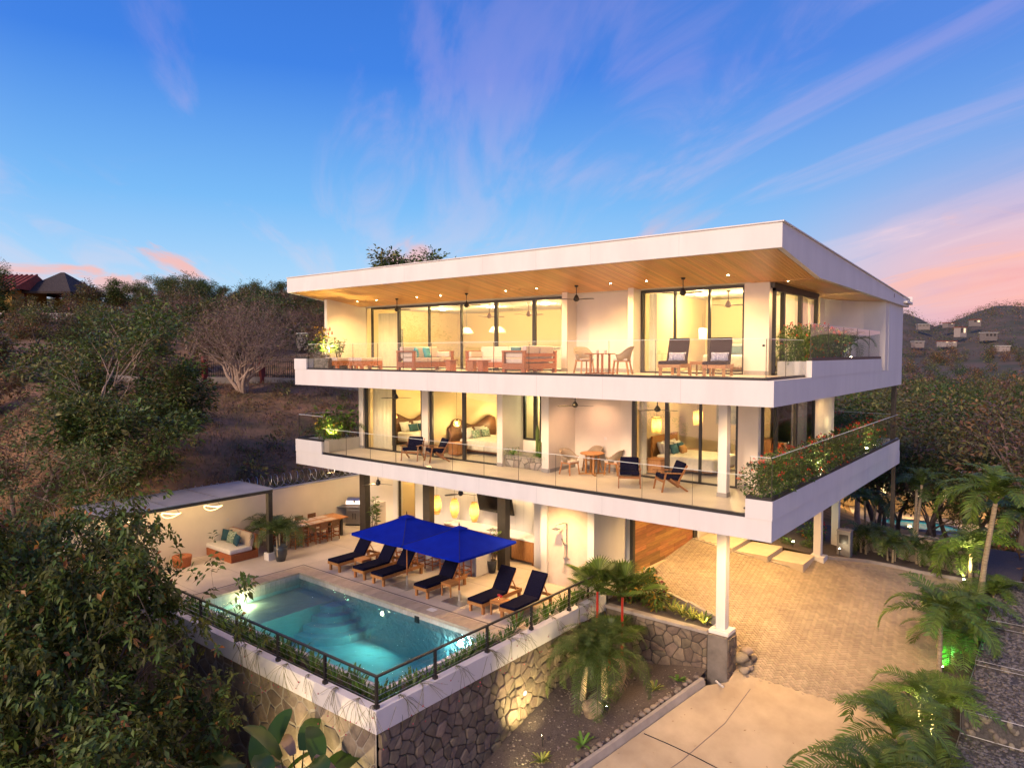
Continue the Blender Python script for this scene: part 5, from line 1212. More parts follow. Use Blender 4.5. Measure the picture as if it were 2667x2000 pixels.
# ---- beds
def bed(label, loc, rz, w, l, head, pls):
    """head of the bed at local y = 0, feet at -l"""
    t = thing('bed', label, 'bed', loc, rz)
    MB().box((-w / 2, -l, .12), (w / 2, -.02, .34)).build('base', M['brownw'], t); o = MB().box((-w / 2 - .05, -l - .05, .16), (w / 2 + .05, -.12, .60)).build('quilt', M['quilt'], t, bevel=.09, seg=4)
    if head == 'wave':
        v = []; n = 24
        for i in range(n + 1):
            x = -w / 2 - .55 + (w + 1.1) * i / n; top = 1.28 + .18 * math.sin(i * .33 + .6) - .30 * (1 - sst(0, 5, i)) - .1 * sst(20, 24, i)
            v += [(x, .0 - .10 * math.sin(i * .5), 0), (x, -.10 - .05 * math.sin(i * .7), .75), (x, .03, top)]
        MB()._add(v, [(3 * i + j, 3 * i + 3 + j, 3 * i + 4 + j, 3 * i + 1 + j) for i in range(n) for j in (0, 1)]).build('headboard', M['slab_wood'], t, smooth=True).modifiers.new('s', 'SOLIDIFY').thickness = .06
    else: MB().box((-w / 2 - .05, .0, .1), (w / 2 + .05, .08, 1.22)).build('headboard', M['cab'] if head == 'wood' else M['curtain'], t)
    for (x, y, m_, s) in pls: pillow(t, (x, y, .58), (.56 * s, .42 * s, .18), M[m_], rnd.uniform(-.15, .15), R(-22))
    return t
P3 = [(-.5, -.22, 'whitec', 1.1), (.35, -.22, 'whitec', 1.1), (-.55, -.42, 'whitec', 1), (.3, -.42, 'whitec', 1), (-.35, -.58, 'dteal', .9), (.25, -.56, 'dteal', .9)]
bed('bed with a carved wooden headboard and teal pillows in the left middle bedroom', (-24.1, 22.5, 3.92), R(90), 1.9, 2.1, 'wave', P3)
bed('bed with a carved wooden headboard and patterned pillows in the second middle bedroom', (-20.15, 22.4, 3.92), R(90), 1.9, 2.2, 'wave', P3[:4] + [(-.35, -.58, 'leafprint', .9), (.25, -.56, 'leafprint', .9)])
bed('bed with a plain wooden headboard under the fringed lamps in the right middle bedroom', (-11.6, 23.4, 3.92), R(90), 1.9, 2.2, 'wood', P3 + [(.0, -.75, 'ochre', .75)])
bed('bed in the bright top bedroom behind the balcony loungers', (-9.4, 25.9, 7.43), 0, 1.9, 2.1, 'cloth', [(-.5, -.22, 'whitec', 1.1), (.35, -.22, 'whitec', 1.1), (-.4, -.5, 'dteal', .9), (.3, -.5, 'ochre', .9)])
def nightstand(label, x, y, z=3.92, s=.5):
    t = thing('nightstand', label, 'nightstand', (x, y, z), group='nightstands in the bedrooms'); MB().box((-.25, -.28, .05), (.25, .28, s)).build('body', M['cab'], t); MB().box((-.28, -.31, s), (.28, .31, s + .03)).build('top', M['cab'], t); MB().box((.25, -.24, .1), (.262, .24, s - .06)).build('drawer', M['cab'], t)
nightstand('nightstand on the near side of the plain wooden bed', -11.2, 22.0); nightstand('dark nightstand on the near side of the bed in the second middle bedroom', -19.6, 20.85); nightstand('nightstand on the far side of the plain wooden bed', -11.2, 24.8)
# picture, desk, settee in the right rooms
t = thing('painting', 'blue grey landscape painting on the wall above the coral pillows', 'painting', (-10.4, 26.8, 5.75)); MB().box((-.72, 0, -.48), (.72, .06, .48)).build('frame', M['sand'], t); MB().box((-.68, -.012, -.44), (.68, -.002, .44)).build('canvas', mat('painted_landscape', (.10, .17, .20), .7, col2=(.45, .46, .38), vscale=3.2, detail=9), t)
t = thing('settee', 'pale settee with coral pillows behind the corner glass of the middle floor', 'settee', (-9.2, 26.2, 3.92)); MB().box((-1.0, -.45, .1), (1.0, .4, .42)).build('seat', M['sand'], t, bevel=.05); MB().box((-1.0, .2, .42), (1.0, .42, .85)).build('backrest', M['sand'], t, bevel=.05)
for x in (-.6, .1, .65): pillow(t, (x, .05, .42), (.5, .45, .16), M['coral'], rnd.uniform(-.3, .3), R(-15))
t = thing('sideboard', 'low wooden sideboard inside the right middle bedroom', 'sideboard', (-9.2, 24.9, 3.92)); MB().box((-.5, 1.2, 0), (.5, 1.7, .95)).build('body', M['cab'], t); MB().box((-.52, 1.18, .95), (.52, 1.72, .98)).build('top', M['cab'], t)
t = thing('kitchen_island', 'white kitchen island deep inside the top living room', 'island', (-18.6, 26.0, 7.43)); MB().box((-1.3, -.4, 0), (1.3, .4, .9)).build('body', M['whitec'], t); MB().box((-1.4, -.48, .9), (1.4, .48, .95)).build('worktop', M['counter'], t)
t = thing('picture', 'framed picture on the side wall of the top living room', 'picture', (-25.7, 23.0, 8.6)); MB().box((-.0, -.45, -.65), (.04, .45, .65)).build('frame', M['black'], t); MB().box((.04, -.42, -.62), (.045, .42, .62)).build('print', mat('misty_print', (.55, .56, .5), .6, col2=(.2, .24, .22), vscale=2), t)
# ---- kitchenette and bar
kt = thing('kitchenette', 'wooden kitchenette with long white worktop below the television', 'kitchen counter', (-18.2, 21.5, 0))
for i in range(9):
    x = -2.4 + .52 * i
    if i in (6,): continue
    MB().box((x + .004, -.42, .14), (x + .516, -.40, .88)).build('cabinet_door', M['cab'], kt)
MB().box((-2.42, -.40, .10), (.70, .44, .90)).build('carcass', M['brownw'], kt); MB().box((1.24, -.40, .10), (2.30, .44, .90)).build('carcass', M['cab'], kt); MB().box((2.24, -.425, 0), (2.32, .44, .90)).build('end_panel', M['cab'], kt); MB().box((-2.45, -.46, .90), (2.35, .445, .95)).build('worktop', M['counter'], kt, bevel=.006)
MB().box((-.22, -.22, .951), (.30, .14, .955)).build('sink', M['dsteel'], kt); MB().tube([(.03, .24, .95), (.03, .24, 1.2), (.03, .12, 1.24), (.03, .05, 1.17)], .012, 8).build('tap', M['steel'], kt)
fg = thing('bar_fridge', 'under-counter steel fridge in the kitchenette', 'fridge', (-17.22, 21.4, 0)); MB().box((-.26, -.28, .03), (.26, .30, .87)).build('body', M['black'], fg); MB().box((-.26, -.33, .05), (.14, -.285, .86)).build('door', M['dsteel'], fg); MB().box((-.26, -.345, .80), (.14, -.33, .82)).build('handle', M['black'], fg)
tv = thing('television', 'wall-mounted black television tilted down above the worktop', 'television', (-18.35, 21.72, 2.05)); MB().box((-.92, -.03, -.50), (.92, .03, .52)).build('screen', mat('tv_screen', (.008, .008, .010), .12), tv); MB().box((-.2, .03, -.2), (.2, .2, .2)).build('bracket', M['black'], tv); tv.rotation_euler = (R(14), 0, 0)
ba = thing('bar_counter', 'white bar counter with solid end panel behind the front umbrella', 'bar', (-18.8, 19.1, 0)); MB().box((-2.2, -.05, 0), (2.02, .30, 1.0)).build('body', M['white'], ba); MB().box((2.02, -.38, 0), (2.11, .44, 1.03)).build('end_panel', M['whitec'], ba, bevel=.008); MB().box((-2.2, -.40, 1.0), (2.02, .44, 1.05)).build('worktop', M['counter'], ba, bevel=.006)
def stool(label, x, y, z=0, rz=0, h=.68, group='bar stools at the bar', name='bar_stool', cat='stool'):
    t = thing(name, label, cat, (x, y, z), rz, group); wd = M['teakr']
    for a in (-.2, .2):
        MB().bar((a, .18, 0), (a * .95, .17, h), .035, .035).build('leg', wd, t); MB().bar((a, -.20, 0), (a * .95, -.22, h + .36), .035, .035).build('leg', wd, t)
    MB().box((-.22, -.21, h), (.22, .20, h + .04)).build('seat', M['brownw'], t, bevel=.01)
    for z_ in (.18, .34): MB().bar((-.2, .18, z_), (.2, .18, z_), .025, .03).bar((-.2, -.2, z_), (.2, -.2, z_), .025, .03).bar((-.2, -.2, z_ - .04), (-.2, .18, z_ - .04), .025, .03).bar((.2, -.2, z_ - .04), (.2, .18, z_ - .04), .025, .03).build('stretcher', wd, t)
    MB().box((-.2, -.235, h + .10), (.2, -.20, h + .36)).build('backrest', M['brownw'], t)
    return t
SN = ['teak bar stool at the left end of the bar', 'second teak bar stool from the left end of the bar', 'teak bar stool at the middle of the bar', 'second teak bar stool from the white end panel', 'teak bar stool next to the white end panel of the bar']
b0 = stool(SN[0], -20.3, 18.5)
for i in range(1, 5): dup(b0, (-20.3 + .8 * i, 18.5, 0), 0, SN[i])
# ---- dining table
dt = thing('dining_table', 'long teak dining table laid with place mats beside the boundary wall', 'dining table', (-25.72, 17.8, 0))
for i in range(6): MB().box((-.55 + i * .184, -1.85, .76), (-.55 + i * .184 + .18, 1.85, .80)).build('plank', M['teak'], dt)
for x in (-.48, .38):
    for y in (-1.6, 1.5): MB().box((x, y, 0), (x + .1, y + .1, .76)).build('leg', M['bronze'], dt)
MB().box((-.46, -1.55, .66), (.46, 1.58, .76)).build('apron', M['brownw'], dt)
pm_ = MB().box((-.2, -.27, 0), (.2, .27, .006)).mesh('place_mat', M['sand']); npos = []
for k in range(5):
    for s in (-1, 1): npos.append((-25.72 + s * .30, 16.3 + .62 * k))
for i, (x, y) in enumerate(npos):
    o = obj('place_mat', pm_, None, (x, y, .802)); tag(o, 'woven place mat in the %s of the dining table' % ('row on the wall side' if i % 2 == 0 else 'row on the pool side'), 'place mat', 'place mats on the dining table wall side' if i % 2 == 0 else 'place mats on the dining table pool side')
    if i % 2 == 0:
        g = thing('water_glass', 'clear stemmed glass standing on the wall side of the dining table', 'glass', (x + .16, y + .16, .81), group='glasses on the dining table'); MB().lathe([(.03, 0), (.006, .01), (.006, .08), (.035, .11), (.035, .19)], 10, caps=False).build('bowl', cup, g)
def dchair(label, x, y, rz): return stool(label, x, y, 0, rz, .52, 'dining chairs along the table', 'dining_chair', 'chair')
ORD = ['dining chair nearest the potted palm', 'second dining chair from the potted palm', 'second dining chair from the barbecue', 'dining chair nearest the barbecue']
d0 = dchair(ORD[0] + ', pool side of the table', -25.08, 16.92, R(90))
for i in (1, 2, 3): dup(d0, (-25.08, 16.92 + .6 * i, 0), R(90), ORD[i] + ', pool side of the table')
for i in range(4): dup(d0, (-26.45, 16.8 + .66 * i, 0), R(-90), ORD[i] + ', wall side of the table')
# ---- barbecue
bq = thing('barbecue', 'stainless steel gas barbecue with side shelves against the boundary wall', 'barbecue', (-26.39, 21.06, 0), R(34))
MB().box((-.38, -.28, .06), (.38, .28, .82)).build('cabinet', M['steel'], bq, bevel=.01)
for x in (-.375, .003): MB().box((x, -.30, .12), (x + .37, -.283, .72)).build('door', M['steel'], bq)
for x in (-.06, .06): MB().tube([(x, -.33, .30), (x, -.33, .58)], .012, 6).build('handle', M['black'], bq)
hp = [(-.30, .90), (-.30, 1.0), (-.24, 1.16), (-.10, 1.25), (.10, 1.27), (.28, 1.2), (.28, .90)]
MB()._add([(-.40, y, z) for y, z in hp] + [(.40, y, z) for y, z in hp], [tuple(range(6, -1, -1)), tuple(range(7, 14))] + [(i, (i + 1) % 7, 7 + (i + 1) % 7, 7 + i) for i in range(7)]).build('lid', M['steel'], bq)
MB().box((-.42, -.34, .82), (.42, .30, .90)).build('firebox', M['steel'], bq); MB().tube([(-.32, -.37, 1.02), (.32, -.37, 1.02)], .016, 8).build('lid_handle', M['steel'], bq)
MB().lathe([(0, 0), (.05, 0), (.05, .02), (0, .02)], 14).build('thermometer', M['black'], bq).matrix_local = Matrix.Translation((0, -.27, 1.13)) @ Matrix.Rotation(R(70), 4, 'X')
for i in range(5): MB().lathe([(.028, 0), (.026, .035), (0, .036)], 10).build('knob', M['steel'], bq).matrix_local = Matrix.Translation((-.28 + .14 * i, -.34, .86)) @ Matrix.Rotation(R(90), 4, 'X')
for s in (-1, 1): MB().box((min(s * .42, s * .85), -.26, .84), (max(s * .42, s * .85), .26, .885)).build('side_shelf', M['dsteel'], bq); 
MB().box((-.42, -.32, 0), (.42, .32, .06)).build('base', M['black'], bq)
# ---- daybed
db = thing('daybed', 'wooden daybed with cream cushions under the pergola', 'daybed', (-25.98, 14.58, 0))
MB().box((-1.15, -.55, 0), (.85, .60, .30)).build('base', M['teakr'], db, bevel=.01); MB().box((-1.15, .52, .30), (.85, .62, .92)).build('backrest', M['teakr'], db, bevel=.01); cushion(None, (-1.1, -.55, .30), (.78, .40, .48), M['whitec'], 'mattress', db, .05)
for x0, x1 in ((-1.0, -.12), (-.08, .74)): cushion(None, (x0, 0, 0), (x1, .2, .52), M['sand'], 'back_cushion', db, .07, Matrix.Translation((0, .26, .46)) @ Matrix.Rotation(R(-14), 4, 'X'))
pillow(db, (-.75, .12, .48), (.48, .46, .16), M['dteal'], R(18), R(-16)); pillow(db, (-.28, .05, .48), (.5, .48, .16), M['leafprint'], R(4), R(-18)); pillow(db, (.18, .0, .48), (.44, .42, .16), M['dteal'], R(-14), R(-18))
tt = thing('log_table', 'low round wooden table half hidden by the tree beside the daybed', 'table', (-26.3, 12.7, 0)); MB().lathe([(.30, 0), (.33, .2), (.36, .36), (.35, .40), (0, .40)], 20).build('top', M['teakr'], tt)
# ---- outdoor shower
sh = thing('outdoor_shower', 'chrome outdoor shower with rain head on the cement wall', 'shower', (-13.5, 19.84, 0))
MB().tube([(0, -.05, 1.02), (0, -.05, 2.26), (-.02, -.10, 2.27), (-.25, -.32, 2.20), (-.25, -.32, 2.08)], .014, 8).build('riser', M['steel'], sh); MB().box((-.36, -.43, 2.05), (-.14, -.21, 2.075)).build('shower_head', M['steel'], sh)
MB().tube([(-.12, -.06, 1.02), (.12, -.06, 1.02)], .03, 10).build('mixer', M['steel'], sh); MB().tube([(0, -.06, 1.0), (-.06, -.1, .75), (-.14, -.1, .56), (-.10, -.1, .5), (-.03, -.09, .6), (-.02, -.08, .95), (-.06, -.08, 1.5)], .009, 6).build('hose', M['steel'], sh); MB().tube([(-.06, -.09, 1.5), (-.13, -.14, 1.72)], .018, 8).build('hand_shower', M['black'], sh); MB().box((-.07, -.07, 1.46), (.03, -.02, 1.52)).build('holder', M['steel'], sh)
# ------------------------------------------------------------------ vegetation
def npmesh(name, V, F, mats, mi=None):
    """V (n,3) array, F (m,4) array of quads"""
    me = bpy.data.meshes.new(name); n, m = len(V), len(F)
    me.vertices.add(n); me.vertices.foreach_set('co', np.asarray(V, np.float32).ravel())
    me.loops.add(m * 4); me.loops.foreach_set('vertex_index', np.asarray(F, np.int32).ravel())
    me.polygons.add(m); me.polygons.foreach_set('loop_start', np.arange(0, m * 4, 4, dtype=np.int32)); me.polygons.foreach_set('loop_total', np.full(m, 4, np.int32))
    for x in (mats if isinstance(mats, (list, tuple)) else [mats]): me.materials.append(x)
    if mi is not None: me.polygons.foreach_set('material_index', np.asarray(mi, np.int32))
    me.update(calc_edges=True); return me
def unit(a): return a / (np.linalg.norm(a, axis=-1, keepdims=True) + 1e-9)
def leaves(P0, D, Ln, Wd, rng, droop=.25, fold=.22):
    """leaf = two quads folded on the midrib: base, mid, tip with two sides -> 6 verts, 2 quads (diamond-like)"""
    n = len(P0); D = unit(D); up_ = np.tile([0, 0, 1.], (n, 1)) + rng.normal(0, .45, (n, 3)); S = unit(np.cross(D, up_)); U = np.cross(S, D)
    Ln = np.asarray(Ln).reshape(-1, 1); Wd = np.asarray(Wd).reshape(-1, 1)
    tip = P0 + D * Ln - np.array([0, 0, 1.]) * droop * Ln; mid = P0 + D * Ln * .52 - np.array([0, 0, 1.]) * droop * .25 * Ln
    lft = mid + S * Wd / 2 + U * fold * Wd; rgt = mid - S * Wd / 2 + U * fold * Wd
    V = np.stack([P0, lft, tip, rgt, mid], 1).reshape(-1, 3); b = np.arange(n)[:, None] * 5
    F = np.concatenate([b + np.array([[0, 4, 2, 1]]), b + np.array([[0, 3, 2, 4]])], 1).reshape(-1, 4)
    return V, F
def branch_tree(seed, H, spread, r0, levels=4, kids_=(3, 4), first=.3, droop=0., up_=.35, lean=0, shrink=.68, multi=1, lenk=1.0):
    """returns trunk MB and list of (tip, dir)"""
    r_ = random.Random(seed); mb = MB(); tips = []
    def grow(p, d, l, r, lv):
        n = 4 if lv < 2 else 3; pts = [p]; rs = [r]
        for i in range(n):
            d = (d + Vector((r_.gauss(0, .13), r_.gauss(0, .13), r_.gauss(0, .08) + up_ * .10 - droop * .1 * lv))).normalized(); pts.append(pts[-1] + d * l / n); rs.append(r * (1 - .42 * (i + 1) / n))
        mb.tube(pts, rs, 8 if lv == 0 else (5 if lv < 3 else 3), caps=False)
        if lv >= levels: tips.append((pts[-1], d)); tips.append((pts[-2], d)); return
        if lv >= 2: tips.append((pts[-1], d))
        k = r_.randint(*kids_)
        a0 = r_.uniform(0, 6.28)
        for j in range(k):
            a = a0 + j * 6.283 / k + r_.uniform(-.5, .5); t_ = r_.uniform(.45, 1.0) if j < k - 1 else 1.0
            i = min(n, max(1, int(round(t_ * n)))); q = pts[i]
            side = Vector((math.cos(a), math.sin(a), 0)); side = (side - d * side.dot(d)).normalized()
            ang = r_.uniform(.45, .95) * spread; nd = (d * math.cos(ang) + side * math.sin(ang) + Vector((0, 0, up_ * .25))).normalized()
            grow(q, nd, l * shrink * r_.uniform(.8, 1.2), rs[i] * r_.uniform(.55, .75), lv + 1)
    for m_ in range(multi):
        a = m_ * 6.283 / multi + r_.uniform(0, 1); d = Vector((math.cos(a) * .45, math.sin(a) * .45, 1)).normalized() if multi > 1 else Vector((lean, lean * .4, 1)).normalized()
        grow(Vector((0, 0, -.3)), d, H * first * lenk, r0, 0)
    return mb, tips
def crown_of(name, tips, seed, n_per, size, rad, mats, weights=None, droop=.3, width=.36):
    rng = np.random.default_rng(seed); T = np.array([tuple(t[0]) for t in tips]); Dr = np.array([tuple(t[1]) for t in tips])
    k = len(T); idx = np.repeat(np.arange(k), n_per); n = len(idx)
    off = rng.normal(0, 1, (n, 3)); off = unit(off) * (rng.random((n, 1)) ** .5) * rad
    off[:, 2] *= .7; P0 = T[idx] + off; D = unit(off) * .9 + Dr[idx] * .5 + rng.normal(0, .35, (n, 3)); D[:, 2] = D[:, 2] * .6 + .12
    L_ = size * rng.uniform(.65, 1.25, n); V, F = leaves(P0, D, L_, L_ * width, rng, droop)
    mi = None
    if weights is not None:
        # one colour per clump, with young tips outermost
        c = rng.choice(len(mats), k, p=weights); mi = np.repeat(c[idx], 2)
    return npmesh(name, V, F, mats, mi)
def put_tree(name, trunk, crown, label, cat, loc, rz=0, s=1, group=None, sz=None):
    t = thing(name, label, cat, loc, rz, group); t.scale = (s, s, sz or s)
    obj('trunk', trunk, t)
    if crown is not None: obj('crown', crown, t)
    return t
# ---- the big leafy tree in the left foreground
def rosette(name, tips, seed, mats, n_ros, size):
    """leaf whorls at the branch ends: lanceolate leaves radiating and drooping"""
    rng = np.random.default_rng(seed); T = np.array([tuple(t[0]) for t in tips]); Dr = unit(np.array([tuple(t[1]) for t in tips]))
    k = len(T); ros = np.repeat(np.arange(k), n_ros); c = T[ros] + rng.normal(0, .20, (len(ros), 3)) ; ax_ = unit(Dr[ros] + rng.normal(0, .55, (len(ros), 3)) + np.array([0, 0, .55]))
    nl = 9; id2 = np.repeat(np.arange(len(c)), nl); n = len(id2); a = np.tile(np.arange(nl) * 2.4, len(c)) + np.repeat(rng.uniform(0, 6, len(c)), nl)
    e1 = unit(np.cross(ax_, np.array([.3, .9, .2]))); e2 = np.cross(ax_, e1); h = rng.uniform(-.3, .55, n)[:, None]
    D = e1[id2] * np.cos(a)[:, None] + e2[id2] * np.sin(a)[:, None] + ax_[id2] * h; L_ = size * rng.uniform(.7, 1.2, n)
    V, F = leaves(c[id2] - ax_[id2] * .02 * (np.arange(n) % nl)[:, None], D, L_, L_ * .42, rng, .16, .16)
    tipc = rng.random(len(c)); mi_r = np.where(tipc > .84, 2, np.where(tipc > .55, 1, 0)); mi = mi_r[id2]; mi = np.where((h[:, 0] > .35) & (mi == 2), 2, np.where(mi == 2, 1, mi))
    return npmesh(name, V, F, mats, np.repeat(mi, 2))
FT = [M['lf_mango'], M['lf_mid'], M['lf_tip']]
fspec = [  # x, y, base z, height, seed, stretch, label
    (-17.4, 6.5, -4.4, 9.4, 3, 1.40, 'broad dark green tree with bronze leaf tips reaching over the pool corner'),
    (-22.4, 3.9, -4.6, 10.2, 5, 1.40, 'dense dark green tree with bronze leaf tips at the left edge, hiding the pergola'),
    (-14.2, 4.8, -4.6, 7.4, 8, 1.05, 'low dark green leafy tree at the bottom left, below the pool corner'),
    (-18.6, 3.4, -4.8, 8.0, 14, 1.25, 'low dark green leafy tree in the bottom left corner'),
    (-16.3, 6.4, -4.6, 7.8, 17, 1.1, 'dark green leafy tree low before the stone foot of the pool terrace'),
    (-22.6, 8.6, -4.0, 9.0, 12, 1.28, 'dark green leafy tree in front of the pergola roof end')]
for (x, y, z, H, sd, sz_, lb) in fspec:
    tr_, tips = branch_tree(sd, H, 1.05, .17, 4, (3, 4), .27, up_=.3, shrink=.72)
    put_tree('leafy_tree', tr_.mesh('trunk', M['bark'], True), rosette('crown', tips, sd, FT, 4, .185), lb, 'tree', (x, y, z), rnd.uniform(0, 6), 1, 'dark leafy trees in the left foreground', sz_)
# ---- palms
def frond_mesh(name, L_, arch, nl, ll, mt, w=.03, vee=.35, droopl=.3, seed=0, ragged=0.):
    """pinnate frond along +X, arching"""
    rng = np.random.default_rng(seed); V = []; F = []; pts = []
    p = np.array([0., 0, 0]); a = 1.15
    n = 14; seg = L_ / n
    for i in range(n + 1):
        pts.append(p.copy()); p = p + seg * np.array([math.cos(a), 0, math.sin(a)]); a -= arch / n * (1 + .9 * i / n)
    mb = MB(); mb.tube([tuple(q) for q in pts], [.018 * (1 - .85 * i / n) + .002 for i in range(n + 1)], 4, caps=False)
    vv = list(mb.v); ff = [f for f in mb.f]
    for k in range(nl):
        t_ = .12 + .88 * (k + .5) / nl; q = t_ * n; i = min(n - 1, int(q)); w_ = q - i; c = pts[i] * (1 - w_) + pts[i + 1] * w_; tg = unit(pts[i + 1] - pts[i]); upn = np.array([-tg[2], 0, tg[0]])
        ln = ll * (math.sin(math.pi * (t_ * .86 + .10)) ** .6) * rng.uniform(.88, 1.08)
        for s in (-1, 1):
            if ragged and rng.random() < ragged: continue
            d = unit(np.array([0, s * 1.0, 0]) + tg * rng.uniform(.55, .85) + upn * vee); b0 = c; m1 = c + d * ln * .5; tp = c + d * ln - np.array([0, 0, 1.]) * droopl * ln + rng.normal(0, .02, 3); pw_ = tg * w * .5
            o = len(vv); vv += [tuple(b0 - pw_ * .5), tuple(b0 + pw_ * .5), tuple(m1 + pw_ - np.array([0, 0, droopl * ln * .2])), tuple(m1 - pw_ - np.array([0, 0, droopl * ln * .2])), tuple(tp)]
            ff += [(o, o + 1, o + 2, o + 3), (o + 3, o + 2, o + 4)]
    me = bpy.data.meshes.new(name); me.from_pydata(vv, [], ff); me.materials.append(mt); me.update(); return me
FR = {}
def fronds(key, **k):
    FR[key] = [frond_mesh('frond', seed=i, **{**k, 'arch': k['arch'] * (.8 + .22 * i)}) for i in range(3)]
fronds('areca', L_=1.55, arch=1.6, nl=24, ll=.44, mt=M['lf_palm'], w=.05, droopl=.22)
fronds('arecad', L_=1.6, arch=1.8, nl=22, ll=.44, mt=M['lf_palmd'], w=.05, droopl=.25)
fronds('date', L_=2.0, arch=2.15, nl=46, ll=.32, mt=M['lf_palmd'], w=.020, droopl=.18, vee=.1)
fronds('king', L_=1.95, arch=1.7, nl=28, ll=.52, mt=M['lf_palm'], w=.062, droopl=.30)
fronds('pot', L_=1.15, arch=1.5, nl=22, ll=.34, mt=M['lf_palmd'], w=.03, droopl=.2)
FR['dead'] = [frond_mesh('dead_frond', 1.3, 2.2, 24, .25, M['lf_dry'], .014, 0, .6, 5, .2)]
def fan_frond(name, r, n, mt, split=.35):
    v = [(0, 0, 0)]; f = []
    v = []; st_ = MB().tube([(0, 0, 0), (.18, 0, .28), (.34, 0, .46)], [.012, .009, .006], 4, caps=False); v = list(st_.v); f = list(st_.f); c = Vector((.34, 0, .46))
    for k in range(n):
        a = R(-105 + 210 * k / (n - 1)); d = Vector((math.cos(a) * .75, math.sin(a), .55 * math.cos(a) + .12)).normalized(); s = Vector((-math.sin(a), math.cos(a), 0)) * .03; o = len(v); m_ = c + d * r * .6 + Vector((0, 0, .03)); tp = c + d * r - Vector((0, 0, .08 * r))
        v += [tuple(c), tuple(m_ + s), tuple(tp), tuple(m_ - s)]; f.append((o, o + 1, o + 2, o + 3))
    me = bpy.data.meshes.new(name); me.from_pydata(v, [], f); me.materials.append(mt); me.update(); return me
FR['fan'] = [fan_frond('frond', .62, 24, M['lf_palm']), fan_frond('frond', .55, 22, M['lf_palmd'])]
def palm(label, loc, key, n, trunk_h=0, r=.06, s=1., cat='palm', lean=(0, 0), stems=1, group=None, name='palm', mt=None, el=(-.55, .45), shaft=None):
    t = thing(name, label, cat, loc, rnd.uniform(0, 6.28), group); t.scale = (s,) * 3; k = 0
    for st_ in range(stems):
        a0 = rnd.uniform(0, 6.28); bx, by = (0, 0) if stems == 1 else (.16 * math.cos(st_ * 2.4), .16 * math.sin(st_ * 2.4)); h = trunk_h * rnd.uniform(.75, 1.1) if stems > 1 else trunk_h
        tx, ty = bx + lean[0] * h + (bx * .8 * h if stems > 1 else 0), by + lean[1] * h + (by * .8 * h if stems > 1 else 0)
        if h > .05:
            MB().tube([(bx, by, -.25), (bx * .6 + tx * .4, by * .6 + ty * .4, h * .45), (tx, ty, h)], [r * 1.25, r, r * .85], 9, caps=False).build('trunk', mt or M['palmtr'], t, smooth=True)
            if shaft: MB().tube([(tx, ty, h), (tx + lean[0] * .3, ty + lean[1] * .3, h + .45)], [r * .95, r * .5], 8).build('shaft', shaft, t, smooth=True)
        m_ = n // stems
        for i in range(m_):
            o = obj('frond', rnd.choice(FR[key]), t, (tx, ty, h + (.35 if shaft else 0))); w = i / max(1, m_ - 1)
            o.rotation_euler = (rnd.uniform(-.12, .12), -(el[0] + (el[1] - el[0]) * w) + rnd.uniform(-.12, .12) - 0, a0 + i * 2.4 + rnd.uniform(-.25, .25)); q = rnd.uniform(.85, 1.1) * (.75 + .25 * (1 - w)); o.scale = (q, q, q)
    return t
# right edge of the drive
G_R = 'palms along the right of the drive'
palm('large arching palm at the very bottom right, over the concrete ramp', (-2.9, 15.6, -2.75), 'king', 12, 1.6, .06, 1.15, group=G_R, el=(-.4, .5))
palm('arching palm at the bottom right, second up the drive edge', (-3.05, 18.0, -2.5), 'king', 12, 1.5, .06, 1.1, group=G_R, el=(-.4, .5))
palm('bushy lower palm beside the lowest gabion', (-2.45, 17.6, -2.5), 'areca', 18, .7, .05, 1.15, group=G_R, stems=2)
palm('palm lit from below at the end of the gabion with pale stone face', (-2.75, 21.0, -2.1), 'areca', 20, .9, .05, 1.15, group=G_R, stems=2)
palm('palm with a slender grey trunk rising in the middle of the drive edge', (-2.9, 23.8, -1.9), 'king', 16, 1.7, .06, 1.2, group=G_R, el=(-.35, .5))
palm('bushy palm lit green beside the middle gabion', (-2.7, 25.8, -1.75), 'areca', 18, .7, .05, 1.15, group=G_R, stems=2)
palm('bushy palm lit yellow beside the upper gabion', (-2.75, 28.4, -1.5), 'areca', 18, .8, .05, 1.15, group=G_R, stems=2)
palm('tallest palm on the right with a slender pale trunk above the gabions', (-2.55, 30.2, -1.3), 'king', 16, 3.0, .07, 1.35, lean=(.10, .06), group=G_R, el=(-.3, .6))
palm('palm lit yellow at its foot below the tallest palm', (-3.0, 32.4, -1.0), 'king', 14, 1.1, .06, 1.2, group=G_R)
palm('shaggy palm at the upper right edge behind the tallest palm', (-1.2, 32.8, -1.2), 'king', 14, 2.2, .06, 1.3, group=G_R)
for (x, y, lb) in ((-2.6, 19.3, 'low bushy palm between the lowest gabion and the arching palms'), (-2.5, 22.4, 'low bushy palm at the corner of the middle gabion'), (-2.4, 27.0, 'low bushy palm between the two upper gabions'), (-2.0, 31.4, 'bushy palm behind the trunk of the tallest palm')):
    palm(lb, (x, y, GD(max(x, -3), y) + .1), 'areca', 16, .4, .04, .95, group=G_R, stems=2)
G_A = 'areca palms along the low stone wall'
for (x, y, lb) in ((-6.75, 32.3, 'areca palm next to the grey meter pillar'), (-5.7, 32.2, 'second areca palm from the meter pillar, before the low stone wall'), (-4.75, 32.9, 'third areca palm from the meter pillar, before the low stone wall'), (-3.75, 33.4, 'areca palm at the far right end of the low stone wall')):
    palm(lb, (x, y, P(x, y) + .05), 'arecad', 15, .5, .04, 1.0, stems=3, group=G_A)
palm('tall dark palm behind the low stone wall', (-7.6, 36.6, -1.4), 'arecad', 14, 2.4, .05, 1.1, stems=2, group=G_A); palm('dark palm reaching up under the far corner of the balcony', (-5.9, 38.2, -1.6), 'arecad', 14, 3.0, .06, 1.15, stems=2, group=G_A)
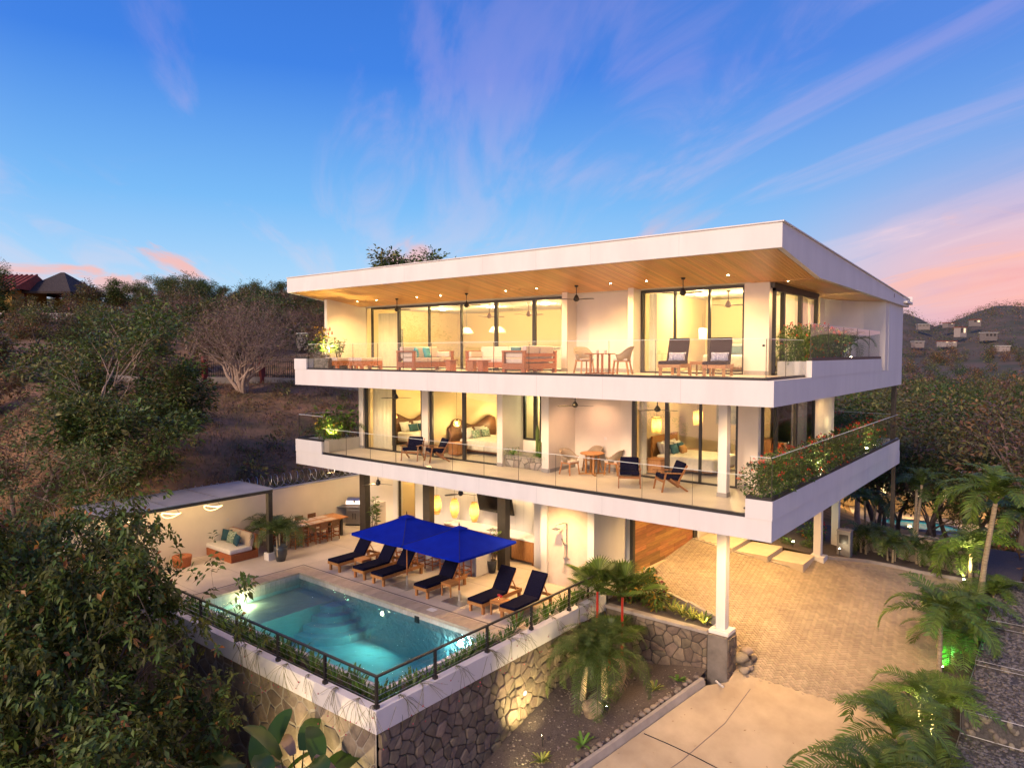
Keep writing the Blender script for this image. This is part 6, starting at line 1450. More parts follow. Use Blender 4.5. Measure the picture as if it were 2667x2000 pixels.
# soil bed palms
palm('short date palm lit from below with a dead hanging frond, right of the boulder', (-10.25, 17.0, -1.72), 'date', 40, 1.0, .085, 1.08, lean=(.06, .03), group='date palms in the soil bed', el=(-.75, 1.3))
palm('short shaggy date palm left of the boulder', (-10.75, 16.6, -1.75), 'date', 36, .85, .075, 1.05, lean=(-.12, .05), group='date palms in the soil bed', el=(-.75, 1.3))
dp = thing('dead_fronds', 'dry tan fronds hanging beside the date palm trunk', 'fronds', (-9.95, 16.85, -.3))
for k in range(4): o = obj('frond', FR['dead'][0], dp, (.1 * k, .03 * k, -.15)); o.rotation_euler = (0, 1.5 + .12 * k, .5 + .4 * k)
for lb, x, y, z, h in (('tall red-stemmed fan palm in front of the parapet end', -11.35, 18.35, -1.65, 1.9), ('red-stemmed fan palm nearer the stone wall cap', -10.7, 18.75, -1.6, 1.75), ('low fan palm at the parapet end beside the railing', -12.1, 19.3, .02, 0), ('dark fan palm under the red-stemmed ones', -10.95, 18.4, -1.6, .55)):
    palm(lb, (x, y, z), 'fan', 14 if h else 9, h, .035, 1.25, group='fan palms by the parapet end', mt=M['redtr'], el=(-.5, .35))
bd = obj('boulder', rockmesh(77, M['rock'], .85, 3)); bd.location = (-10.12, 16.15, HSoil(-10.1, 16.1) + .16); bd.scale = (.30, .26, .30); tag(bd, 'tan boulder lit from behind at the foot of the date palms', 'boulder')
# clumps
def strap_plant(name, mt, n, L_, w, seed, up_=.9, droop=.9, mats2=None):
    rng = random.Random(seed); mb = MB()
    for i in range(n):
        a = i * 2.4 + rng.uniform(-.3, .3); e = rng.uniform(.5, 1.25) * up_; l = L_ * rng.uniform(.7, 1.1); d = Vector((math.cos(a) * math.cos(e), math.sin(a) * math.cos(e), math.sin(e))); s = Vector((-math.sin(a), math.cos(a), 0)) * w / 2
        p0 = Vector((0, 0, 0)); p1 = d * l * .5; p2 = d * l * .85 - Vector((0, 0, droop * l * .15)); p3 = d * l * 1.05 - Vector((0, 0, droop * l * .38))
        mb._add([p0 - s * .5, p0 + s * .5, p1 + s, p1 - s, p2 + s * .8, p2 - s * .8, p3], [(0, 1, 2, 3), (3, 2, 4, 5), (5, 4, 6)], 1 if mats2 and i % 3 == 0 else 0)
    return mb.mesh(name, [mt] + ([mats2] if mats2 else []))
def bushmesh(name, seed, n, R_, H, size, mats, wts=None, width=.4, stems=7, dense=.5):
    rng = np.random.default_rng(seed); u = unit(rng.normal(0, 1, (n, 3))); rr = rng.random((n, 1)) ** dense; P0 = u * rr * np.array([R_, R_, H / 2]) + np.array([0, 0, H / 2]); P0[:, 2] = np.maximum(P0[:, 2], .02); D = u + rng.normal(0, .5, (n, 3)) + np.array([0, 0, .3]); L_ = size * rng.uniform(.6, 1.3, n)
    V, F = leaves(P0, D, L_, L_ * width, rng, .25); mi = None
    if wts is not None: mi = np.repeat(rng.choice(len(mats), n, p=wts), 2)
    return npmesh(name, V, F, mats, mi)
def plant(name, label, cat, me, loc, s=1, group=None, rz=None):
    o = obj(name, me); o.location = loc; o.scale = (s,) * 3 if not isinstance(s, tuple) else s; o.rotation_euler = (0, 0, rnd.uniform(0, 6.28) if rz is None else rz); return tag(o, label, cat, group)
# grassy clumps along the parapet trough
gm = [strap_plant('trough_plant', M['lf_mid'], 16, .50, .042, i, 1.05, .55, M['lf_bright']) for i in range(4)]
y = 10.5
while y < 19.2:
    plant('trough_plant', 'short strappy green plant in the trough along the right-hand parapet of the pool', 'plant', rnd.choice(gm), (-12.30 + rnd.uniform(-.30, .10), y, -.10 if y < 15.5 else .03), rnd.uniform(.75, 1.25), 'plants in the right trough'); y += rnd.uniform(.13, .30)
x = -12.1
while x > -23:
    plant('trough_plant', 'short strappy green plant in the trough along the near parapet of the pool', 'plant', rnd.choice(gm), (x, 10.62 + rnd.uniform(-.18, .26), -.12), rnd.uniform(.8, 1.3), 'plants in the near trough'); x -= rnd.uniform(.13, .27)
pb_ = [rockmesh(90 + i, mat('trough_pebble%d' % i, (.075, .066, .062), .9, rand=.4), .7, 1) for i in range(2)]
mbp = MB(); vv = [v_.co.copy() for v_ in pb_[0].vertices]; ff = [tuple(p.vertices) for p in pb_[0].polygons]
for i in range(900):
    if i % 2: px_, py_, pz_ = rnd.uniform(-12.25, -11.95), rnd.uniform(10.1, 19.3), -.11
    else: px_, py_, pz_ = rnd.uniform(-22, -12), rnd.uniform(10.07, 10.4), -.11
    if py_ > 15.5: pz_ = .03
    s_ = rnd.uniform(.025, .05); mbp._add(vv, ff, 0, Matrix.Translation((px_, py_, pz_)) @ Matrix.Diagonal((s_, s_, s_ * .7, 1)))
tag(mbp.build('pebbles', mat('trough_pebbles', (.085, .075, .07), .9, island=.5)), 'dark pebbles covering the soil of the parapet troughs', None, None, 'stuff')
# trailing strands over the white band
def trailer(seed, L_):
    r_ = random.Random(seed); mb = MB()
    for k in range(11):
        a = r_.uniform(-1.6, 1.6); l = L_ * r_.uniform(.25, 1.15); sp = r_.uniform(.05, .28); pts = [(0, 0, 0)]
        for i in range(1, 6): w = i / 5; pts.append((sp * math.sin(w * 1.7) + .12 * w, a * .5 * w * w + r_.gauss(0, .02), .10 * math.sin(w * 3.0) - l * w * w))
        mb.tube(pts, .0045, 3, caps=False)
        if r_.random() < .4: mb.lathe([(0, 0), (.018, .015), (0, .05)], 5, pts[-1], 1)
    return mb.mesh('trailing_plant', [M['lf_olive'], M['flpink']])
trm = [trailer(i, .75) for i in range(3)]
for i, yy in enumerate((10.6, 11.3, 12.5, 13.7, 14.6, 15.1, 16.6, 17.9, 18.6)): plant('trailing_plant', 'wispy trailing strands with coral flowers hanging over the right parapet', 'plant', trm[i % 3], (-11.86, yy, .30), rnd.uniform(.7, 1.1), 'trailing plants over the right parapet', 0)
for i, xx in enumerate((-11.9, -12.4, -13.2, -14.3, -15.2, -16.4, -17.1)): plant('trailing_plant', 'wispy trailing strands hanging over the near parapet', 'plant', trm[i % 3], (xx, 9.97, .30), rnd.uniform(.7, 1.1), 'trailing plants over the near parapet', R(-90))
bg_ = [bushmesh('big_shrub', 500 + i, 2600, 1.7, 3.2, .19, FT, [.5, .38, .12], .42, dense=.45) for i in range(2)]
for i, (x, y, z, lb) in enumerate(((-17.6, 7.5, -4.3, 'rounded leafy shrub at the wall foot behind the dark leafy trees, nearest the pool'), (-19.9, 6.9, -4.2, 'rounded leafy shrub under the dark leafy trees, in the middle'), (-15.6, 6.3, -4.6, 'rounded leafy shrub at the bottom edge beside the broad-leaved plants'), (-22.5, 6.2, -3.8, 'rounded leafy shrub under the dark leafy trees at the left edge'), (-18.2, 4.6, -4.3, 'rounded leafy shrub in the bottom left corner'))): plant('leafy_shrub', lb, 'shrub', bg_[i % 2], (x, y, z), 1.15)
# soil bed accents
ag = strap_plant('agave_clump', M['lf_lime'], 26, .42, .05, 3, .8, .7, M['lf_mid']); fern = strap_plant('fern_clump', M['lf_bright'], 9, .5, .09, 4, .7, .7)
for (lb, x, y, me, s) in (('spiky green clump in the middle of the soil bed', -10.35, 14.1, ag, .9), ('small green clump with broad leaves right of the spiky clump', -9.7, 15.0, fern, .9), ('yellow lit fern at the near end of the soil bed', -10.3, 13.0, fern, .9), ('slender reedy clump beyond the boulder', -9.15, 17.9, ag, .9), ('low fern against the kerb near the pier', -8.75, 18.55, fern, .8)):
    plant('garden_plant', lb, 'plant', me, (x, y, HSoil(x, y)), s)
for (x, y, z, e, tgt, lb, c) in ((-10.35, 12.72, .22, 120, (.0, .9, -.35), 'small ground spotlight at the near end of the soil bed', (1, .80, .35)), (-9.75, 16.3, .2, 75, (-.5, .35, .55), 'small ground spotlight in front of the tan boulder', (1, .70, .32)), (-10.7, 14.6, .25, 170, (-.75, .35, .55), 'ground spotlight washing the stone retaining wall', (1, .76, .34))):
    t = thing('spotlight', lb, 'spotlight', (x, y, HSoil(x, y)), group='garden spotlights'); MB().tube([(0, 0, -.05), (0, 0, z - .06)], .012, 6).build('stake', M['black'], t); q = Vector(tgt).normalized(); MB().tube([Vector((0, 0, z)) - q * .05, Vector((0, 0, z)) + q * .05], .032, 10).build('head', M['black'], t); MB().tube([Vector((0, 0, z)) + q * .051, Vector((0, 0, z)) + q * .054], .026, 10).build('lens', M['lit'], t)
    lamp('SPOT', 'lamp', t, Vector((0, 0, z)) + q * .08, e, c, .04, 115, .8, tgt)
# upper bed: crotons and variegated clumps lit yellow
vm = [strap_plant('variegated_clump', M['lf_lime'], 30, .55, .05, 30 + i, .85, .7, M['lf_mid']) for i in range(2)]; cr = [bushmesh('croton', 60 + i, 420, .36, .75, .17, [M['lf_mid'], M['lf_yel'], M['lf_wine']], [.72, .18, .10]) for i in range(2)]
VL = ['yellow variegated clump next to the pier column', 'yellow variegated clump second from the pier column', 'yellow variegated clump in the middle of the stone wall bed', 'yellow variegated clump beside the dark shrubs on the stone wall bed']
for i, (x, y) in enumerate(((-8.55, 19.9), (-8.95, 20.0), (-9.35, 20.1), (-9.75, 20.25))): plant('variegated_clump', VL[i], 'plant', vm[i % 2], (x, y, -.08), 1.0, 'variegated clumps above the stone wall')
for i, (x, y, lb) in enumerate(((-10.3, 20.2, 'dark green shrub right of the red-stemmed fan palms'), (-10.85, 20.6, 'dark reddish shrub behind the stone wall bed'), (-11.4, 20.3, 'green shrub below the grey garage wall'), (-11.1, 21.2, 'bronze shrub at the garage corner'))): plant('shrub', lb, 'shrub', cr[i % 2], (x, y, -.12), rnd.uniform(1.0, 1.3))
lamp('SPOT', 'lamp', thing('bed_spotlight', 'small spotlight lighting the variegated clumps beside the pier', 'spotlight', (-8.35, 19.72, -.02)), (0, 0, .12), 34, (1, .78, .28), .04, 130, .8, (-1, .25, .3))
MB().tube([(0, 0, 0), (0, 0, .10)], .03, 8).build('head', M['black'], bpy.data.objects['bed_spotlight'])
# broad leaf plants at the foot of the terrace corner
def bleaf(L_, w, seed, mt):
    r_ = random.Random(seed); v = []; n = 10
    for i in range(n + 1):
        t_ = i / n; x = L_ * t_; z = .35 * L_ * math.sin(t_ * 2.2) * .6; hw = w / 2 * (math.sin(math.pi * min(1, t_ * .92 + .08)) ** .55) * (1 - .1 * r_.random())
        v += [(x, -hw, z + .22 * hw), (x, 0, z), (x, hw, z + .22 * hw)]
    o = MB()._add(v, [(3 * i + j, 3 * i + 3 + j, 3 * i + 4 + j, 3 * i + 1 + j) for i in range(n) for j in (0, 1)]); return o.mesh('leaf_blade', mt, True)
bl_ = [bleaf(.95, .42, i, M['lf_banana']) for i in range(2)] + [bleaf(.7, .26, 7, M['lf_dry'])]
def broadplant(label, loc, n, s=1, dry=0):
    t = thing('broadleaf_plant', label, 'plant', loc, rnd.uniform(0, 6), group='broad-leaved plants at the wall foot'); t.scale = (s,) * 3
    for i in range(n):
        a = i * 2.4; h = rnd.uniform(.7, 1.7); e = Vector((.35 * math.cos(a), .35 * math.sin(a), h)); MB().tube([(0, 0, 0), (e.x * .4, e.y * .4, h * .6), tuple(e)], [.03, .022, .012], 5, caps=False).build('stalk', M['lf_olive'], t)
        o = obj('leaf', bl_[2] if i < dry else bl_[i % 2], t, e); o.rotation_euler = (rnd.uniform(-.3, .3), rnd.uniform(-.6, .5) + (.5 if i < dry else 0), a)
    return t
broadplant('broad-leaved plant with a big dark leaf before the terrace corner', (-12.3, 8.85, -2.5), 8, 1.15, 1); broadplant('broad-leaved plant with curled dry leaves left of the terrace corner', (-13.1, 8.8, -2.5), 8, 1.15, 3); broadplant('broad-leaved plant nearest the dark tree at the bottom', (-13.9, 8.3, -2.5), 8, 1.15, 1)
t = thing('spotlight', 'ground spotlight washing the near stone face below the pool', 'spotlight', (-13.9, 8.5, -3.0), group='garden spotlights'); MB().tube([(0, 0, -.3), (0, 0, .05)], .03, 8).build('head', M['black'], t); lamp('SPOT', 'lamp', t, (0, 0, .12), 260, (1, .74, .36), .06, 140, .9, (.0, 1, 1.1))
yc = bushmesh('croton_bush', 5, 260, .45, .9, .22, [M['lf_yel'], M['lf_mid']], [.45, .55])
for lb, x, y, z in (('small yellow-leaved bush at the bottom edge below the dark trees', -14.6, 6.6, -2.4), ('red and yellow bush at the bottom edge beside the broad-leaved plants', -13.4, 6.8, -2.2), ('yellow-green bush at the bottom left corner', -17.6, 4.2, -1.6)): plant('croton_bush', lb, 'bush', yc, (x, y, z), .9)
# ---- planted hedges on the balconies
ix = [bushmesh('foliage', 70 + i, 1250, .62, 1.15, .10, [M['lf_dark'], M['lf_mid'], M['lf_bright']], [.5, .38, .12], .45, dense=.4) for i in range(3)]
def flowerset(seed, n, R_, H, mt=None):
    r_ = random.Random(seed); mb = MB()
    for i in range(n):
        a, e = r_.uniform(0, 6.28), r_.uniform(-.7, 1.3); c = Vector((R_ * 1.0 * math.cos(a) * math.cos(e), R_ * 1.0 * math.sin(a) * math.cos(e), H / 2 + H * .52 * math.sin(e)))
        for k in range(9): d = Vector((r_.gauss(0, 1), r_.gauss(0, 1), r_.gauss(0, .7) + .4)).normalized(); p = c + d * .036; s = d.cross(Vector((.3, .5, .8))).normalized() * .026; mb.face([p - s, p + d * .018, p + s, p - d * .012])
    return mb.mesh('blossoms', mt or M['flower'])
fx = [flowerset(i, 20, .62, 1.18) for i in range(3)]
def ixora(label, loc, s, group, sz=None):
    t = thing('ixora_bush', label, 'bush', loc, rnd.uniform(0, 6), group); t.scale = (s, s, sz or s); k = rnd.randrange(3); obj('foliage', ix[k], t); obj('blossoms', fx[k], t); return t
for i in range(13): ixora('red-flowered bush in the long planter behind glass on the middle balcony side', (-6.22 + rnd.uniform(-.05, .05), 18.1 + i * 1.0, 4.25), rnd.uniform(.82, .98), 'flowering bushes of the middle balcony', rnd.uniform(.9, 1.08))
for i in range(6): ixora('red-flowered bush at the rear rail of the middle balcony', (-7.0 - 1.05 * i, 33.2, 4.3), .95, 'bushes at the rear rail', 1.0)
for i in range(6): ixora('red-flowered bush in the planter behind glass on the top balcony side', (-6.42, 21.1 + i * .92, 7.72), rnd.uniform(.75, .88), 'flowering bushes of the top balcony', rnd.uniform(.95, 1.15))
palm('feathery palm rising over the glass of the top balcony planter', (-6.45, 27.3, 7.8), 'pot', 12, .55, .03, 1.1, stems=2); broadplant('broad-leaved plant with lit leaves at the end of the top balcony planter', (-6.4, 26.2, 7.7), 6, .55)
plant('lit_shrub', 'bright green leafy shrub behind the red flowers of the top balcony', 'shrub', bushmesh('lit_shrub', 9, 300, .4, .8, .16, [M['lf_bright'], M['lf_mid']], [.6, .4]), (-6.55, 24.2, 8.25), .9)
for lb, x, y, z, d in (('small planter spotlight on the top balcony side', -6.05, 26.2, 7.9, (-1, .1, .6)), ('planter spotlight on the middle balcony side, nearer the corner', -6.0, 22.5, 4.5, (-.7, .2, .9)), ('planter spotlight on the middle balcony side, near the far end', -6.0, 28.6, 4.5, (-.7, .2, .9))):
    t = thing('planter_spotlight', lb, 'spotlight', (x, y, z), group='planter spotlights'); MB().lathe([(0, 0), (.05, 0), (.055, .04), (0, .041)], 12).build('head', M['black'], t); MB().lathe([(0, .03), (.05, .05), (0, .075)], 12).build('lens', M['lit'], t); lamp('SPOT', 'lamp', t, (0, 0, .1), 70, (1, .86, .40), .04, 150, .8, d)
# left end planters
def stalks(seed, n, H, mt_l, sz, n_l, mt_s=None):
    """upright leafy canes"""
    r_ = random.Random(seed); rng = np.random.default_rng(seed); mb = MB(); Ps = []; Ds = []
    for i in range(n):
        a = r_.uniform(0, 6.28); h = H * r_.uniform(.6, 1.05); lx, ly = r_.uniform(-.35, .35), r_.uniform(-.35, .35); b = Vector((.12 * math.cos(a), .12 * math.sin(a), 0)); tp = b + Vector((lx, ly, h)); mb.tube([b, (b + tp) / 2 + Vector((lx * .1, ly * .1, 0)), tp], [.018, .014, .008], 5, caps=False)
        for k in range(n_l): w = r_.uniform(.3, 1.0); a2 = r_.uniform(0, 6.28); Ps.append(tuple(b.lerp(tp, w))); Ds.append((math.cos(a2), math.sin(a2), r_.uniform(.1, .9)))
    Ps, Ds = np.array(Ps), np.array(Ds); L_ = sz * rng.uniform(.7, 1.2, len(Ps)); V, F = leaves(Ps, Ds, L_, L_ * .34, rng, .25)
    return mb.mesh('stems', mt_s or M['bark'], True), npmesh('foliage', V, F, mt_l)
def cane(name, label, cat, loc, spec, group=None, s=1):
    t = thing(name, label, cat, loc, 0, group); t.scale = (s,) * 3; a, b = spec; obj('stems', a, t); obj('foliage', b, t); return t
c_y = stalks(1, 7, 1.35, M['lf_yel'], .20, 16); c_g = stalks(2, 8, 1.1, M['lf_bright'], .36, 7); c_m = stalks(3, 8, 1.0, M['lf_mid'], .22, 16); c_h = stalks(6, 6, .9, M['lf_bright'], .42, 6)
cane('croton', 'tall yellow-leaved croton at the left end of the top balcony planter', 'shrub', (-25.5, 18.55, 7.85), c_y); cane('ginger_plant', 'broad-leaved ginger plant with red spikes on the top balcony', 'plant', (-24.95, 18.5, 7.85), c_h); cane('leafy_plant', 'bright leafy plant at the right end of the top balcony planter', 'plant', (-24.45, 18.6, 7.85), c_m, s=.85); cane('leafy_plant', 'green leafy cane behind the glass at the far left of the top balcony', 'plant', (-25.75, 18.5, 7.85), c_g, s=.9)
fl = thing('ginger_flower', 'red ginger flower spikes above the top balcony planter', 'flowers', (-24.8, 18.5, 8.9))
for x, z in ((0, .12), (.14, -.05), (-.1, -.1)): MB().lathe([(0, 0), (.03, .05), (.02, .14), (0, .19)], 8, (x, 0, z)).build('spike', M['flower'], fl)
cane('croton', 'yellow croton in the left planter of the middle balcony', 'shrub', (-25.25, 18.35, 4.4), stalks(11, 5, 1.15, M['lf_yel'], .16, 24)); 
for i, (x, y, sp, lb) in enumerate(((-25.0, 19.1, c_m, 'lit leafy plant in the middle of the left planter on the middle balcony'), (-24.75, 19.6, c_g, 'lit leafy plant against the pilaster in the left planter on the middle balcony'), (-25.55, 18.9, c_g, 'green leafy plant at the outer edge of the left planter on the middle balcony'))): cane('leafy_plant', lb, 'plant', (x, y, 4.4), sp, s=1.2)
plant('leafy_shrub', 'dense bright shrub filling the front of the left planter on the middle balcony', 'shrub', bushmesh('leafy_shrub', 15, 500, .5, .85, .17, [M['lf_bright'], M['lf_mid'], M['lf_yel']], [.5, .4, .1]), (-24.95, 18.5, 4.4), 1.1); plant('leafy_shrub', 'dense shrub with red blooms at the back of the left planter on the middle balcony', 'shrub', bushmesh('leafy_shrub', 16, 500, .5, .8, .15, [M['lf_mid'], M['lf_bright'], M['flower']], [.6, .34, .06]), (-25.3, 19.3, 4.4), 1.2)
palm('small feathery palm in the left planter of the middle balcony', (-25.1, 19.5, 4.4), 'pot', 12, .3, .03, .95, stems=2); palm('small feathery palm hanging over the outer edge of the left planter', (-25.75, 18.6, 4.4), 'pot', 10, .15, .03, .9)
for x, y, z, lb in ((-24.8, 18.5, 4.5, 'planter spotlight among the leaves at the left of the middle balcony'), (-24.6, 18.3, 7.95, 'planter spotlight among the leaves at the left of the top balcony')):
    t = thing('planter_spotlight', lb, 'spotlight', (x, y, z), group='planter spotlights'); MB().lathe([(0, 0), (.05, 0), (.05, .05), (0, .051)], 12).build('head', M['black'], t); lamp('SPOT', 'lamp', t, (0, 0, .12), 190, (1, .80, .32), .04, 160, .8, (-.3, .35, 1))
# stone planter with cactus on the middle balcony
sp_ = thing('stone_planter', 'stone-faced planter under the window of the middle balcony', 'planter', (-15.5, 20.5, 3.905)); MB().box((-.88, -.50, 0), (.88, .55, .42)).build('core', M['mortar'], sp_); fr5 = lambda u, v, d: (u, -.50 - d, v); pst = mat('planter_stone', (.40, .34, .27), .85, col2=(.28, .24, .19), vscale=5, rand=.25)
for poly in cells(-.88, .88, 0, .40, .22, 41): stone_mesh(poly, .012, .03, r3, fr5).build('stone', pst, sp_)
MB().box((-.9, -.54, .40), (.9, .56, .435)).build('rim', M['curb'], sp_)
ct_ = thing('cactus', 'tall ribbed cactus in the stone planter', 'cactus', (-15.2, 20.4, 4.32))
for dx_, h in ((0, 1.15), (.12, .6)):
    prof = []; mb = MB(); n = 14; v = []
    for j in range(7):
        z = h * j / 6; rr = .07 * (1 if j < 6 else .3)
        for k in range(n): q = rr * (1 if k % 2 else .78); v.append((dx_ + q * math.cos(k * 6.283 / n), q * math.sin(k * 6.283 / n), z))
    mb._add(v, [(j * n + k, j * n + (k + 1) % n, (j + 1) * n + (k + 1) % n, (j + 1) * n + k) for j in range(6) for k in range(n)] + [tuple(6 * n + k for k in range(n))]); mb.build('stem', M['lf_mid'], ct_)
for i, (x, lb) in enumerate(((-16.1, 'feathery green plant spilling over the left end of the stone planter'), (-14.85, 'feathery green plant spilling over the right end of the stone planter'))): plant('spilling_plant', lb, 'plant', strap_plant('spilling_plant', M['lf_bright'], 60, .62, .016, 80 + i, .75, 1.7), (x, 20.1, 4.34), 1.0)
plant('spiky_plant', 'spiky reddish plant beside the cactus in the stone planter', 'plant', strap_plant('spiky_plant', M['lf_rust'], 24, .5, .03, 88, 1.0, .4), (-14.95, 20.45, 4.34))
lamp('SPOT', 'lamp', sp_, (0.1, -.2, .5), 22, (1, .80, .35), .04, 140, .8, (0, .5, 1))
# potted plants on the deck
def potted(label, x, y, rb, rt_, h):
    t = thing('plant_pot', label, 'pot', (x, y, 0)); MB().lathe([(rb, 0), (rt_, h * .7), (rt_ * 1.06, h), (rt_ * .92, h), (rt_ * .88, h * .9), (0, h * .9)], 20).build('pot', M['pot'], t, smooth=True); return t
potted('dark glazed pot holding the palm beside the pergola post', -23.98, 15.45, .17, .25, .60); palm('feathery potted palm beside the pergola post', (-23.98, 15.45, .55), 'pot', 24, .35, .02, 1.35, stems=3)
potted('dark pot holding the leafy cane plant beside the third dark post', -16.62, 19.5, .12, .18, .45)
dr = stalks(21, 5, 1.25, M['lf_mid'], .30, 16); cane('dracaena', 'leafy cane plant in the dark pot beside the third dark post', 'plant', (-16.62, 19.5, .40), dr); potted('dark pot half hidden behind the rear umbrella beside the first dark post', -23.9, 20.1, .12, .18, .45); cane('dracaena', 'leafy cane plant beside the first dark post near the barbecue', 'plant', (-23.9, 20.1, .40), stalks(22, 5, 1.35, M['lf_mid'], .28, 18))
palm('potted palm between the dining table and the boundary wall', (-26.6, 16.4, .3), 'pot', 14, .3, .02, 1.2, stems=2)
# beds beside the entrance path
fl2 = [flowerset(40 + i, 30, .5, .7) for i in range(2)]; gb = [bushmesh('foliage', 130 + i, 500, .5, .6, .12, [M['lf_mid'], M['lf_dark'], M['lf_bright']], [.5, .3, .2]) for i in range(2)]
for i, (x, y, s, lb) in enumerate(((-11.0, 30.4, 1.0, 'green shrub with red flowers behind the beige entrance slabs, at left'), (-10.1, 30.8, .9, 'green shrub with red flowers behind the beige entrance slabs, in the middle'), (-9.4, 30.3, .7, 'low lit green shrub behind the beige entrance slabs'), (-8.6, 30.6, .6, 'low lit green shrub next to the far white column'), (-8.9, 32.2, 1.3, 'round green shrub behind the far white column'))):
    t = thing('flowering_shrub', lb, 'shrub', (x, y, -.15), 0); t.scale = (s,) * 3; obj('foliage', gb[i % 2], t)
    if i < 2 or i == 4: obj('blossoms', fl2[i % 2], t)
for i, (x, y, z, e, d, c, lb) in enumerate(((-9.0, 29.95, .2, 30, (-.3, 1, .5), (.75, 1, .55), 'small spotlight lighting the shrubs by the entrance slabs'), (-7.3, 30.4, .1, 4, (.6, .8, .3), (1, .8, .5), 'small spotlight at the foot of the meter pillar'), (-3.15, 31.9, -.7, 260, (.15, .2, 1), (1, .82, .32), 'bright spotlight at the foot of the tallest palm'), (-3.0, 27.6, -1.35, 110, (.25, .4, .9), (.15, 1, .25), 'green spotlight under the palms of the upper gabion'), (-2.95, 24.9, -1.6, 130, (.3, .5, .8), (.1, 1, .22), 'green spotlight under the palms of the middle gabion'), (-2.9, 20.6, -2.0, 160, (.2, .35, 1), (1, .85, .35), 'spotlight under the palms near the lowest gabion'))):
    t = thing('spotlight', lb, 'spotlight', (x, y, z), group='garden spotlights'); MB().tube([(0, 0, -.25), (0, 0, -.02)], .012, 6).build('stake', M['black'], t); MB().tube([(0, 0, -.03), (0, 0, .03)], .04, 10).build('head', M['black'], t); MB().lathe([(0, .03), (.035, .032), (0, .06)], 10).build('lens', M['lit'], t); lamp('SPOT', 'lamp', t, (0, 0, .09), e, c, .04, 120, .9, d)

# fallen leaves on the drive and pebbles on the soil bed
rng = np.random.default_rng(44); q = []
for _ in range(420):
    if _ % 2: x, y = rnd.uniform(-9.5, -2.6), rnd.uniform(11, 19)
    else: x, y = rnd.uniform(-11.5, -2.7), rnd.uniform(20.5, 31)
    if _ % 2 and x < curbx(y): continue
    if not _ % 2 and not inpoly(x, y, DRV): continue
    if rnd.random() > .25 + .75 * sst(-5.5, -3, x) and rnd.random() > .4: continue
    q.append((x, y, GD(x, y) + .02))
q = np.array(q); Dq = np.stack([rng.normal(0, 1, len(q)), rng.normal(0, 1, len(q)), np.zeros(len(q))], 1); V, F = leaves(q, Dq, rng.uniform(.05, .12, len(q)), np.full(len(q), .035), rng, .0, .1)
tag(obj('fallen_leaves', npmesh('fallen_leaves', V, F, M['lf_dry'])), 'scattered dry leaves on the drive', None, None, 'stuff')
mbp = MB(); vv = [v_.co.copy() for v_ in gst[0].vertices]; ff = [tuple(p.vertices) for p in gst[0].polygons]
for _ in range(1500):
    y = rnd.uniform(10.5, 19.2); x = rnd.uniform(-11.6, curbx(y) - .3); s_ = rnd.choice((.012, .016, .02, .03)) * rnd.uniform(.8, 1.3)
    mbp._add(vv, ff, 0, Matrix.Translation((x, y, HSoil(x, y) + .004)) @ Matrix.Rotation(rnd.uniform(0, 6), 4, 'Z') @ Matrix.Diagonal((s_, s_ * 1.2, s_ * .7, 1)))
tag(mbp.build('soil_pebbles', mat('soil_pebble', (.17, .14, .12), .95, island=.7)), 'fine pebbles strewn over the soil bed', None, None, 'stuff')
# ------------------------------------------------------------------ background
# proto trees: shared trunk and crown meshes
PROTO = {}
def proto(key, seed, H, spread, r0, mats, wts, n_per, size, rad, levels=3, first=.33, kids_=(3, 4), bark='bark', multi=1, up_=.35, droop=.3, width=.4, shrink=.7):
    tb, tips = branch_tree(seed, H, spread, r0, levels, kids_, first, up_=up_, multi=multi, shrink=shrink)
    PROTO[key] = (tb.mesh('trunk', M[bark], True), crown_of('crown', tips, seed, n_per, size, rad, mats, wts, droop, width) if n_per else None)
D4 = [M['lf_dark'], M['lf_mid'], M['lf_olive'], M['lf_rust']]
proto('green', 101, 9, 1.0, .2, D4, [.55, .25, .15, .05], 40, .34, .75, 3); proto('green2', 102, 8, 1.1, .2, D4, [.40, .30, .25, .05], 42, .34, .8, 3)
proto('rust', 103, 8, 1.05, .18, [M['lf_rust'], M['lf_olive'], M['lf_brown'], M['lf_dark']], [.42, .26, .22, .10], 36, .32, .75, 3)
proto('rust2', 104, 7, 1.15, .16, [M['lf_rust'], M['lf_olive'], M['lf_brown'], M['lf_mid']], [.3, .4, .2, .10], 36, .30, .75, 3)
proto('olive', 105, 9, 1.0, .2, [M['lf_olive'], M['lf_mid'], M['lf_brown']], [.55, .3, .15], 34, .32, .75, 3)
proto('dry', 106, 8, 1.0, .17, [M['lf_brown'], M['lf_rust']], [.7, .3], 9, .24, .7, 4, bark='barkp'); proto('dry2', 107, 7, 1.1, .16, [M['lf_brown'], M['lf_dry']], [.8, .2], 7, .22, .7, 4, bark='barkp')
for kk_, sd_, mm_, ww_, np__ in (('v_green', 121, D4, [.45, .35, .15, .05], 46), ('v_green2', 122, D4, [.3, .45, .2, .05], 46), ('v_olive', 123, [M['lf_olive'], M['lf_mid'], M['lf_brown']], [.55, .3, .15], 38), ('v_rust', 124, [M['lf_rust'], M['lf_olive'], M['lf_brown']], [.4, .35, .25], 32), ('v_dry', 125, [M['lf_brown'], M['lf_olive']], [.75, .25], 14)):
    proto(kk_, sd_, 15, 1.05, .26, mm_, ww_, np__, .40, 1.25, 3, .33, bark='bark' if kk_ != 'v_dry' else 'barkp')
proto('acacia', 108, 8, 1.35, .17, [M['lf_dark'], M['lf_olive']], [.7, .3], 16, .26, .55, 4, .38, up_=.1)
proto('bare', 109, 6.6, .95, .13, [M['lf_brown'], M['lf_olive']], [.8, .2], 1, .14, .3, 5, .30, (3, 4), 'barkp', 6, .35, shrink=.74)
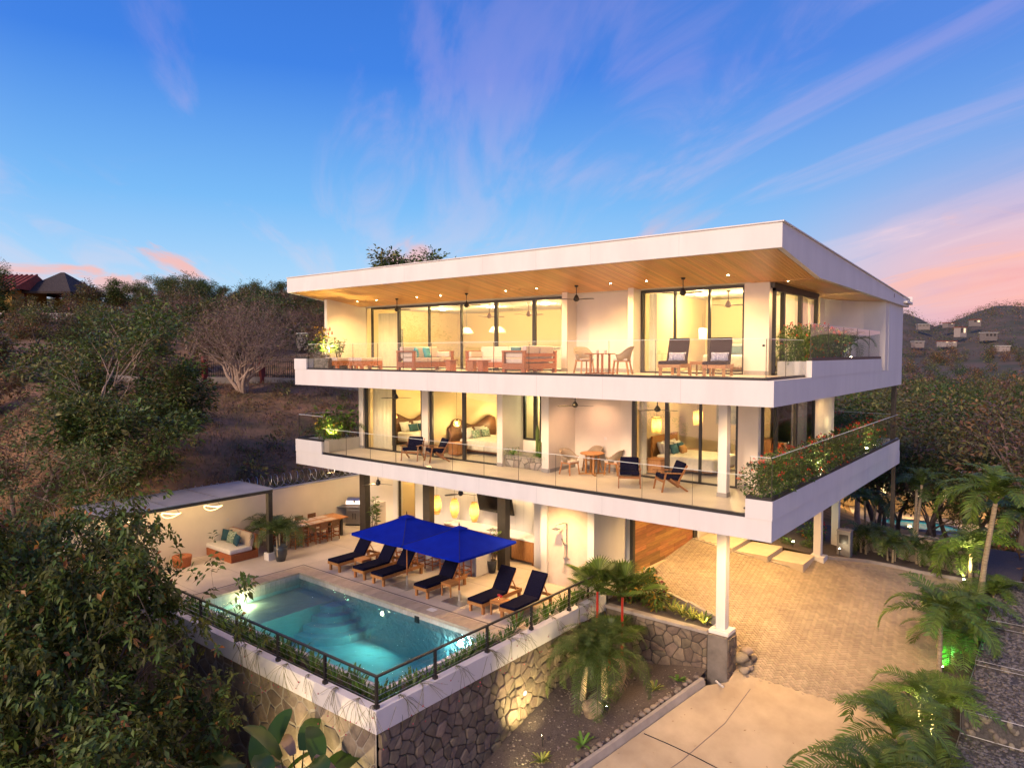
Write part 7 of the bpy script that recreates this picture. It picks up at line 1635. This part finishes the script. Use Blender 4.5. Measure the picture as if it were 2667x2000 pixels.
proto('slender', 110, 10, .8, .15, [M['lf_mid'], M['lf_dark'], M['lf_olive']], [.5, .3, .2], 16, .26, .6, 4, .36, (2, 4), 'barkp', shrink=.66); proto('slender2', 111, 9.5, .95, .13, [M['lf_mid'], M['lf_olive']], [.6, .4], 12, .25, .6, 4, .36, (2, 4), 'barkp', shrink=.66)
def tree(key, label, x, y, s=1, group=None, z=None, rz=None, name='tree'):
    zz = HT(x, y) if z is None else z
    return put_tree(name, *PROTO[key], label, 'tree', (x, y, zz), rnd.uniform(0, 6.28) if rz is None else rz, s, group)
# left hillside, single trees one can point to
tree('bare', 'bare pinkish many-stemmed tree at the top of the dry grass slope, left of the villa', -41.6, 24.3, 1.2)
tree('slender', 'tall pale-trunked open tree at left rising above the foreground foliage', -33.6, 11.9, 1.0); tree('slender2', 'pale-trunked open tree just right of the tall one on the left slope', -31.6, 13.2, .9)
tree('green', 'dense green tree showing over the roof of the villa', -45.6, 43.0, 1.25, z=8.9); tree('green2', 'smaller green tree showing over the roof right of the dense one', -44.6, 48.9, 1.15, z=9.2); tree('v_green', 'airy dark tree behind the dense one over the villa roof', -47.5, 46.0, .84, z=7.0)
tree('acacia', 'flat-topped acacia on the skyline right of the thatched roof', -82, 40, .85); tree('acacia', 'slanting flat-topped acacia on the skyline beside the bare gap', -78, 45, .8, rz=2.2); tree('acacia', 'flat-topped tree behind the red-tiled roof at the left edge', -112, 28, 1.0)
tree('rust2', 'bushy tree in front of the thatched roof', -88, 33, .95); tree('green2', 'dark bushy tree at the left edge below the red-tiled roof', -86, 21, 1.0)
HG = {'green': 'dense dark green tree on the hillside left of the villa', 'green2': 'broad green tree on the hillside left of the villa', 'rust': 'rust-brown leafy tree on the hillside left of the villa', 'rust2': 'olive and rust tree on the hillside left of the villa', 'olive': 'olive green tree on the hillside left of the villa', 'dry': 'dry thin-leaved tree on the hillside left of the villa', 'dry2': 'nearly leafless tree on the hillside left of the villa', 'slender2': 'open pale-trunked tree among others on the left hillside', 'slender': 'upright open tree with pale trunk among others on the left hillside'}
r6 = random.Random(99); placed = []
def ok(x, y, d): 
    if any((x - a) ** 2 + (y - b) ** 2 < d * d for a, b in placed): return False
    placed.append((x, y)); return True
def polar_(a, D): w = R(38.774 - a); return -math.sin(w) * D, math.cos(w) * D
n_ = 0; tries = 0
while n_ < 150 and tries < 6000:
    tries += 1
    x = -29 - 95 * r6.random() ** .8; y = -6 + 92 * r6.random()
    d = -(x + 27.6); ang = 38.774 - math.degrees(math.atan2(-x, y))    # bearing from the view axis
    if not -40 < ang < -7.5: continue
    if d < 17 and y > 10.5 + .05 * d and ang > -26: continue          # keep the grass slope open
    if d < 16 and y > 15: continue
    if 14 <= d < 22 and 18 < y < 34 and ang > -24 : continue
    if 60 < d < 80 and 22 < y < 38: continue          # the house on the hill
    if not ok(x, y, 3.0): continue
    low_ = d < 25 and y < 12
    key = r6.choices(['green', 'green2', 'rust', 'rust2', 'olive', 'dry', 'dry2', 'slender2'], [3, 3, 3, 3, 2, 2.2, 1.2, .6 if not low_ else 2.5])[0]
    tree(key, HG[key], x, y, r6.uniform(.62, 1.0) * (.85 if d < 30 else (.55 if ang < -29 else .82)), 'hillside trees: ' + key); n_ += 1
for k in range(16):
    x, y = polar_(r6.uniform(-38, -29), r6.uniform(27, 37)); key = ('slender2', 'olive', 'dry', 'green', 'rust2', 'dry2', 'slender')[k % 7]
    if y > 5: tree(key, HG[key].replace('on the', 'low on the').replace('among others', 'low among others'), x, y, r6.uniform(.55, .8), 'lower hillside trees: ' + key)
# brush hiding the ground between the trees
bru = [bushmesh('brush', 200 + i, 420, 1.3, 1.7, .30, [M['lf_dark'], M['lf_olive'], M['lf_rust'], M['lf_brown']], w_, .4) for i, w_ in enumerate(([.5, .3, .1, .1], [.15, .3, .35, .2], [.1, .2, .3, .4]))]
vs_, fs_, ms_ = [], [], []
pr = [(np.array([v_.co[:] for v_ in b.vertices]), np.array([p.vertices[:] for p in b.polygons]), np.array([p.material_index for p in b.polygons])) for b in bru]
off = 0; cnt = 0; tries = 0
while cnt < 330 and tries < 9000:
    tries += 1
    x = -29 - 100 * r6.random(); y = -4 + 98 * r6.random(); d = -(x + 27.6); ang = 38.774 - math.degrees(math.atan2(-x, y))
    if not -41 < ang < -7 or (d < 16.5 and y > 11) or (d < 23 and 15 < y < 34 and ang > -24): continue
    if 60 < d < 80 and 24 < y < 37: continue
    V, F, mi = pr[r6.randrange(3)]; s = r6.uniform(.7, 1.5); a = r6.uniform(0, 6.28); Rm = np.array([[math.cos(a), -math.sin(a), 0], [math.sin(a), math.cos(a), 0], [0, 0, 1]])
    vs_.append(V @ Rm.T * s + np.array([x, y, HT(x, y) - .2])); fs_.append(F + off); ms_.append(mi); off += len(V); cnt += 1
tag(obj('undergrowth', npmesh('undergrowth', np.concatenate(vs_), np.concatenate(fs_), [M['lf_dark'], M['lf_olive'], M['lf_rust'], M['lf_brown']], np.concatenate(ms_))), 'tangled dark undergrowth between the hillside trees', None, None, 'stuff')
# dry grass on the slope
rng = np.random.default_rng(5); gx, gy = [], []
n = 33000; X = -28 - 19 * rng.random(n); Y = 4 + 34 * rng.random(n); cl_ = np.array([noise.noise((x * .35, y * .35, 9)) for x, y in zip(X, Y)]); keep = rng.random(n) < (.42 + .8 * cl_); X, Y = X[keep], Y[keep]
Z = np.array([HT(x, y) for x, y in zip(X, Y)]); P0 = np.stack([X, Y, Z - .02], 1); Dg = np.stack([rng.normal(0, .35, len(X)), rng.normal(0, .35, len(X)), np.ones(len(X))], 1); Lg = rng.uniform(.12, .40, len(X)); V, F = leaves(P0, Dg, Lg, Lg * .06 + .018, rng, .1, .05)
gr = obj('dry_grass', npmesh('dry_grass', V, F, [M['blade'], M['lf_olive'], M['lf_brown']], np.repeat(rng.choice(3, len(X), p=[.45, .25, .30]), 2))); tag(gr, 'tufts of dry grass over the bare slope', None, None, 'stuff')
sc = [bushmesh('scrub', 230 + i, 120, .5, .55, .18, [M['lf_olive'], M['lf_brown'], M['lf_mid']], [.5, .3, .2], .4) for i in range(2)]
for i in range(26):
    x, y = -29.5 - 12 * r6.random(), 12 + 22 * r6.random(); plant('shrub', 'low scrubby tuft on the dry grass slope', 'shrub', sc[i % 2], (x, y, HT(x, y) - .05), r6.uniform(.6, 1.4), 'scrub on the dry slope')
vs_, fs_, ms_ = [], [], []; off = 0
V0 = [(np.array([v_.co[:] for v_ in b.vertices]), np.array([p.vertices[:] for p in b.polygons])) for b in [bushmesh('t', 400 + q, 26, .22, .26, .13, M['blade'], None, .3) for q in range(3)]]
for k in range(1500):
    x, y = -28.2 - 21 * r6.random(), 6 + 31 * r6.random()
    if noise.noise((x * .3, y * .3, 20)) < -.12: continue
    V, F = V0[k % 3]; q = r6.uniform(.6, 1.9); vs_.append(V * np.array([q, q, q * .8]) + np.array([x, y, HT(x, y) - .03])); fs_.append(F + off); off += len(V); ms_.append(np.full(len(F), r6.choices([0, 1, 2, 3], [.4, .2, .25, .15])[0]))
tag(obj('ground_scrub', npmesh('ground_scrub', np.concatenate(vs_), np.concatenate(fs_), [M['blade'], M['lf_olive'], M['lf_brown'], M['lf_rust']], np.concatenate(ms_))), 'low tangled dry scrub covering the slope', None, None, 'stuff')
# strappy plants along the top of the boundary wall
yk = [strap_plant('wall_top_plant', M['lf_olive'], 26, .75, .045, 300 + i, .95, .8, M['lf_dry']) for i in range(2)]
for i in range(34): plant('wall_top_plant', 'strappy plant growing behind the boundary wall under the coiled wire', 'plant', yk[i % 2], (-27.75 - r6.uniform(0, .7), 13.5 + .35 * i, HT(-27.9, 13 + .35 * i) + .1), r6.uniform(.8, 1.2), 'plants behind the boundary wall')
o = obj('gravel_heap', rockmesh(150, mat('pale_gravel', (.30, .27, .27), .95, var=.3, vscale=30), .30, 3)); o.location = (-31.2, 28.4, HT(-31.2, 28.4)); o.scale = (1.1, .9, .8); tag(o, 'low heap of pale gravel on the slope beside the villa', 'gravel heap')
# iron fence with red posts at the head of the slope
fence = thing('iron_fence', 'black iron bar fence with red posts along the head of the slope', 'fence', (-45, 28, 0)); FO = Vector((-45, 28, 0))
fpts = [(-49.5, 17.5), (-47.2, 20.5), (-45.2, 23.6), (-43.2, 26.6), (-41, 29.4), (-38.6, 32), (-36.2, 34.4)]; redp = mat('red_post', (.17, .030, .025), .7, var=.2, vscale=4)
bars = MB(); wl = MB()
for i, (x, y) in enumerate(fpts):
    z = HT(x, y); o = MB().box((x - .16, y - .16, z - .2), (x + .16, y + .16, z + 1.8)).build('post', redp, fence); o.location = -FO
    if i:
        a, b = fpts[i - 1], (x, y); za = HT(*a)
        wl.bar((a[0], a[1], za + .05), (x, y, z + .05), .18, .7)
        for k in range(1, 26): w = k / 26; px_, py_, pz_ = a[0] + (x - a[0]) * w, a[1] + (y - a[1]) * w, za + (z - za) * w; bars.bar((px_, py_, pz_ + .3), (px_, py_, pz_ + 1.6), .025, .025)
        for q in (.55, 1.5): bars.bar((a[0], a[1], za + q), (x, y, z + q), .04, .04)
bars.build('bars', M['black'], fence).location = -FO; wl.build('base_wall', M['curb'], fence).location = -FO
# houses on the hill at left
hs = thing('hill_house', 'house with a red tiled roof and yellow wall on the hill at the left edge', 'house', (-104, 27, 12.6)); MB().box((-7, -3, -1), (5, 3.5, 3.0)).build('wall', mat('yellow_wall', (.48, .27, .06), .8, var=.1), hs)
tile = mat('red_roof_tile', (.26, .06, .035), .8, var=.25, vscale=3, bump=.5, bscale=8)
mb = MB(); mb._add([(-8, -4, 3.0), (6, -4, 3.0), (6, .2, 5.0), (-8, .2, 5.0), (6, 4.4, 3.0), (-8, 4.4, 3.0), (-8, -4, 2.8), (6, -4, 2.8)], [(0, 1, 2, 3), (3, 2, 4, 5), (6, 7, 1, 0), (1, 4, 2), (0, 3, 5)]); mb.build('roof', tile, hs)
for k in range(24): MB().tube([(-7.8 + .6 * k, -4, 3.03), (-7.8 + .6 * k, .2, 5.03)], .12, 6).build('roof_tile_row', tile, hs)
MB().box((-3, -3.06, .3), (-1.4, -3.0, 2.3)).build('door', M['brownw'], hs); MB().box((1, -3.06, .9), (2.6, -3.0, 2.2)).build('window', M['black'], hs)
hs.rotation_euler = (0, 0, R(40))
pa = thing('thatched_pavilion', 'open pavilion with a steep dark thatched roof beside the red-tiled house', 'pavilion', (-96, 34.5, 12.4)); th = mat('thatch', (.05, .04, .036), .95, var=.4, vscale=6, bump=.9, bscale=14)
mb = MB(); mb._add([(-4.4, -4.4, 2.9), (4.4, -4.4, 2.9), (4.4, 4.4, 2.9), (-4.4, 4.4, 2.9), (-.3, 0, 6.3), (.3, 0, 6.3), (-4.3, -4.3, 2.6), (4.3, -4.3, 2.6), (4.3, 4.3, 2.6), (-4.3, 4.3, 2.6)], [(0, 1, 5, 4), (1, 2, 5), (2, 3, 4, 5), (3, 0, 4), (6, 7, 1, 0), (7, 8, 2, 1), (8, 9, 3, 2), (9, 6, 0, 3)]); mb.build('roof', th, pa)
for x in (-3.6, 3.6):
    for y in (-3.6, 3.6): MB().box((x - .15, y - .15, -1), (x + .15, y + .15, 2.9)).build('post', redp, pa)
MB().box((-3.8, 3.0, -1), (3.8, 3.6, 2.4)).build('back_wall', mat('yellow_wall2', (.48, .27, .06), .8, var=.1), pa)
pa.rotation_euler = (0, 0, R(35)); pa.scale = (.78, .78, .78); pa.location = (-99, 33.6, 13.2)
bl2 = thing('balustrade', 'white balustrade in front of the hill house', 'balustrade', (-88, 31, 11.6)); bal = MB().lathe([(.06, 0), (.11, .25), (.06, .5), (.09, .8)], 8).mesh('baluster', M['white'])
bl2.rotation_euler = (0, 0, R(48))
for k in range(44): obj('baluster', bal, bl2, (-8 + .36 * k, 0, 0))
MB().box((-8.2, -.12, .8), (8.2, .12, .95)).build('rail', M['white'], bl2); MB().box((-8.2, -.14, -1.2), (8.2, .14, 0)).build('base', mat('yellow_wall3', (.36, .22, .06), .8), bl2)
# ---- right: valley forest
FG = {'v_green': 'dense dark green tree in the valley forest right of the villa', 'v_green2': 'broad mid-green tree in the valley forest right of the villa', 'v_olive': 'olive green tree in the valley forest right of the villa', 'v_rust': 'rust-tinged tree in the valley forest right of the villa', 'v_dry': 'dry nearly leafless tree in the valley forest right of the villa'}
def polar(a, D): w = R(38.774 - a); return -math.sin(w) * D, math.cos(w) * D
placed.clear(); n_ = 0; tries = 0
while n_ < 165 and tries < 9000:
    tries += 1
    D_ = 44 + 230 * r6.random() ** 1.5; a = r6.uniform(20.5, 40); x, y = polar(a, D_)
    if D_ < 75 and 28.2 < a < 35.5 and r6.random() < .75: continue
    if 52 < D_ < 72 and 28 < a < 36: continue
    if y < 40 and x > -3: continue
    if y < 36.5: continue
    if not ok(x, y, 4.6 if D_ < 120 else 6.5): continue
    key = r6.choices(list(FG), [3, 3.4, 3, 2, 1.5])[0]
    zz = -.9 - .17 * max(0, y - 33); zz = max(zz, -13)
    s = r6.uniform(.85, 1.2) * (.8 if D_ < 60 else 1)
    t = tree(key, FG[key], x, y, s, 'valley trees: ' + key[2:], zz - .3); n_ += 1
for i, (a, D_) in enumerate(((27.5, 50), (29.0, 53), (30.6, 49), (32.2, 52), (33.8, 50), (35.2, 54), (31.4, 47), (28.2, 58), (36.5, 50))):
    x, y = polar(a, D_); tree(('v_green', 'v_green2', 'v_olive')[i % 3], 'dark tree standing between the drive and the neighbouring pool', x, y, r6.uniform(.5, .68), 'trees before the neighbouring pool', -.9 - .17 * (y - 33) - .3)
# the wood beyond reads as one mass
pc = [(np.array([v_.co[:] for v_ in b.vertices]), np.array([p.vertices[:] for p in b.polygons])) for b in [bushmesh('far', 260 + i, 130, 3.6, 6, .95, M['lf_dark'], None, .55) for i in range(3)]]
vs_, fs_, ms_ = [], [], []; off = 0
for k in range(1800):
    D_ = 230 + 620 * r6.random() ** .9; a = r6.uniform(-10, 46) if D_ > 400 else r6.uniform(18, 46); x, y = polar(a, D_); V, F = pc[k % 3]; s = r6.uniform(.8, 1.5); g = -14 + 8 * noise.noise((x * .004, y * .004, 5)) if y > 380 else -12.5
    g = max(g, hillh(a, D_) if D_ > 520 else -99)
    vs_.append(V * s + np.array([x, y, g - .3])); fs_.append(F + off); ms_.append(np.full(len(F), r6.choices([0, 1, 2, 3], [.4, .27, .2, .13])[0])); off += len(V)
for k in range(1900):
    D_ = 760 + 760 * r6.random(); a = r6.uniform(20, 46); x, y = polar(a, D_); V, F = pc[k % 3]; V = V[:100]; F = F[:40]; s = r6.uniform(1.0, 2.0)
    vs_.append(V * s + np.array([x, y, hillh(a, D_) - 1.5])); fs_.append(F + off); ms_.append(np.full(len(F), r6.choices([0, 1, 2, 3], [.3, .2, .2, .3])[0])); off += len(V)
tag(obj('far_wood', npmesh('far_wood', np.concatenate(vs_), np.concatenate(fs_), [M['lf_dark'], M['lf_olive'], M['lf_rust'], M['lf_brown']], np.concatenate(ms_))), 'far-off dry woodland filling the valley and hills at right', None, None, 'stuff')
# neighbour's terrace with pool and lit wall
nb = thing('neighbour_house', 'low neighbouring house with white roof and lit stone wall among the trees at right', 'house', (-11, 70, -6.3)); 
MB().box((-7, 3, 0), (6, 9, 2.8)).build('wall', M['cream'], nb); MB().box((-8, 2, 2.8), (7, 10, 3.1)).build('roof', mat('white_sheet_roof', (.62, .64, .70), .5, var=.1), nb); MB().box((-8, 1.2, 0), (7.5, 1.6, 1.5)).build('stone_wall', mat('lit_stone', (.52, .36, .18), .8, var=.3, vscale=3, bump=.5, bscale=6), nb); MB().box((-9, -6, -.4), (9, 3, -.1)).build('terrace', M['deck'], nb)
for x in (-4, -1, 2): MB().box((x, 2.96, .6), (x + 1.4, 3.0, 2.2)).build('window', M['litw'], nb)
for x in (-5, 0, 5): lamp('POINT', 'lamp', nb, (x, -.6, .9), 60, (1, .64, .25), .2)
po2 = thing('neighbour_pool', 'small turquoise pool of the neighbouring house among the trees', 'swimming pool', (-9.8, 66.6, -6.38)); pw2 = mat('lit_pool_water', (.03, .42, .42), .08, emit=(.02, .55, .55), estr=.22)
MB().prism([(2.7 * math.cos(a) * (1 + .15 * math.cos(2 * a)), 1.7 * math.sin(a), ) for a in [k * math.pi / 12 for k in range(24)]], .0, .05).build('water', pw2, po2); MB().tube([(2.75 * math.cos(a) * (1 + .15 * math.cos(2 * a)), 1.75 * math.sin(a), .05) for a in [k * math.pi / 12 for k in range(25)]], .14, 6).build('rim', M['curb'], po2)
MB().lathe([(0, 0), (.12, .02), (0, .08)], 10, (.6, 1.2, .06)).build('lamp', mat('green_pool_lamp', (.2, 1, .6), .4, emit=(.1, 1, .45), estr=8), po2)
# houses scattered on the far hills
M['fwin'] = mat('far_lit_window', (1, .8, .5), .5, emit=(1, .75, .4), estr=.9)
M['farwall'] = mat('far_house_wall', (.26, .22, .20), .8, rand=.35)
def far_house(label, x, y, z, w, h, lit):
    w *= .5; h *= .5; t = thing('far_house', label, 'house', (x, y, z - 2.6), R(r6.uniform(20, 60))); MB().box((-w / 2, -4, -4), (w / 2, 4, h)).build('wall', M['farwall'], t); MB().box((-w / 2 - .6, -4.6, h), (w / 2 + .6, 4.6, h + .6)).build('roof', M['gcon'] if not lit else tile, t)
    for k in range(int(w / 4)): MB().box((-w / 2 + 1 + 4 * k, -4.08, .8), (-w / 2 + 3.4 + 4 * k, -4.0, h - .8)).build('window', M['fwin'] if (k + lit) % 2 == 0 and lit else M['bronze'], t)
FH = [('long pale house high on the far hill just right of the villa', -149, 998, 43, 26, 5, 0), ('square pale house with lit windows in the middle of the far hillside', -101, 919, 32, 18, 13, 1), ('wide white house on the far hillside at right', -71, 872, 27, 26, 8, 0), ('white house below the ridge of the far hill', -92, 965, 45, 18, 7, 1), ('low lit house high on the far hill', -123, 1007, 45, 20, 4, 1), ('white house low at the foot of the far hill next to the villa', -133, 860, 20, 20, 5, 0), ('long low house at the foot of the far hill', -109, 883, 21, 34, 4, 1), ('low house at the right end of the far hill foot', -56, 818, 15, 24, 4, 0)]
for a in FH: far_house(*a)
vs_, fs_, ms_ = [], [], []; off = 0
for k in range(90):
    x, y = r6.uniform(.6, 14), r6.uniform(16, 58); V, F, mi = pr[r6.randrange(3)]; V = V[:1000]; F = F[:400]; mi = mi[:400]; q = r6.uniform(.5, 1.2)
    vs_.append(V * q + np.array([x, y, -6.6 - .1 * x - .02 * y])); fs_.append(F + off); ms_.append(mi); off += len(V)
for k in range(70):
    x, y = r6.uniform(-4, 4), r6.uniform(36, 62); V, F, mi = pr[r6.randrange(3)]; V = V[:1000]; F = F[:400]; mi = mi[:400]; q = r6.uniform(.6, 1.3); vs_.append(V * q + np.array([x, y, max(-1.4 - .17 * (y - 33), -6.4) - .2])); fs_.append(F + off); ms_.append(mi); off += len(V)
tag(obj('bank_brush', npmesh('bank_brush', np.concatenate(vs_), np.concatenate(fs_), [M['lf_dark'], M['lf_olive'], M['lf_rust'], M['lf_brown']], np.concatenate(ms_))), 'brush on the low ground beyond the gabions', None, None, 'stuff')
